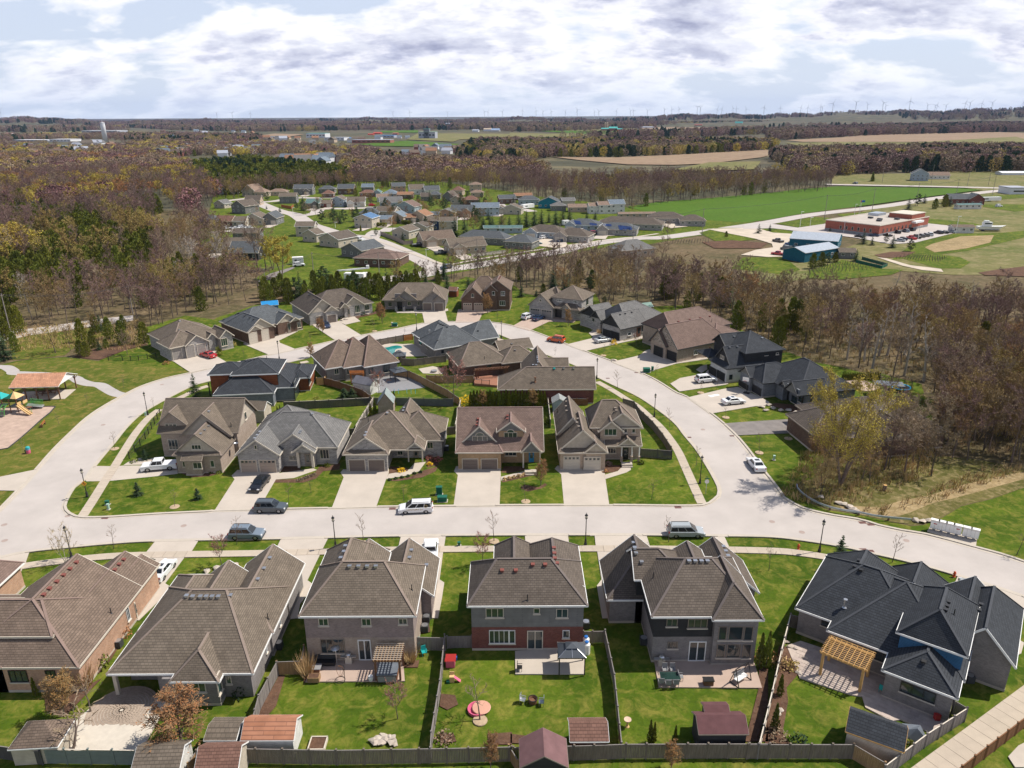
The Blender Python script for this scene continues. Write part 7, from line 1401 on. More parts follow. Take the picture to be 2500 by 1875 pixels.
def gazebo(k,corners,zt,hh,label,m,pm=None,fancy=True):
 P=[g(k,*c,zt)for c in corners];c=sum(P,Vector())/4;ux=P[1]-P[0];uy=P[3]-P[0];rt=root('gazebo',label,'gazebo',(c.x,c.y,.1),math.atan2(ux.y,ux.x));a,b=ux.length/2,uy.length/2
 rf=MB().add([(-a,-b,zt),(a,-b,zt),(a,b,zt),(-a,b,zt),(-a*.35,-b*.35,zt+hh*.65),(a*.35,-b*.35,zt+hh*.65),(a*.35,b*.35,zt+hh*.65),(-a*.35,b*.35,zt+hh*.65)],[(0,1,5,4),(1,2,6,5),(2,3,7,6),(3,0,4,7),(4,5,6,7),(3,2,1,0)]);rf.build('roof',m,rt)
 MB().add([(-a*.45,-b*.45,zt+hh*.72),(a*.45,-b*.45,zt+hh*.72),(a*.45,b*.45,zt+hh*.72),(-a*.45,b*.45,zt+hh*.72),(0,0,zt+hh*1.1)],[(0,1,4),(1,2,4),(2,3,4),(3,0,4),(3,2,1,0)]).build('top_vent',m,rt)
 sm_=MB();[sm_.beam((sx*a,sy*b,zt+.02),(sx*a*.35,sy*b*.35,zt+hh*.67),.05,.05)for sx in(-1,1)for sy in(-1,1)];sm_.beam((0,-b,zt+.03),(0,-b*.35,zt+hh*.67),.06,.04);sm_.build('roof_seam',m_silver if fancy else m_dgrey,rt)
 for sx in(-.92,.92):
  for sy in(-.9,.9):MB().box((sx*a,sy*b,zt/2),(.12,.12,zt)).build('post',pm or m_black,rt)
 for sy in(-1,1):MB().box((0,sy*b*.95,zt-.08),(2*a,.06,.14)).build('beam',pm or m_black,rt)
 return rt
m_mt=mat('dark_metal_roof',(.06,.07,.085),.45,.08,spec=.5)
gazebo('C',[(283,948),(463,948),(455,850),(340,855)],2.3,.9,'dark metal-roofed gazebo on the pale patio behind the red brick house',m_mt)
gazebo('R',[(1300,770),(1490,735),(1420,680),(1210,712)],2.3,.7,'dark gazebo on the grey patio inside the loop',m_mt,fancy=False);gazebo('R',[(1300,540),(1465,525),(1400,470),(1290,490)],1.9,1.1,'small dark pavilion at the edge of the pool',m_mt,fancy=False)
pergola('R',[(660,778),(870,775),(830,718),(655,735)],2.5,'orange cedar pergola behind the big hip-roofed bungalow',m_cedar,(12,8))
sheet('pool',smoothline(PX('R',(1085,410),(1200,400),(1260,385),(1330,375),(1400,390),(1400,415),(1320,430),(1300,480),(1290,515),(1230,510),(1180,465),(1110,430),(1085,410)),3),m_pool,.135)
q=gazebo  # awning over the pool fence
thing1('lean_to_roof','shed','small grey lean-to roof against the weathered fence',g('R',1410,600),[('roof',MB().add([(-1,-.7,1.7),(1,-.7,1.7),(1,.7,2.2),(-1,.7,2.2),(-1,-.7,1.62),(1,-.7,1.62),(1,.7,2.12),(-1,.7,2.12)],[(0,1,2,3),(7,6,5,4),(0,4,5,1),(1,5,6,2),(2,6,7,3),(3,7,4,0)]),m_cover),('wall',MB().box((0,0,.85),(1.7,1.1,1.7)),m_fgrey)])
def shed(label,k,c0,w_,d_,ang,ze,rise,code,wm_,rm_,fm_=None,gm=None,door=None):
 P=g(k,*c0,ze);return house('garden_shed',label,(P.x,P.y),ang,[(0,0,w_,d_,ze,rise,code,{'ov':.15})],wm_,rm_,fm_ or m_white,cat='shed',detail=False,gmat=gm,foundation=False)
def rib(name,c):return brick_mat(name,c,tuple(x*.93 for x in c),tuple(x*.6 for x in c),.32,50.0)
r_rib=rib('plum_metal',(.20,.095,.10)); 
shed('small hip-roofed brown shed at the bottom left corner','A',(50,1550),4.4,3.4,4,1.9,1.5,'xhh',SD['cream'],RF['brown'])
shed('grey-shingled shed with white and blue striped side','A',(1320,1490),3.0,2.8,0,2.0,.5,'xgg',SD['pale'],RF['taupe'])
shed('salmon-roofed white shed in the pergola yard','B',(-100,1490),4.9,3.1,0,2.0,1.1,'xgg',SD['white'],brick_mat('salmon_planks',(.44,.21,.13),(.38,.17,.10),(.25,.12,.08),2.0,.22,roof=True));shed('brown-shingled shed in the gazebo yard','C',(375,1498),3.6,2.9,0,1.9,.9,'xgg',SD['wood'],RF['red'])
shed('plum metal-roofed shed with dark walls near the bottom fence','C',(1210,1450),4.6,2.8,0,2.3,.9,'xgg',SD['dark'],r_rib,m_taupe);shed('lower plum metal lean-to behind the metal shed','C',(1250,1320),2.4,1.6,0,2.5,.4,'xgg',SD['dark'],r_rib,m_taupe);shed('plum metal gable roof of a shed at the very bottom','C',(50,1665),4.3,3.2,0,2.0,1.3,'ygg',SD['dark'],rib('plum_metal_light',(.27,.15,.155)),m_taupe)
shed('taupe-shingled shed roof at the bottom edge, left','A',(850,1680),4.2,3.2,2,2.2,1.0,'xgg',SD['white'],RF['taupe']);shed('brown shed with white corner boards at the bottom edge','A',(1260,1680),3.8,3.0,2,2.2,1.1,'xgg',SD['cream'],RF['red']);shed('charcoal-roofed garden shed with timber posts by the footpath fence','D',(500,1430),4.9,3.6,-30,2.1,1.2,'xgg',SD['cream'],RF['black'],m_timber)
shed('grey metal-roofed shed with white slatted wall inside the fence','R',(690,900),5.0,3.4,-28,2.1,1.1,'xgg',SD['white'],rib('grey_metal',(.22,.22,.26)),m_grey);shed('small stone garden shed with steep pale roof','F',(1395,460),3.3,3.8,4,2.3,2.2,'ygg',BR['tan'],rib('pale_metal',(.40,.47,.47)),m_taupe);shed('white-roofed garden shed beside the taupe two-storey house','S',(1605,945),2.9,3.0,0,2.0,.9,'ygg',SD['pale'],rib('white_metal',(.45,.47,.47)),m_white)
shed('orange-brown garden shed beside the brick gable house','P',(-22,745),3.0,3.0,-10,2.0,1.0,'xgg',SD['wood'],RF['red']);shed('blue tarpaulin carport behind the dark blue-grey roof','a',(1540,490),5,4,20,1.9,1.0,'xgg',SD['blue'],mat('blue_tarp',(.02,.22,.50),.5,.1));shed('green-roofed play cabin in the trees behind the grey stone house','c',(745,235),4,3,25,2.0,1.1,'xgg',SD['wood'],mat('green_roof',(.12,.22,.19),.6,.1));shed('taupe shed roof beside the stone house back yard','F',(260,505),5.5,3.6,-6,2.5,1.3,'xgg',SD['cream'],RF['taupe'])
def bbq(k,x,y,label,rz=0):thing1('barbecue','barbecue',label,g(k,x,y,.12),[('cabinet',MB().box((0,0,.4),(.7,.5,.8)),m_cream),('hood',MB().lathe([(.30,0),(.30,.3),(.2,.42),(.001,.45)],(0,0,.8),10),m_silver),('side_shelf',MB().box((.6,0,.82),(.5,.45,.05)),m_silver),('side_shelf',MB().box((-.6,0,.82),(.5,.45,.05)),m_silver)],rz)
bbq('B',603,975,'silver and tan barbecue against the tan brick wall');bbq('C',967,990,'silver barbecue left of the white patio doors')
def chair(k,x,y,m,label,rz=0,z=.12,group=None):thing1('garden_chair','chair',label,g(k,x,y,z),[('seat',MB().box((0,0,.42),(.55,.52,.06)),m),('backrest',MB().box((0,.26,.75),(.55,.05,.62)),m),('armrest',MB().box((-.29,0,.62),(.05,.5,.04)),m),('armrest',MB().box((.29,0,.62),(.05,.5,.04)),m)]+[('leg',MB().box((sx*.25,sy*.23,.2),(.04,.04,.42)),m)for sx in(-1,1)for sy in(-1,1)],rz,group)
chair('B',1090,925,m_teal,'teal plastic garden chair by the side fence',.4,0);chair('B',1045,870,m_teal,'second teal chair behind the ornamental grass',.2,0);chair('C',50,1025,m_black,'black metal chair on the pale patio',1.5);chair('C',70,1235,m_silver,'silver folding chair left of the fire pit',1.2,0);chair('C',190,1250,m_silver,'silver folding chair right of the fire pit',-1.6,0);chair('D',740,1170,m_teal,'teal chair at the corner of the paved patio',2.2)
thing1('fire_pit','fire pit','round dark fire pit on the gazebo yard lawn',g('C',135,1235),[('bowl',MB().lathe([(.42,.05),(.45,.5),(.38,.52),(.3,.3),(.001,.28)],n=14),m_brown),('rim',MB().lathe([(.45,.5),(.5,.52),(.5,.56),(.42,.56)],n=14),m_black)]);thing1('sandbox','sandbox','round pink sandbox with lid beside the bare yard tree',g('B',1445,1290),[('basin',MB().lathe([(.001,.05),(.75,.05),(.85,.3),(.95,.3),(.95,0)],(-.2,.1,0),20),m_pinkp),('lid',MB().lathe([(.001,.36),(.9,.32),(.95,.28)],(.25,.2,0),20),mat('salmon_plastic',(.55,.30,.22),.5,.05))])
thing1('playhouse','playhouse','red-roofed toy playhouse beside the side fence',g('B',1262,990),[('wall',MB().box((0,0,.5),(.95,.95,1.0)),m_pinkp),('roof',MB().add([(-.6,-.6,.95),(.6,-.6,.95),(.6,.6,.95),(-.6,.6,.95),(-.45,0,1.4),(.45,0,1.4)],[(0,1,5,4),(2,3,4,5),(1,2,5),(3,0,4),(3,2,1,0)]),m_red),('toy_bin',MB().box((.1,.75,.3),(1.1,.4,.4)),m_blue)]);thing1('toy_slide','toy','little tan, green and pink toddler slide',g('B',1270,1100),[('tower',MB().box((0,.1,.35),(.5,.5,.7)),m_tan),('chute',MB().beam((.2,.1,.6),(.9,.0,.08),.35,.06),m_pinkp),('step',MB().box((-.4,-.1,.12),(.35,.35,.24)),m_green),('rail',MB().box((0,.3,.85),(.5,.06,.4)),m_tan)])
thing1('hot_tub','hot tub','square hot tub under the weathered pergola',g('B',855,1075,.12),[('cabinet',MB().box((0,.3,.42),(2.1,1.9,.84)),m_brown),('cover',MB().box((0,.3,.9),(2.15,1.95,.12)),m_cover),('panel',MB().box((0,-.68,.42),(1.9,.05,.7)),m_grey)]);thing1('planter','planter','raised wooden planter with soil at the patio corner',g('B',378,1090,.12),[('box',MB().box((0,0,.3),(1.2,.8,.6)),m_fwarm),('soil',MB().box((0,0,.61),(1.05,.65,.03)),g_mulch)]);thing1('planter','planter','raised garden bed full of dark soil by the bottom fence',g('B',402,1515),[('frame',MB().box((0,-.75,.2),(1.6,.1,.4)).box((0,.75,.2),(1.6,.1,.4)).box((-.75,0,.2),(.1,1.5,.4)).box((.75,0,.2),(.1,1.5,.4)),m_cream),('soil',MB().box((0,0,.17),(1.4,1.4,.3)),g_mulch)])
eg=MB()
for i in range(10):
 a0=math.pi*i/10
 for j in(0,1,2,3):eg.beam((.5*math.sin(a0)*math.cos(j*.8),.5*math.sin(a0)*math.sin(j*.8),.5+1.3*(1-math.cos(a0))/2),(.5*math.sin(a0+.314)*math.cos(j*.8),.5*math.sin(a0+.314)*math.sin(j*.8),.5+1.3*(1-math.cos(a0+.314))/2),.03,.03)
thing1('egg_chair','chair','wicker hanging egg chair frame on the pink patio',g('B',545,1090,.12),[('basket',eg,m_brown),('base_ring',MB().lathe([(.5,0),(.55,0),(.55,.05),(.5,.05)],n=20),m_black),('stand',MB().beam((.5,0,.02),(.55,0,1.9),.05,.05).beam((.55,0,1.9),(0,0,2.0),.05,.05),m_black)])
thing1('patio_sofa','sofa','dark garden sofa against the tan brick house wall',g('B',450,985,.12),[('seat',MB().box((0,0,.25),(2.2,.8,.4)),m_black),('backrest',MB().box((0,.4,.55),(2.2,.2,.6)),m_dgrey)]);thing1('side_table','table','low grey table at the left of the pink patio',g('B',395,1030,.12),[('tabletop',MB().box((0,0,.55),(1.0,.9,.08)),m_grey),('leg',MB().box((0,0,.27),(.7,.6,.5)),m_brown)]);thing1('plant_pot','plant pot','blue and white glazed pot at the pergola edge',g('B',745,1090,.12),[('pot',MB().lathe([(.2,0),(.28,.3),(.24,.55),(.001,.5)],n=12),m_white)])
thing1('heat_lamp','patio umbrella','white-topped patio heater in front of the rear window',g('B',525,990,.12),[('pole',MB().tube((0,0,0),(0,0,2.2),.05,.05,6),m_silver),('hood',MB().lathe([(.5,2.2),(.1,2.38),(.001,2.4)],n=14),m_silver)]);thing1('gas_cylinders','gas tank','pair of tall white gas cylinders with blue caps',g('C',483,915),[('tank',MB().lathe([(.001,0),(.38,.02),(.38,1.25),(.2,1.45),(.001,1.5)],n=16),m_white),('tank',MB().lathe([(.001,0),(.38,.02),(.38,1.25),(.2,1.45),(.001,1.5)],(0,.85,0),16),m_white),('cap',MB().lathe([(.2,1.42),(.22,1.6),(.001,1.65)],n=12).lathe([(.2,1.42),(.22,1.6),(.001,1.65)],(0,.85,0),12),m_blue)])
tb=root('dining_table','glass-topped patio table surrounded by chairs','table',g('C',1025,1110,.12));MB().box((0,.3,.72),(2.0,1.1,.04)).build('tabletop',m_glassg,tb);MB().box((0,.3,.70),(2.1,1.2,.03)).build('frame',m_silver,tb)
for sx in(-1,1):
 for sy in(-1,1):MB().box((sx*.9,.3+sy*.45,.35),(.05,.05,.7)).build('leg',m_silver,tb)
for i,(x,y,r_)in enumerate([(965,1120,3.1),(1010,1130,3.1),(1060,1128,3.1),(990,1040,0),(1040,1040,0),(1090,1085,1.5)]):chair('C',x,y,m_grey,'grey patio chair at the glass table, '+('front left','front middle','front right','back left','back right','right end')[i],r_,group='chairs at the glass table')
thing1('fire_table','fire table','rectangular brown fire table on the wide pink patio',g('C',1270,1115,.12),[('body',MB().box((0,0,.3),(1.0,.6,.6)),m_brown),('top',MB().box((0,0,.63),(1.15,.7,.07)),m_black)]);thing1('garden_swing','garden swing','black-framed double garden swing with pale cushions',g('C',1480,1095,.12),[('frame',MB().beam((-1,-.6,0),(-1,0,2),.07,.07).beam((-1,.6,0),(-1,0,2),.07,.07).beam((1,-.6,0),(1,0,2),.07,.07).beam((1,.6,0),(1,0,2),.07,.07).beam((-1,0,2),(1,0,2),.08,.08).beam((-1,-.6,.04),(-1,.6,.04),.06,.06).beam((1,-.6,.04),(1,.6,.04),.06,.06),m_black),('seat',MB().box((0,0,.5),(1.6,.55,.1)),m_white),('backrest',MB().box((0,.28,.85),(1.6,.08,.55)),m_grey)],R(35));thing1('birdbath','birdbath','pale pink birdbath on the lawn',g('C',747,1390),[('pedestal',MB().lathe([(.22,0),(.1,.15),(.09,.6),(.16,.72)],n=12),m_tan),('basin',MB().lathe([(.16,.72),(.36,.84),(.36,.9),(.001,.84)],n=16),mat('birdbath_clay',(.62,.45,.34),.8,.08))])
def acu(k,x,y,label):thing1('air_conditioner','air conditioner',label,g(k,x,y,.05),[('cabinet',MB().box((0,0,.4),(.8,.8,.8)),m_dgrey),('fan_grille',MB().lathe([(.36,.81),(.36,.84),(.001,.86)],n=14),m_silver)])
for a in[('B',1095,768,'air conditioner beside the tan brick house, front one'),('B',1105,708,'air conditioner beside the tan brick house, rear one'),('B',150,880,'air conditioner between the taupe bungalow and tan brick house'),('C',478,745,'air conditioner right of the grey-sided house'),('C',852,850,'air conditioner in the shade of the dark-sided house'),('D',1300,1095,'air conditioner behind the blue-sided wall'),('A',770,870,'dark barrel-shaped unit beside the orange brick wall'),('F',1958,825,'air conditioner right of the beige bungalow')]:acu(*a)
def rocks(name,lab,k,pts,s=.35,n=1):
 for i,(x,y)in enumerate(pts):
  p=g(k,x,y,0);q=MB();v=[uvec()*s*rnd.uniform(.8,1.15)for _ in range(14)];bmq=bmesh.new()
  for a in v:bmq.verts.new((a.x*1.2,a.y,abs(a.z)*.7))
  bmesh.ops.convex_hull(bmq,input=bmq.verts);me=bpy.data.meshes.new('rock');bmq.to_mesh(me);bmq.free();me.materials.append(m_rock);tag(ob('rock',me,None,(p.x,p.y,.08)),lab,'rock',name)
rocks('rocks by the bottom fence','flat pale garden rock in the scatter by the bottom fence','B',[(760,1490),(790,1475),(810,1500),(835,1480),(860,1470),(885,1475),(905,1500),(775,1505),(825,1460),(870,1500)],.45);rocks('pale rocks under the reddish tree','pale boulder under the reddish tree by the drive','A',[(1522,348),(1410,365),(1340,390)],.5);rocks('rocks at the basketball house','pale boulder in the bed of the basketball house','T',[(760,820),(800,850),(860,830),(830,800),(940,850),(1010,850),(1080,870),(1130,850)],.6);rocks('rocks of the ravine edge','pale rock at the ravine edge by the guard rail','I',[(200,1270),(240,1290),(270,1310),(160,1260),(780,1400),(830,1410),(880,1400),(10,1215),(300,1330)],.6);rocks('landscape boulders of the stone house','pale landscape boulder near the curved bed','b',[(770,720),(740,740),(800,725),(1090,655)],.6)
rocks('rocks of the garden strip','brown-grey rock in the garden strip','D',[(140,880),(180,890),(240,950),(60,1310),(80,1290),(200,1050),(120,850)],.35)
thing1('tree_stump','stump','cut tree stump in the ravine',g('I',528,1150),[('stump',MB().lathe([(.35,0),(.3,.3),(.28,.9),(.001,.9)],n=12),m_bark),('cut_face',MB().lathe([(.001,.91),(.27,.905)],n=12),m_timber)])
thing1('covered_furniture','covered furniture','grey tarpaulin covering garden furniture beside the charcoal shed',g('D',925,1450,.1),[('cover',MB().add([(-1.3,-.9,0),(1.3,-.9,0),(1.4,.9,0),(-1.2,1,0),(-.9,-.3,1.0),(.2,-.4,1.3),(.9,.3,1.0),(-.7,.6,.95)],[(0,1,5,4),(1,2,6,5),(2,3,7,6),(3,0,4,7),(4,5,6,7)]),m_cover)]);thing1('red_bin','storage box','small bright red container by the grey brick corner',g('D',1092,1345,.1),[('box',MB().box((0,0,.3),(.5,.4,.6)),m_red),('lid',MB().box((0,0,.63),(.55,.45,.06)),m_red)])
tr=root('trampoline','round trampoline with blue rim and black safety net','trampoline',g('I',655,340));MB().lathe([(1.8,.75),(2.1,.75),(2.1,.82),(1.8,.82)],n=24).build('rim',mat('rim_blue',(.02,.35,.65),.5,.05),tr);MB().lathe([(.001,.78),(1.8,.78)],n=24).build('mat',m_black,tr)
for i in range(8):MB().tube((2.1*math.cos(i*.785),2.1*math.sin(i*.785),0),(2.1*math.cos(i*.785),2.1*math.sin(i*.785),2.6),.04,.04,6).build('pole',m_black,tr)
nt_=MB();[nt_.beam((2.1*math.cos(i*.1309),2.1*math.sin(i*.1309),.8),(2.1*math.cos(i*.1309),2.1*math.sin(i*.1309),2.5),.02,.02)for i in range(48)];nt_.lathe([(2.1,2.5),(2.12,2.54)],n=24).build('net',m_black,tr)
gazebo('I',[(440,300),(690,320),(640,265),(480,270)],2.6,.3,'flat dark patio canopy beside the trampoline',m_cover)
bh_=g('T',620,690);thing1('basketball_hoop','basketball hoop','portable basketball hoop in front of the black garage doors',bh_,[('base',MB().box((0,0,.15),(1.2,.8,.3)),m_black),('pole',MB().beam((0,0,.2),(-.3,-.3,2.9),.1,.1),m_black),('backboard',MB().box((-.35,-.45,3.3),(1.3,.05,.85)),m_white),('rim',MB().lathe([(.21,0),(.25,0),(.25,.04),(.21,.04)],(-.35,-.85,3.05),12),m_red)],R(-35))
sheet('chalk_panel',PX('T',(258,712),(345,697),(378,708),(290,726)),m_white,.095)
dk=g('S',870,690);P4=PX('S',(725,745),(730,660),(1000,650),(1000,770),(900,760));dr=sheet('timber_deck',[p+Vector((0,0,.5))for p in P4],mat('deck_boards',(.30,.14,.09),.8,.15,3,stretch=(1,8,1)),.55,th=.5);tag(dr,'raised reddish timber deck behind the red brick bungalow','deck');del dr['kind']
fence('reddish railing of the timber deck','S',[(725,745),(730,680)],1.0,m_brown,style='iron',gapw=1.6,pz=.55,name='deck_railing',cat='railing');fence('front railing of the timber deck','S',[(725,745),(900,762)],1.0,m_brown,style='iron',gapw=1.6,pz=.55,name='deck_railing',cat='railing')
pergola('S',[(715,575),(1110,545),(1105,535),(740,555)],2.7,'narrow dark pergola beam above the timber deck',m_brown,(12,2))
thing1('satellite_dish','satellite dish','grey satellite dish on the side wall of the stone house',g('E',1913,775,3.4),[('dish',MB().lathe([(.001,0),(.3,.05),(.42,.14)],n=14),m_silver),('arm',MB().beam((0,0,-.6),(0,0,0),.05,.05),m_grey)],0)
thing1('round_fire_pit','fire pit','round stone fire bowl in the fenced yard by the deck',g('S',275,590,.12),[('bowl',MB().lathe([(.001,0),(.6,0),(.75,.4),(.6,.45),(.001,.3)],n=16),m_grey)]);thing1('patio_table','table','orange patio set on the grey patio inside the loop',g('R',1025,830,.12),[('tabletop',MB().box((0,0,.7),(1.8,.9,.06)),m_cedar),('leg',MB().box((-.7,0,.35),(.1,.7,.7)),m_cedar),('leg',MB().box((.7,0,.35),(.1,.7,.7)),m_cedar)]);thing1('garden_bench_swing','goal frame','light-blue poles standing on the lawn by the dark fence',g('R',1450,1060),[('pole',MB().tube((i*.9-2.3+(i>1)*.9,0,0),(i*.9-2.3+(i>1)*.9,0,1.2),.05,.05,6),mat('light_blue_pole',(.1,.55,.7),.5,.05))for i in range(5)])
for k,x,y,lab,m in[('a',1860,860,'white round boulder-like ornament by the porch steps',m_white),('c',440,800,'white and black landscape rock at the lawn corner',m_rock),('V',1990-3,1590*0+999,'',None)][:2]:rocks(lab,lab,k,[(x,y)],.7)
# ------------------------------------------------------------------ the village beyond, its houses one by one
VR={'b':RF['brown'],'t':RF['taupe'],'g':RF['grey'],'k':RF['black'],'r':RF['rose'],'d':RF['dtaupe'],'s':RF['slate'],'o':RF['orange'],'n':RF['tan'],'e':RF['steel'],'R':RF['red'],'B':shingle('blue_shingle',(.10,.19,.34)),'T':shingle('teal_grey_shingle',(.12,.20,.20))}
VW={'w':SD['white'],'c':SD['cream'],'g':SD['grey'],'p':SD['pale'],'n':SD['navy'],'b':BR['brown'],'r':BR['red'],'f':BR['buff'],'s':BR['stone'],'d':SD['dark'],'o':BR['orange'],'u':SD['blue'],'t':SD['teal']}
def vh(k,x,y,w_,d_,ang,ze,rise,code,wl,rf,label,gar=0,gm=None,wing=None,cat='house'):
 P=g(k,x,y,0);a=R(ang);ux=Vector((math.cos(a),math.sin(a),0));uy=Vector((-ux.y,ux.x,0));O=P-ux*(w_/2)-uy*.4
 vols=[(0,0,w_,d_,ze,rise,code)]
 if wing:vols.append(wing)
 h=house('village_house' if cat=='house' else 'building',label,(O.x,O.y),ang,vols,VW[wl],VR[rf],m_white if wl in 'wpcu' else m_cream,cat=cat,detail=False,gmat=VW[gm]if gm else None,foundation=False)
 rt=h['root'];yv=.42;two=ze>4.2;zs=[1.7,4.3]if two else[1.8]
 if wing and wing[1]<0:pass
 n=max(2,int(w_/3.4))
 if cat=='house' and(gar or(wing and wing[1]<=0)):
  gx=(wing[0]+wing[2])/2 if wing and wing[1]<=0 else w_*(n-.5*gar)/n;gw=2.7 if gar<2 and not wing else 3.0;v1=min(0,wing[1])if wing else 0;v0=v1-11
  sheet('driveway',[O+ux*(gx+s*gw)+uy*v+Vector((0,0,0))for s,v in((-1,v0),(1,v0),(1,v1+.6),(-1,v1+.6))],m_conc2,.2+rnd.uniform(0,.05))
 for zi,z in enumerate(zs):
  for i in range(n):
   xx=w_*(i+.5)/n
   if wing and wing[0]-.6<xx<wing[2]+.6 and wing[1]<=0 and z<wing[4]:continue
   if gar and zi==0 and i>=n-gar:opening(rt,'g',Vector((xx,yv,1.2)),0,2.5,2.2,1,g_wht);continue
   opening(rt,'w',Vector((xx,yv,z)),0,1.3,1.1,2,sill=False)
 for z in zs:   # the wall that faces the middle of the picture
  sgn=1 if P.x<0 or ang<-15 else-1
  if ang>15:sgn=-1
  xx=w_-.42 if sgn>0 else .42
  for f in(.33,.67):opening(rt,'w',Vector((xx,d_*f,z)),R(90)*sgn,1.1,1.1,2,sill=False)
 if wing and wing[1]<=0:
  c=(wing[0]+wing[2])/2;opening(rt,'g',Vector((c,wing[1]+.42,1.15)),0,min(4.6,(wing[2]-wing[0])*.6),2.1,1,g_wht)
 return h
def wg(x0,x1,v=-1.5,z=3.1,r=1.8,d=5):return(x0,v,x1,d,z,r,'ygg')
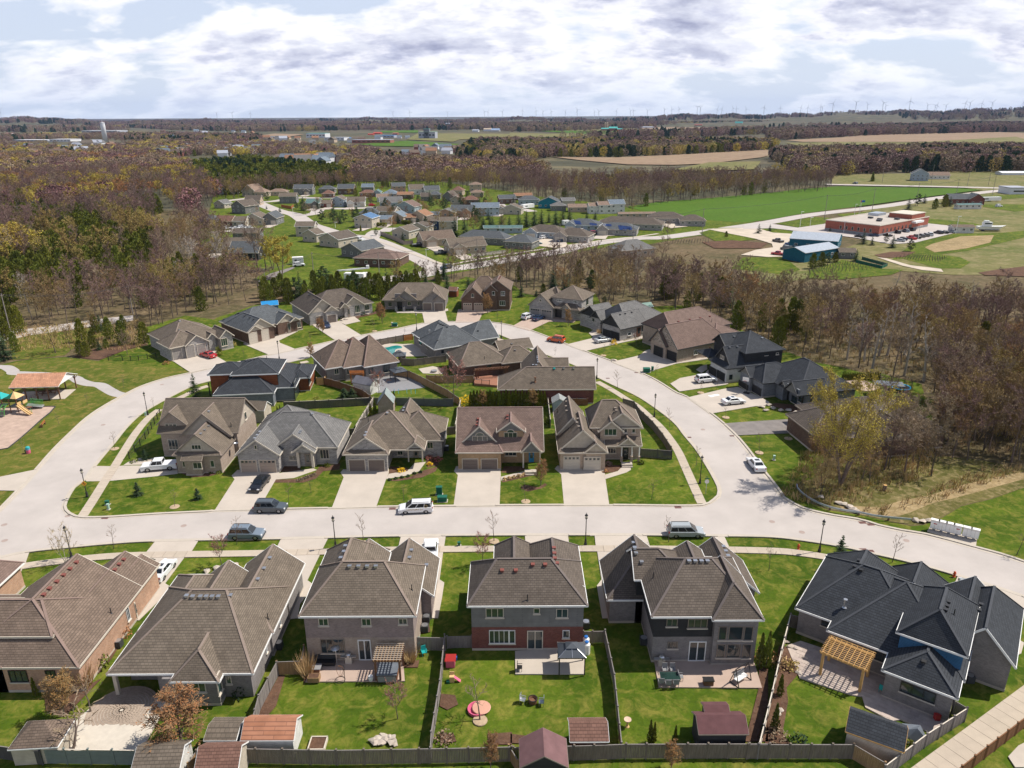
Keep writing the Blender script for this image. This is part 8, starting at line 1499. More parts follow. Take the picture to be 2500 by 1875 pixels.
for a in[('U',430,300,15,10,8,3.2,4.2,'xgg','w','e','white-gabled house with a blue-grey roof at the edge of the far left woods'),('U',710,330,12,14,-14,3.4,5,'ygg','c','n','steep beige-gabled house right of the white-gabled one'),('U',850,335,10,10,-14,3.2,3,'yhh','f','n','tan hip-roofed house behind the dark conifer at upper left'),('U',1095,320,14,9,0,2.8,2,'xhh','f','n','low tan-roofed bungalow above the village street'),('U',1235,425,12,9,2,4.6,2.2,'xgg','g','t','split-level grey house above the orange timber fence'),('U',1440,310,15,10,0,4.4,3,'xgg','g','s','grey-roofed house with two small front gables',0,None,wg(8,13)),('U',1565,490,10,10,-6,3,2.6,'xgg','g','T','sage-roofed house with a white garage by the big pines',1,None,wg(5,10)),('U',1745,482,8,8,0,2.8,1.8,'xgg','r','t','low brown-roofed garage house with a wide white door',1),('U',1905,470,9,9,-8,4.6,2.2,'ygg','p','t','pale blue split-level house beside the brown garage'),('U',1755,290,13,9,0,3.2,2.4,'xhh','g','s','blue-grey hip-roofed house near the woods'),('U',1770,348,9,8,0,2.8,2.4,'xhh','b','R','small red-brown hip-roofed house below the blue-grey one'),('U',2015,305,13,10,0,4.2,3.2,'xgg','b','s','dark-roofed brick house against the tree line'),
  ('U',2155,475,12,10,6,3.2,3,'xgg','w','t','house with white side gable and red brick garage wing',1,None,(0,-2,5,5,3,1.6,'ygg')),('U',570,560,13,12,-30,4.4,3.4,'ygg','g','d','big taupe gabled house among the bare trees at left'),('U',760,450,11,8,0,3.2,3,'xgg','f','d','dark-roofed house with two small round-headed dormers'),('U',310,490,9,8,-20,2.8,2.4,'ygg','c','g','pale low gabled house at the left edge of the village'),('U',130,750,14,10,-10,3.2,3,'xhh','d','s','dark blue roofed house with solar panels at far left'),('U',345,745,12,9,-10,3,2.6,'xgg','r','R','red-brown brick house beside the solar roof'),('U',575,745,8,9,0,3,2.2,'xgg','c','t','small taupe-roofed house behind the row of parked cars'),('U',770,720,12,10,-8,3.4,3,'ygg','c','t','taupe cross-gabled house behind the bare willows'),('U',985,715,9,12,-5,3.4,3.2,'ygg','g','s','grey-blue gabled house with a pale garage',1),('U',670,912,13.5,8,0,3,1.9,'xgg','g','d','plain taupe-roofed house facing the camera in the left village'),
  ('U',430,1095,24,11,2,2.9,3,'xhh','f','t','long brown-roofed ranch with a white garage and small gable',1,None,(6,-.6,10,4,2.9,1.2,'ygg')),('O',340,480,13,11,-3,3,4,'xgg','d','s','dark grey dormered house behind the bare willows'),('U',1470,870,10,8,0,4.8,2,'xgg','c','t','narrow taupe two-storey house at the street bend'),('U',1530,945,9,7,-25,3.6,2.2,'ygg','c','t','cream gabled house with a rear balcony'),('U',1790,1010,13,13,-33,3.6,2.6,'ygg','c','d','brown-roofed house with a double taupe gable by the white tanks'),('O',1270,455,13,14,-35,3.2,2.8,'ygg','g','s','dark slate-roofed house with grey gable beside the wide lawn'),('O',1470,537,18,12,-12,3.2,2.9,'xhh','b','r','broad rose-brown hip-roofed bungalow on the wide lawn',0,None,(12,2,19,14,3.1,1.9,'xhh')),
  ('W',300,235,10,8,0,3,2.6,'xgg','g','e','pale blue-roofed house by the russet tree'),('W',295,322,12,8,0,2.8,2,'xhh','r','R','long red-brown roofed bungalow in the village'),('W',445,320,6,8,0,3,2,'ygg','p','T','narrow sage-blue house beside the red-brown bungalow'),('W',645,345,12,11,0,3.2,2.8,'xhh','u','e','steel-roofed house with bright blue walls and garage',1),('W',790,262,11,9,18,5,2.6,'xgg','o','s','tall grey-roofed house with a sunlit peach side'),('W',1070,285,12,11,15,3.6,3.6,'xgg','w','t','taupe-roofed house with bright white side gable'),('W',1300,290,12,10,15,3.4,3,'xgg','w','s','slate-roofed house with small white side gable'),('W',1680,300,9,9,-10,3.6,3,'xhh','f','R','rust hip-roofed house near the right tree line'),('W',1965,240,10,8,0,5.2,1.8,'xhh','f','n','upper tan hip-roofed house at the right end'),('W',1990,322,10,7,0,3,1.8,'xhh','f','n','lower tan hip-roofed house at the right end'),
  ('W',540,400,9,8,10,3,2.2,'xgg','w','n','small tan-roofed village house among grey roofs'),('W',670,490,15,11,12,3.4,3.2,'xgg','p','g','grey cross-gabled house in the middle of the village',0,None,(2,-2,8,5,3.2,3,'ygg')),('W',880,570,14,10,-22,3.8,3.2,'ygg','p','r','rose-roofed house with pale blue gable'),('W',880,350,12,8,0,2.8,1.8,'xgg','b','o','long low house with an orange-tan roof'),('W',1190,385,7,8,0,3,2.4,'xgg','g','d','small mauve-grey roofed village house'),('W',1335,355,9,8,0,3,2.2,'xhh','g','s','slate-blue hip-roofed village house'),('W',1540,390,9,9,-20,3.4,3.4,'ygg','g','d','dark brown gabled house left of the cream one'),('W',1665,432,9,8,-20,3,2.4,'ygg','c','b','cream gabled house with one blue window'),('W',1885,440,11,9,0,3,2.4,'xhh','b','R','rust hip-roofed house beside the dark round tree'),('Y',175,382,17,9,4,4.8,2.6,'xgg','p','e','long pale blue two-storey house with white balcony'),
  ('W',320,655,12,9,0,3,2.8,'xhh','g','s','slate hip-roofed house behind the blue-roofed one'),('W',570,640,13,9,-18,3.4,2.6,'xgg','c','t','taupe-roofed house with a cream right gable'),('W',235,800,11,11,-14,5,2,'ygg','c','B','blue-roofed beige house with two white garage doors',2),('W',735,730,10,9,-16,3.6,2.6,'ygg','f','e','brick-gabled house with a steel-blue roof'),('W',560,750,8,8,-8,2.8,1.8,'xgg','f','e','steel-blue roofed garage wing beside the brick gable',1),('W',1075,715,11,10,-20,3.6,2.8,'ygg','f','o','village house with a bright orange roof'),('W',960,722,7,7,0,2.8,1.8,'xgg','b','o','low orange-roofed garage',1),('W',1500,645,12,8,-12,3,2,'ygg','o','g','grey-roofed house with an orange brick gable'),('W',1320,678,7,6,0,2.8,1.6,'xgg','r','e','low pale-roofed brick garage',1),('W',1750,635,14,10,-8,3.6,3,'xgg','o','s','wide slate-roofed house with red brick gable',0,None,wg(7,13,-1.5,3.2,2.2)),('W',1285,850,8.5,8,0,5.2,1.8,'xgg','n','t','navy blue two-storey house with white window frames'),('W',1540,850,10,8,0,5,1.8,'xgg','c','t','olive-cream two-storey house behind the row of spruces'),
  ('W',810,970,10,11,-22,3.6,2.2,'ygg','c','t','beige gabled corner house inside the grey board fence'),('W',1080,890,10,10,-18,3.4,2.2,'ygg','c','d','beige gabled house next to the navy one'),('W',1410,1080,16,11,24,3.1,3.2,'xgg','f','b','brown-roofed corner house with black truck on its drive',0,'c',wg(1,7,-1.8)),('W',1860,1200,17,11,22,3.1,3.2,'xgg','f','t','taupe-roofed corner house left of the long grey row',0,'c',wg(1,7,-1.8)),('Y',440,235,12,9,10,3.2,2.4,'xgg','b','s','slate-roofed house with dark garage beside the conifers',1),('Y',630,190,13,8,6,2.8,1.8,'xgg','b','o','long orange-roofed house at the tree line'),('Y',700,250,14,9,5,3.4,2.4,'xhh','p','s','slate hip-roofed house with pale porch'),('Y',930,290,14,10,-12,4,3,'ygg','t','s','teal and white gabled house behind the white trailer'),('Y',1050,320,10,8,0,3,2,'xhh','g','g','grey hip-roofed house above the spruces'),('Y',1170,280,9,8,8,4.2,1.8,'xgg','c','g','small grey-roofed cream house by the woods'),('Y',1290,335,13,8,0,2.8,1.8,'xgg','f','n','tan-roofed bungalow behind the rightmost spruces'),('Y',1490,355,8,8,6,4.4,1.8,'xgg','w','n','tan-roofed white house with porch'),('Y',1610,355,9,8,8,5,2,'xgg','w','n','white two-storey house with a tan roof'),('Y',1755,350,10,9,10,5.4,2.4,'xgg','w','e','white two-storey house with blue-grey roof at the field edge'),('Y',480,362,13,9,-12,3.2,2.6,'ygg','c','t','cream gabled house with a yellow bush',0,None,(-4,0,3,6,3,2,'ygg')),
  ('Y',130,720,24,10,-22,2.9,2.8,'xhh','g','s','long slate-grey hip-roofed row, left part'),('Y',560,775,14,11,-22,2.9,2.8,'xhh','g','s','long slate-grey hip-roofed row, right part'),('Y',480,590,12,4,2,2.6,1.2,'xgg','p','T','long pale grey storage shed, right one'),('Y',265,590,10,4,2,2.6,1.2,'xgg','p','T','long pale grey storage shed, left one'),('Y',860,650,20,12,-22,2.9,2.9,'xhh','p','d','row house with three pale front gables, left part',0,None,wg(1,8,-2,2.9,2.2)),('Y',1200,695,17,12,-22,2.9,2.9,'xhh','s','d','row house with three pale front gables, right part',0,None,wg(0,7,-2,2.9,2.2)),('Y',1330,560,18,12,-18,2.9,2.6,'xhh','p','s','row house with solar panels, left part',0,None,wg(0,6,-2,2.9,2.2)),('Y',1750,615,20,12,-14,2.9,2.6,'xhh','s','s','row house with solar panels, right part',0,None,wg(0,6,-2,2.9,2.2)),('Y',1900,545,34,13,-16,2.9,2.9,'xhh','s','d','long taupe hip-roofed row behind the solar roofs'),('L',1330,1225,20,12,-8,2.9,2.8,'xhh','s','d','taupe hip-roofed row beside the green field, left part'),('L',1560,1248,14,11,-8,2.9,2.6,'xhh','s','d','taupe hip-roofed row beside the green field, right part'),('L',1080,1180,22,5,4,2.6,.8,'xgg','f','n','low flat garage building at the field edge'),
  ('P',1620,455,17,12,22,3.2,3.4,'xhh','f','g','grey-roofed brick house half hidden in the bare trees'),('M',1310,855,14,12,-20,6.0,4,'ygg','p','s','old pale farmhouse with tall gable by the highway'),('M',1480,842,18,9,-8,3.2,3,'xgg','w','n','low white barn beside the old farmhouse',0,None,None,'barn'),('M',1680,1060,18,10,-6,3.4,3,'xgg','r','s','dark-roofed red barn right of the station',0,None,None,'barn'),('M',1800,1065,10,10,-6,3.6,3.4,'ygg','r','s','smaller red gabled barn right of the long one',0,None,None,'barn'),('M',1740,1100,16,5,4,2.6,.7,'xgg','w','T','long white trailer building in front of the red barns',0,None,None,'trailer'),('Q',1580,562,11,6,-4,2.8,1.0,'xgg','w','b','white shed with brown roof in the station yard',0,None,None,'shed')]:
 vh(*a)
# solar panels on two row roofs
sq=MB().box((0,0,.08),(1.6,1.0,.05)).mesh('solar_panel',m_solar)
for hl,x0,y0,nx,ny,dx,dy in(('row house with solar panels, left part',1245,440,3,4,24,12),('row house with solar panels, left part',1440,470,3,4,24,13),('row house with solar panels, right part',1560,475,5,2,26,12),('row house with solar panels, right part',1785,500,6,4,24,14),('dark blue roofed house with solar panels at far left',60,640,6,4,26,16)):
 h=HOUSES[hl];k='U' if 'dark' in hl else 'Y'
 for i in range(nx):
  for j in range(ny):
   hit=h['roof'].ray_cast(Vector((0,0,H)),ray(*X(k,x0+i*dx+j*5,y0+j*dy+i*3)).normalized())
   if hit[0]is None:continue
   n=(h['Mi'].to_3x3()@hit[1]).normalized();n=-n if n.z<0 else n;o=ob('solar_panel',sq,h['root'],h['Mi']@hit[0]);o.rotation_euler=n.to_track_quat('Z','Y').to_euler()
# ---- station building, blue workshops
def slab_building(name,label,k,A_,B_,C_,hgt,wallm,roofm,z0=.1,cat='building'):
 a,b,c=g(k,*A_),g(k,*B_),g(k,*C_);d=b-a;ang=math.atan2(d.y,d.x);L=d.length;D_=abs((c-b).dot(Vector((-math.sin(ang),math.cos(ang),0))));r=root(name,label,cat,(a.x,a.y,0),ang)
 MB().box((L/2,D_/2,hgt/2),(L,D_,hgt)).build('wall',wallm,r);MB().box((L/2,D_/2,.7),(L+.1,D_+.1,1.4)).build('base_course',m_grey,r);MB().box((L/2,D_/2,hgt+.02),(L-.5,D_-.5,.1)).build('roof',roofm,r)
 q=MB();[q.box(*t)for t in(((L/2,0,hgt+.15),(L+.3,.3,.4)),((L/2,D_,hgt+.15),(L+.3,.3,.4)),((0,D_/2,hgt+.15),(.3,D_,.4)),((L,D_/2,hgt+.15),(.3,D_,.4)))];q.build('parapet',m_cream,r);return r,L,D_
m_rf=mat('gravel_roof',(.42,.38,.34),.95,.1,.3);r,L,D_=slab_building('police_station','long red brick flat-roofed station with pale parapet at the right','Q',(458,540),(892,592),(1225,505),5.2,BR['red']if False else brick_mat('bright_red_brick',(.36,.095,.055),(.30,.07,.045),(.35,.2,.16)),m_rf)
for i in range(6):opening(r,'t',Vector((L*(.30+.11*i),0,2.6)),0,1.1,1.7,1,sill=False)
for i in range(7):opening(r,'k',Vector((L,D_*(.08+.075*i),2.6)),R(90),1.1,1.6,1,sill=False)
opening(r,'o',Vector((L,D_*.62,1.6)),R(90),3,3);MB().box((L+.9,D_*.72,4.2),(2.4,9,1.0)).build('canopy',m_white,r)
MB().box((L*.74,D_*.82,6.3),(L*.42,D_*.28,2.4)).build('upper_block',MATS['bright_red_brick'],r);MB().box((L*.74,D_*.82,7.6),(L*.43,D_*.3,.3)).build('upper_parapet',m_cream,r);MB().box((L*.24,D_*.75,5.9),(L*.2,D_*.16,1.4)).build('roof_screen',m_galv,r)
for i,(a,b)in enumerate([(.4,.45),(.62,.4),(.7,.3),(.55,.7),(.8,.55)]):MB().box((L*a,D_*b,5.7),(2.2,1.6,.9)).build('rooftop_unit',m_dgrey,r)
m_bmet=brick_mat('blue_metal',(.035,.20,.29),(.032,.185,.27),(.02,.11,.16),.5,30);m_wmet=brick_mat('pale_metal_roof',(.46,.50,.58),(.43,.47,.55),(.34,.38,.44),.6,30)
def barn(k,A_,B_,C_,z,rise,label,wl=None,rf=None):
 a,b,c=g(k,*A_,z),g(k,*B_,z),g(k,*C_,z);d=b-a;ang=math.atan2(d.y,d.x);D_=abs((c-a).dot(Vector((-math.sin(ang),math.cos(ang),0))));h=house('workshop',label,(a.x,a.y),math.degrees(ang),[(0,0,d.length,D_,z,rise,'xgg',{'ov':.2})],wl or m_bmet,rf or m_wmet,m_white,cat='workshop',detail=False,foundation=False);return h,d.length,D_
h,L,D_=barn('Q',(172,606),(570,632),(245,556),4.2,1.9,'long blue metal workshop with a pale roof, rear one');[opening(h['root'],'w',Vector((L-.2,D_*f,1.9)),R(90),1.2,1.1,2,sill=False)for f in(.35,.65)];[opening(h['root'],'w',Vector((L*f,.2,1.9)),0,1.4,1.1,2,sill=False)for f in(.15,.4,.6,.85)]
h,L,D_=barn('Q',(302,726),(582,682),(152,690),3.8,1.7,'blue metal workshop with a pale roof, nearer one');[opening(h['root'],'w',Vector((L*f,.2,1.9)),0,1.4,1.1,2,sill=False)for f in(.25,.8)]
for x,y in((165,770),(190,772),(225,775)):thing1('storage_tank','storage tank','blue round storage tank at the end of the nearer workshop',g('Q',x,y),[('tank',MB().lathe([(.001,0),(1.2,0),(1.2,2.2),(.001,2.6)],n=14),m_bmet)],0,'blue storage tanks')
vh('Q',640,770,7,6,-10,2.6,1.4,'xgg','g','t','small grey outbuilding between the workshop and garden',cat='shed')
# cars in the distance
FC=[('Q',(985,592),(950,585),'sedan',p_k),('Q',(1060,570),(1025,560),'suv',p_k),('Q',(1130,560),(1095,550),'suv',p_sg),('Q',(1185,550),(1120,540),'suv',p_k),('Q',(1400,572),(1360,565),'suv',p_k),('Q',(1445,568),(1420,560),'sedan',p_k),('Q',(1505,562),(1465,555),'sedan',p_s),('Q',(1215,610),(1180,600),'pickup',p_k),('Q',(1255,602),(1225,592),'suv',p_bg),('Q',(1290,596),(1260,586),'suv',p_bg),('Q',(1320,590),(1295,580),'suv',p_s),('Q',(1180,618),(1140,608),'pickup',p_r),('Q',(1110,628),(1060,618),'suv',p_k),('Q',(1090,634),(1040,630),'sedan',p_s),('Q',(880,592),(835,588),'sedan',p_n),('Q',(760,600),(720,594),'sedan',p_k),
  ('Q',(215,668),(160,660),'pickup',p_b),('Q',(100,640),(60,632),'pickup',p_bg),('Q',(115,745),(50,738),'pickup',p_r),('Q',(165,705),(130,698),'van',p_g),('M',(775,885),(730,880),'suv',p_sg),('W',(225,1010),(140,995),'pickup',p_w),('W',(1020,1090),(1150,1080),'pickup',p_k),('W',(1390,1210),(1460,1200),'pickup',p_g),('Y',(840,660),(910,650),'suv',p_w),('Y',(755,728),(830,722),'sedan',p_t),('Y',(1050,700),(1125,692),'sedan',p_n),('Y',(640,612),(705,606),'suv',p_w),('Y',(1310,565),(1360,562),'sedan',p_w),('Y',(1455,600),(1510,600),'suv',p_r),('Y',(1515,602),(1560,598),'sedan',p_g),('P',(1755,155),(1800,152),'sedan',p_w),
  ('U',(375,780),(450,775),'suv',p_w),('U',(450,772),(510,768),'sedan',p_g),('U',(505,778),(560,774),'sedan',p_w),('U',(590,765),(650,760),'suv',p_w),('U',(655,770),(710,762),'sedan',p_w),('U',(710,778),(760,770),'suv',p_w),('O',(2120,550),(2050,560),'suv',p_n),('O',(775,535),(850,530),'suv',p_w),('O',(1660,480),(1745,480),'suv',p_w),('M',(1945,1085),(2040,1078),'suv',p_w),('L',(1225,1215),(1265,1210),'suv',p_w),('Y',(2130,440),(2190,440),'sedan',p_w),('W',(340,465),(390,460),'suv',p_r)]
PL={'Q':'near the red brick station and blue workshops','M':'by the far road','W':'in the middle of the village','Y':'by the long grey rows','P':'by the long grey rows','U':'in the left part of the village','O':'near the wide village lawn','L':'by the green field'}
for k,a,b,kd,c in FC:
 nm=c.name.replace('paint_','').replace('_','-');C2(kd,c,k,a,b,f'distant {nm} {dict(suv="SUV", sedan="car", pickup="pickup", van="van", minivan="minivan")[kd]} parked {PL[k]}',simple=True,z=.12,group='parked vehicles '+PL[k])
def rv(k,a,b,label,w_=2.4,hh=2.8):A_,B_=g(k,*a),g(k,*b);d=B_-A_;L=d.length;thing1('camper_trailer','trailer',label,(A_+B_)/2,[('body',MB().box((0,0,hh/2+.35),(L,w_,hh-.5)).box((0,0,hh+.12),(L*.9,w_*.85,.1)),m_white),('window',MB().box((-L*.2,-w_/2-.02,hh*.65),(L*.2,.04,.6)),m_glass),('wheel',MB().tube((0,-w_/2+.1,.35),(0,w_/2-.1,.35),.35,.35,10),m_tyre)],math.atan2(d.y,d.x))
rv('Y',(610,300),(745,285),'white camper trailer parked in the village');rv('O',(760,515),(855,510),'white camper van beside the tarmac lane');rv('O',(1215,650),(1385,655),'white bucket truck body parked behind the hedge',2.4,2.6);rv('Y',(1100,500),(1170,495),'white trailer by the spruces');rv('M',(1815,1035),(2000,1030),'long white boat trailer by the barns')
P=g('O',1290,640);thing1('crane_boom','crane','white folded boom of the utility truck behind the hedge',P,[('boom',MB().beam((-6,0,3.1),(5,0,3.9),.5,.5),m_white),('bucket',MB().box((5.2,0,4.3),(1,1,1.2)),m_white),('cab',MB().box((4.2,0,1.3),(2,2.2,1.8)),m_white)],.1)
P=g('Q',1790,545);thing1('motor_boat','boat','white motor boat with cabin on a trailer in the station yard',P,[('hull',MB().add([(-6,-1.5,2.4),(5,-1.6,2.6),(7.5,0,3.0),(5,1.6,2.6),(-6,1.5,2.4),(-5.8,-1,1.1),(4.5,-.6,.9),(4.5,.6,.9),(-5.8,1,1.1)],[(0,1,2,3,4),(0,5,6,1),(1,6,2),(2,7,3),(6,7,2),(3,7,8,4),(0,4,8,5),(5,8,7,6)]),m_white),('cabin',MB().box((-1.5,0,3.5),(4,2.2,2.0)).box((-2,0,4.9),(2.2,1.6,.8)),m_white),('window',MB().box((-1.5,-1.12,3.9),(3.4,.04,.6)),m_glass),('trailer',MB().box((0,0,.6),(9,2,.3)).box((-3,0,.35),(.8,2.4,.7)),m_dgrey)],R(-8))
# poles, wires and far street lights
PO=[]
def pole(k,x,y,yt,label,arm=True):
 P=g(k,x,y);ht=tree_height(P,X(k,0,yt)[1]);ht=min(max(ht,6),16);thing1('utility_pole','utility pole',label,P,[('pole',MB().tube((0,0,0),(0,0,ht),.17,.11,7),mat('pole_wood',(.26,.23,.21),.9,.1))]+([('crossarm',MB().box((0,0,ht-.5),(.12,2.2,.12)),m_fold)]if arm else[]),0);PO.append(P+Vector((0,0,ht-.4)));return P+Vector((0,0,ht-.4))
for run in([('N',105,1160,745,'tall leaning pole at the left edge beside the woodland road'),('N',1150,945,675,'pole standing in the left woods'),('O',525,690,545,'pole beside the tarmac lane'),('O',938,568,400,'pole with transformer on the wide lawn'),('O',1512,655,400,'pole behind the hedge belt'),('P',233,600,290,'pole by the collector road near the brick house'),('P',942,420,165,'pole by the grey row parking lot'),('L',1045,1368,1165,'pole in front of the solar roofs'),('L',1640,1330,1100,'pole beside the green field corner'),('M',485,1200,990,'pole left of the station, by the field'),('M',895,1135,935,'pole with teal transformer behind the station'),('M',1275,1072,890,'pole right of the station'),('M',1620,1010,860,'pole near the red barns'),('M',1938,978,830,'pole at the highway junction')],[('M',985,870,725,'highway pole beside the small dark conifer'),('M',1408,885,730,'highway pole by the farmhouse'),('M',1720,905,785,'highway pole right of the barn'),('M',1903,892,775,'rightmost utility pole beside the highway')]):
 tops=[pole(*a)for a in run]
 for a,b in zip(tops,tops[1:]):
  if(b-a).length>130:continue
  for s in(-.9,0,.9):
   q=MB();pr=None
   for i in range(9):t=i/8;p=a.lerp(b,t)+Vector((0,s,-1.2*4*t*(1-t)));(q.beam(pr,p,.035,.035)if pr else None);pr=p
   tag(q.build('power_line',m_dgrey),'thin power line sagging between two roadside poles','power line','power lines between the poles')
for a in[('W',362,1080,900,'thin village street lamp by the white pickup'),('W',1208,1310,1125,'thin village street lamp on the corner lawn'),('U',1308,625,465,'street lamp at the village junction'),('U',1875,755,665,'street lamp by the conifer clump'),('Q',258,515,400,'white lamp standard left of the station'),('Q',340,507,448,'short white lamp beside the orange sign'),('Q',612,560,480,'white lamp standard before the station wall'),('Q',1520,567,445,'white lamp standard by the white shed'),('Q',1213,622,520,'thin lamp among the parked cars'),('Q',698,425,342,'white lamp standard behind the station roof')]:
 P=g(*a[:3]);ht=min(12,tree_height(P,X(a[0],0,a[3])[1]));thing1('street_light','street light',a[4],P,[('pole',MB().tube((0,0,0),(0,0,ht),.11,.08,6),m_white),('lamp_head',MB().box((.5,0,ht),(1.4,.35,.18)),m_white)])
for k,x,y,yt,l in(('Q',733,420,360,'flag pole with a red and white flag'),('Q',742,420,362,'flag pole with a blue and white flag')):P=g(k,x,y);thing1('flagpole','flagpole',l,P,[('pole',MB().tube((0,0,0),(0,0,9),.08,.05,6),m_white),('flag',MB().box((1.0,0,8.2),(1.9,.04,1.1)),m_red if 'red' in l else m_blue)])
fence('long pale board fence of the corner yard','W',[(500,905),(700,985),(860,1060),(1000,1050)],1.8,mat('mauve_fence',(.30,.24,.21),.9,.1),gapw=3,bw=.5);fence('orange timber fence of the split-level house','U',[(1145,475),(1280,500),(1310,470)],1.8,m_cedar,gapw=3,bw=.5);fence('dark garden enclosure fence below the workshop','Q',[(710,800),(920,850),(965,830),(760,775)],1.2,m_green,gapw=3,bw=.5);fence('white fence along the collector road','P',[(480,420),(300,440),(180,455)],1.5,m_cream,gapw=3,bw=.5)
# individual trees and conifers of the village
for i,(k,x,y,yt,kd)in enumerate([('W',130,700,470,'pine'),('W',1650,930,640,'spruce'),('W',1800,930,640,'spruce'),('W',1930,900,600,'bareb'),('W',2080,820,620,'spruce'),('W',2190,810,600,'spruce')]+[('Y',x,y,yt,'spruce')for x,y,yt in((150,535,385),(255,525,370),(365,520,345),(460,515,375),(570,520,335),(665,515,315),(760,495,295),(845,490,300),(935,460,335),(1015,490,300),(1100,485,285),(1180,460,290),(1390,430,330),(1490,420,320),(270,705,640),(445,760,680),(510,245,140),(550,250,190))]+[('U',770,370,240,'spruce'),('U',960,390,250,'pine'),('U',1350,500,380,'pine'),('U',1445,520,320,'spruce'),('U',1125,540,445,'spruce'),('U',945,500,430,'spruce'),('U',1690,670,495,'pine'),('U',1850,690,480,'pine'),('U',1990,680,490,'pine'),('U',2180,570,480,'spruce'),('W',780,620,510,'spruce'),('W',840,640,550,'spruce'),('W',950,390,290,'pine'),('W',1080,400,280,'pine'),('W',1290,490,310,'pine'),('W',1480,530,320,'pine'),('W',1550,290,190,'pine'),('W',1840,350,230,'pine'),('W',1920,520,410,'pine'),('W',430,920,800,'pine'),('W',195,850,745,'column'),('W',845,1000,850,'spruce'),('W',990,1030,975,'spruce'),('W',625,170,90,'spruce'),('W',540,170,60,'cedar'),('W',120,310,170,'cedar'),('M',900,860,795,'column'),('Q',845,140,85,'spruce'),('Q',770,650,560,'spruce'),('Q',840,660,600,'spruce'),('Q',1005,680,590,'spruce'),('Q',1150,710,630,'pine'),('Q',955,640,590,'pine'),('Q',360,850,740,'cedar'),('Q',430,830,730,'cedar'),('Q',480,820,730,'pine'),('Q',540,800,730,'cedar'),('Q',710,790,705,'spruce'),('Q',500,552,520,'spruce'),('Q',1135,370,290,'spruce'),('Q',1210,340,260,'pine'),('Q',1265,320,260,'spruce'),('Q',1350,365,300,'cedar'),('Q',1430,350,270,'cedar'),('Q',1470,345,280,'spruce'),('M',15,1290,1240,'spruce'),('L',1850,1340,1300,'cedar'),('L',2130,1310,1235,'spruce'),('N',870,1095,930,'spruce'),('N',700,1300,1150,'cedar'),('N',750,1310,1160,'cedar'),('N',860,1255,1150,'spruce'),('N',920,1240,1140,'cedar'),('N',1250,1195,1000,'cedar'),('N',40,1340,1070,'spruce'),('O',1035,745,520,'pine'),('O',1060,740,560,'spruce'),('O',2095,720,600,'spruce'),('O',1910,670,600,'spruce'),('P',155,735,620,'spruce'),('P',610,795,690,'spruce'),('P',800,770,685,'cedar'),('P',740,790,730,'spruce'),('P',1210,740,590,'pine'),('P',1330,860,790,'pine')]):
 T_(kd,k,x,y,yt,{'spruce':'dark conifer','pine':'broad green pine','cedar':'olive cedar','column':'narrow dark cedar','bareb':'brown conifer'}[kd]+' standing singly '+{'W':'among the village houses','Y':'in the row before the long grey roofs','U':'in the left part of the village','M':'by the far road','Q':'near the station and workshops','L':'by the collector road','N':'at the top edge of the park','O':'behind the ring of houses','P':'behind the ring of houses, right part'}[k],'lone conifers: '+k.join(('zone ','')).strip(),1.35 if kd in('cedar','pine')else 1.5)
for k,x,y,yt,kd,w_,l in[('O',455,545,90,'bare',.9,'tall bare forked willow by the dark grey dormered house'),('O',530,565,110,'bare',.9,'second tall bare tree by the dark grey house'),('O',670,640,240,'willow',1.0,'big yellow-green willow at the bend of the tarmac lane'),('O',590,565,240,'willow',.8,'yellow-green willow behind the bigger one'),('U',420,730,540,'olive',1.1,'olive-yellow tree left of the parked cars'),('U',820,560,450,'orange',1.1,'orange-brown tree in the left village'),('U',1700,400,280,'olive',1.3,'round olive tree behind the brown garage'),('U',2060,330,210,'bud',1.0,'yellow-green tree by the dark-roofed brick house'),('U',1470,350,250,'olive',1.0,'pale tree before the grey-roofed house'),('W',510,240,140,'orange',1.7,'round russet tree at the top of the village'),('W',1600,470,400,'bud',1.3,'yellow-green bush tree in the village middle'),('W',1050,480,390,'olive',1.0,'pale olive tree behind the rose roof'),('L',1340,1400,1200,'bare',.9,'large bare tree before the collector road'),('L',1040,1110,1050,'olive',1.5,'round tan tree by the white two-storey houses'),('M',80,900,720,'bud',1.6,'big yellow willow at the field corner'),('N',610,1260,1010,'bareb',.8,'bare tree with dark trunk at the top left of the park'),('N',1100,1290,1060,'bare',1.1,'wide bare tree on the mulch bed'),('N',480,1280,1030,'olive',1.5,'broad tan shrub tree beside the woodland road'),('N',820,1120,900,'bareb',.7,'thin leaning bare tree by the woodland road'),('Q',60,1200,950,'olive',1.1,'leaning olive tree at the edge of the right woods'),('Q',990,1160,830,'poplar',.9,'thin pale tree above the right woods'),('K',2140,1300,1150,'bareb',1.0,'brown tree in the spruce row'),('P',680,650,440,'bareb',.8,'twisted bare tree, left of the pair by the collector road'),('P',730,650,430,'bareb',.8,'twisted bare tree, right of the pair by the collector road'),('P',1820,530,270,'bare',1.0,'large bare tree beside the half-hidden brick house'),('O',1310,760,610,'barep',1.0,'purplish bare tree behind the long brown bungalow')]:
 T_(kd,k,x,y,yt,l,None,w_)
for k,x,y,ln,l in(('W',480,780,9,'long clipped dark hedge beside the blue-roofed house'),('W',900,745,6,'clipped dark hedge below the orange roof')):
 P=g(k,x,y);q=MB();[leafq(q,Vector((rnd.uniform(-ln/2,ln/2),rnd.uniform(-.8,.8),rnd.uniform(.1,2.2))),.35)for _ in range(700)];o=q.build('hedge',f_cedar);o.location=P;o.rotation_euler.z=-.35;tag(o,l,'hedge')
VP=PX('U',(350,420),(850,380),(1400,440),(2200,430),'W',(2200,330),(2200,700),(1100,1000),(400,860),'U',(1900,800),(900,480),(700,800),(200,850));c_=0
VZ=[h_['root'].location for h_ in HOUSES.values()if h_['root'].location.y>300]
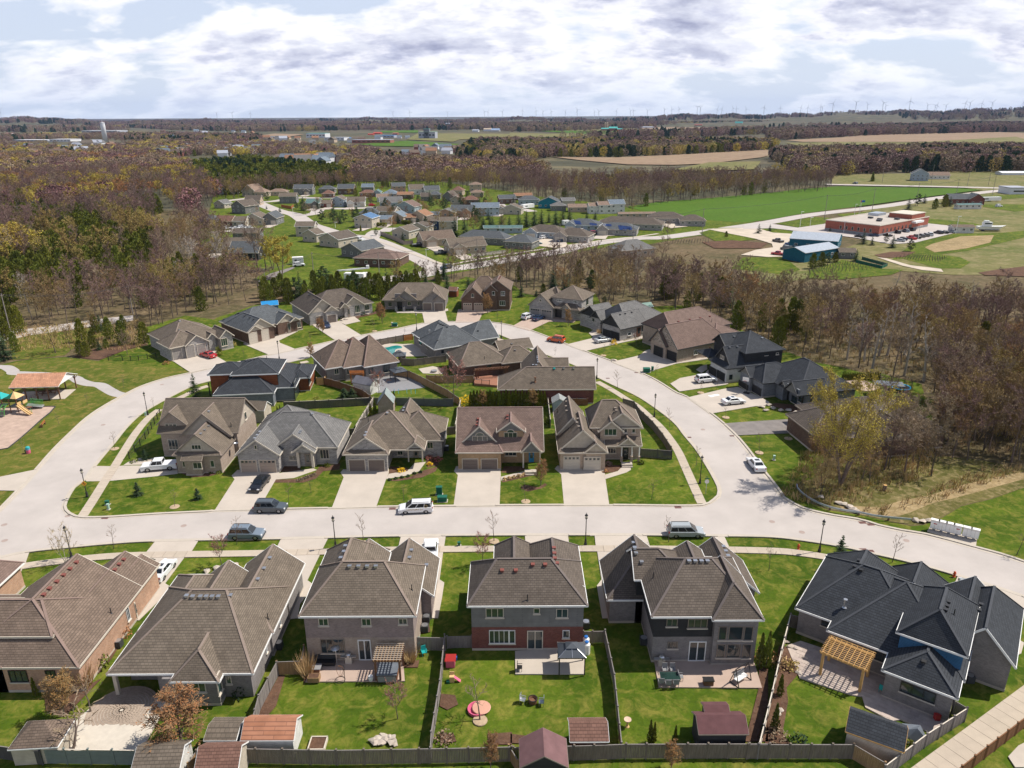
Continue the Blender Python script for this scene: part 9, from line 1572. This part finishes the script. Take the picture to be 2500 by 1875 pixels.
for i in range(2600):
 if c_>=115:break
 xs_=(-130,110);p=Vector((rnd.uniform(*xs_),rnd.uniform(310,640),0))
 if not inside(p,VP):continue
 c_+=1;kd=rnd.choice(('bare','olive','orange','bareb','spruce','pine','barep'));tree(kd,p,rnd.uniform(3.5,8.5),{'bare':'grey bare garden tree','barep':'purplish bare garden tree','bareb':'brown bare garden tree','olive':'olive-budded garden tree','orange':'orange-brown garden tree','spruce':'small dark garden spruce','pine':'small green garden pine'}[kd]+' between the village houses',kd.replace('barep','purplish')+' garden trees of the village',1.1)
# vineyard-like rows of young stakes beyond the woods
vs_=MB()
for k,P4,nx,ny in(('Q',[(340,905),(900,850),(620,790),(330,860)],16,6),('Q',[(1040,770),(1400,800),(1480,760),(1200,735)],16,5),('L',[(1380,1400),(1720,1395),(1720,1360),(1400,1370)],14,3)):
 a,b,c,d=PX(k,*P4)
 for i in range(nx):
  for j in range(ny):p=a.lerp(b,i/nx).lerp(d.lerp(c,i/nx),j/ny);vs_.box((p.x,p.y,.6),(.12,.12,1.2))
tag(vs_.build('vine_stakes',m_fold),kind='stuff')
# ------------------------------------------------------------------ the far town and farms
def far_block(label,k,x0,x1,yb,yt,wl,rf,d_=18,kind='gable',cat='building',ang=0,name='far_building'):
 a,b=g(k,x0,yb),g(k,x1,yb);w_=(b-a).length;ht=tree_height((a+b)/2,X(k,0,yt)[1]);ht=max(3,min(ht,40));r=root(name,label,cat,(a.x,a.y,-.2),math.atan2((b-a).y,(b-a).x))
 hw=ht if kind=='flat' else ht*.62;MB().box((w_/2,d_/2,hw/2),(w_,d_,hw)).build('wall',wl,r)
 if kind=='flat':MB().box((w_/2,d_/2,hw+.3),(w_+.6,d_+.6,.6)).build('roof',rf,r)
 else:MB().add([(-.6,-.6,hw),(w_+.6,-.6,hw),(w_+.6,d_+.6,hw),(-.6,d_+.6,hw),(-.6,d_/2,ht),(w_+.6,d_/2,ht)],[(0,1,5,4),(2,3,4,5),(0,4,3),(1,2,5),(3,2,1,0)]).build('roof',rf,r)
 n=int(min(8,w_/9))
 if kind=='flat' and n:q=MB();[q.box((w_*(i+.5)/n,-.1,hw*.55),(w_/n*.6,.2,hw*.22))for i in range(n)];tag(q.build('window_band',m_glass,r),kind='stuff')
 return r
wm_=mat('far_white',(.62,.63,.66),.6,.05);wgm=mat('far_grey',(.34,.36,.42),.7,.05);trf=mat('far_teal',(.08,.36,.33),.5,.05);rdf=mat('far_red',(.50,.07,.04),.5,.05);blf=mat('far_blue',(.05,.25,.60),.5,.05);brk=mat('far_brick',(.30,.12,.09),.8,.05);tanf=mat('far_tan',(.45,.36,.27),.8,.05)
for a in[('long pale school-like building at far left','J',110,410,512,480,wgm,wm_,40,'flat'),('white flat-roofed building right of the long pale one','J',430,610,516,476,wm_,wm_,40,'flat'),('dark blue block on the far left fields','J',142,215,428,396,mat('far_navy',(.05,.07,.12),.6),wgm,30,'flat'),('huge grey warehouse behind the water tower','J',708,1012,442,402,wgm,wm_,60,'flat'),('red-fronted block before the grey warehouse','J',795,875,442,412,rdf,rdf,20,'flat'),('white pavilion left of the water tower','J',680,738,517,490,wm_,wm_,20),('long white barns with dark roofs on the far plain','J',1800,2065,420,400,wm_,wm_,30),('white and red block at the far left edge','J',0,65,450,420,wm_,rdf,30,'flat'),('orange-roofed row in the far left town','J',290,420,448,432,tanf,mat('far_orange',(.55,.22,.07),.7),20,'flat'),('teal-roofed white block in the far town centre','K',435,598,482,436,wm_,trf,35,'flat'),('long white store right of the teal-roofed block','K',590,762,505,472,wm_,wgm,35,'flat'),('bright blue roofed store in the far centre','K',772,880,492,474,wm_,blf,35),('row of brick and dark stores in the far centre','K',830,1160,530,495,brk,wgm,30,'flat'),('blue and white depot in the far centre','K',1065,1192,482,456,wgm,blf,25,'flat'),('tall grey feed mill with green-topped tower','K',1405,1548,490,428,wgm,mat('far_green',(.3,.45,.35),.6),25,'flat'),('feed mill head house with green top','K',1450,1498,490,402,mat('far_dark',(.16,.17,.2),.7),trf,12,'flat'),('dark brick block at the far centre left','K',55,180,500,465,brk,wgm,30,'flat'),('white-roofed barn of the far farm','K',1965,2030,425,398,wm_,tanf,20),('blue-roofed barn of the far farm','K',2030,2100,427,402,wm_,mat('far_paleblue',(.30,.42,.62),.5),20),('pale shed left of the far farm','K',1868,1920,430,408,wm_,wgm,15),('red barn in the far middle, left one','K',965,1010,458,440,rdf,rdf,15),('red barn in the far middle, larger one','K',1012,1075,450,428,rdf,rdf,18),('dark red barn in the far middle, right one','K',1180,1222,455,432,brk,brk,15),('teal shed on the far green field','K',1035,1068,376,358,trf,trf,15),('teal shed at far centre left','K',122,185,374,348,wm_,trf,20),
  ('red barn with white cupola on the far farm','L',640,695,388,362,rdf,rdf,18),('long teal roofed barn of the far farm','L',770,858,424,400,brk,trf,18),('big teal roofed barn of the far farm','L',835,905,425,390,brk,trf,25),('red shed at the right of the far farm','L',905,952,425,405,rdf,trf,12),('long pale sheds on the far plain','L',1085,1225,400,390,wm_,wgm,15),('dark roofed house with yellow trees on far left of the farm','L',395,470,405,385,wgm,mat('far_dark',(.16,.17,.2),.7),15),('dark sheds by the far hedge','L',1575,1640,385,372,brk,brk,12),('teal-fronted farm sheds near the right hedge','L',1925,1990,375,352,wgm,trf,15),('long white poultry barn on the hill, left','M',915,1055,315,296,wgm,wm_,22),('long white poultry barn on the hill, right','M',1058,1162,312,290,wgm,wm_,22),('lower white barn on the hill','M',1000,1055,330,316,wm_,wm_,15),('white sheds right of the poultry barns','M',1165,1235,310,296,wm_,wm_,15),('white house of the hillside farm','M',672,712,342,318,wm_,wm_,10),('yellowish barn of the hillside farm','M',585,640,345,330,tanf,tanf,12),('pale barn far right on the slope','M',1625,1700,295,282,wm_,wm_,18),('low dark buildings left of the hillside farm','M',90,170,362,345,wgm,wgm,14),('long white greenhouse at the far right by the highway','M',2020,2250,805,795,wm_,wm_,12),('white block at the far right by the junction','M',2085,2250,972,940,wm_,wgm,15,'flat')]:
 far_block(*a)
P=g('J',912,512);ht=tree_height(P,X('J',0,338)[1])*1.04;wt=root('water_tower','tall white cylindrical water tower above the far left town','water tower',P);MB().lathe([(.001,0),(5.6,0),(5.6,ht*.96),(5.2,ht*.985),(.001,ht)],n=28).build('tank',wm_,wt,True);MB().tube((0,0,ht),(0,0,ht+7),.3,.2,6).tube((2,0,ht-1),(2,0,ht+5),.25,.2,6).tube((-2,1,ht-1),(-2,1,ht+4),.25,.2,6).build('antenna',wm_,wt);MB().lathe([(5.7,ht*.93),(5.9,ht*.93),(5.9,ht*.955),(5.7,ht*.955)],n=28).build('rim',wgm,wt)
for k,x,yb,yt,rr,l in[('L',805,420,352,3,'pale farm silo, left of the pair'),('L',822,420,352,3,'pale farm silo, right of the pair'),('L',673,370,345,1.6,'thin white silo by the red barn'),('M',670,340,297,3.2,'dark red-topped silo of the hillside farm'),('M',1190,305,258,3,'pale silo beside the poultry barns'),('K',1645,405,350,5,'dark twin silo in the far trees, left'),('K',1668,405,350,5,'dark twin silo in the far trees, right'),('K',1998,398,368,2.6,'white silo of the far farm')]:
 P=g(k,x,yb);hh=min(45,tree_height(P,X(k,0,yt)[1]));thing1('farm_silo','silo',l,P,[('silo',MB().lathe([(rr,0),(rr,hh*.9),(rr*.6,hh*.98),(.001,hh)],n=14),wgm if 'dark' in l else tanf)])
# roofs of the far town among the trees
TW=[(wm_,wgm),(tanf,RF['taupe']),(wm_,RF['steel']),(brk,RF['brown']),(tanf,RF['orange']),(wm_,RF['grey'])];tw_mesh=[]
for wl,rf in TW:
 w_=MB().box((0,0,1.7),(12,9,3.4)).mesh('wall',wl);r_=MB().add([(-6.5,-5,3.4),(6.5,-5,3.4),(6.5,5,3.4),(-6.5,5,3.4),(-6.5,0,6.2),(6.5,0,6.2)],[(0,1,5,4),(2,3,4,5),(0,4,3),(1,2,5),(3,2,1,0)]).mesh('roof',rf);tw_mesh.append((w_,r_))
for lab,grp,pts,n in[('small house of the town in the far left distance','houses of the far left town',[(360,372),(470,362),(640,350),(640,372),(560,382),(400,384)],46),('small house scattered among trees below the water tower','houses below the water tower',[(20,360),(300,350),(320,372),(180,388),(60,382)],26),('house in the row beyond the cedar wood','houses beyond the cedar wood',[(680,392),(840,388),(900,392),(870,402),(720,408)],18),('small house in the far centre hollow','houses of the far centre',[(960,368),(1130,362),(1180,372),(1000,382)],14),('pale building of the far town strip','buildings of the far town strip',[(640,338),(860,342),(1000,335),(1020,342),(760,352),(640,350)],18),('small house on the far left plain','houses of the far left plain',[(380,320),(640,322),(640,340),(420,342)],16)]:
 P_=W(*pts);xs=[p[0]for p in P_];ys=[p[1]for p in P_];c=0
 while c<n:
  p=(rnd.uniform(min(xs),max(xs)),rnd.uniform(min(ys),max(ys)))
  if not inside(p,P_):continue
  c+=1;me=rnd.choice(tw_mesh);r=root('town_house',lab,'house',(p[0],p[1],0),rnd.choice((0,.3,-.3,1.4)),grp);s=rnd.uniform(1,1.6);r.scale=(s,s,s*1.25);ob('wall',me[0],r);ob('roof',me[1],r)
# wind turbines on the skyline
m_tb=mat('turbine_white',(.50,.53,.58),.5,.02);tow=MB().tube((0,0,0),(0,0,98),2.6,1.5,8).mesh('tower',m_tb);nac=MB().box((0,1.5,99),(3.4,10,3.6)).lathe([(.001,0),(1.8,0),(1.2,1.6),(.001,2)],(0,-4,98),8).mesh('nacelle',m_tb);bl=MB().add([(-1.3,0,0),(1.3,0,0),(1.9,0,9),(.3,0,46),(-.3,0,46),(-1.0,0,9),(-1.3,.7,0),(1.3,.7,0),(1.9,.5,9),(.3,.2,46),(-.3,.2,46),(-1,.5,9)],[(0,1,2,5),(5,2,3,4),(7,6,11,8),(8,11,10,9),(0,6,7,1),(1,7,8,2),(2,8,9,3),(3,9,10,4),(4,10,11,5),(5,11,6,0)]).mesh('blade',m_tb)
TU=[('J',1875,250),('J',2008,248),('J',2165,262),('J',10,262),('K',2128,225),('K',1185,258),('K',1655,245),('K',1330,255),('K',1975,250),('K',2005,248),('L',92,222),('L',268,213),('L',208,252),('L',563,197),('L',750,205),('L',712,240),('L',338,250),('L',460,250),('L',900,245),('L',1022,235),('L',1048,240),('L',1168,245),('L',1315,238),('L',1378,232),('L',1440,250),('L',1597,188),('L',1622,190),('L',1768,218),('L',1808,213),('L',1905,238),('L',1935,238),('L',2018,225),('L',2172,187),('M',100,222),('M',275,213),('M',335,190),('M',445,203),('M',460,206),('M',550,163),('M',748,158),('M',848,170),('M',980,152),('M',1005,175),('M',1208,140),('M',1365,175),('M',1430,178),('M',1445,186),('M',1522,174),('M',1685,148),('M',1725,143),('M',1828,150),('M',1917,143),('M',2182,153)]
for i,(k,x,yt)in enumerate(TU):
 hz_={'J':312,'K':305,'L':292-x*.006,'M':272-x*.024}[k];dpx=(hz_-yt)/3.539+2;dist=min(11500,142*1800/dpx);px,_=X(k,x,0);d=ray(px,285);d.z=0;d=d.normalized()*dist;zb=hill_h(d.x,d.y)
 r=root('wind_turbine','white three-bladed wind turbine on the skyline','wind turbine',(d.x,d.y,zb-2),math.atan2(d.y,d.x)-R(90)+rnd.uniform(-.4,.4),'wind turbines on the skyline');s=1.0;ob('tower',tow,r);ob('nacelle',nac,r);a0=rnd.uniform(0,2.1)
 for b_ in range(3):o=ob('blade',bl,r,(0,-4.6,99));o.rotation_euler.y=a0+b_*2.094
# ------------------------------------------------------------------ air
hz_m=bpy.data.materials.new('air');hz_m.use_nodes=True;t=hz_m.node_tree;t.nodes.clear();pv_=t.nodes.new('ShaderNodeVolumePrincipled');pv_.inputs['Density'].default_value=2.4e-5;pv_.inputs['Color'].default_value=(.40,.58,1,1);pv_.inputs['Anisotropy'].default_value=0.0
oo=t.nodes.new('ShaderNodeOutputMaterial');t.links.new(pv_.outputs[0],oo.inputs['Volume'])
hzb=MB().box((0,13000/2,150),(32000,15200*1.0,310)).build('haze',hz_m);tag(hzb,kind='stuff')
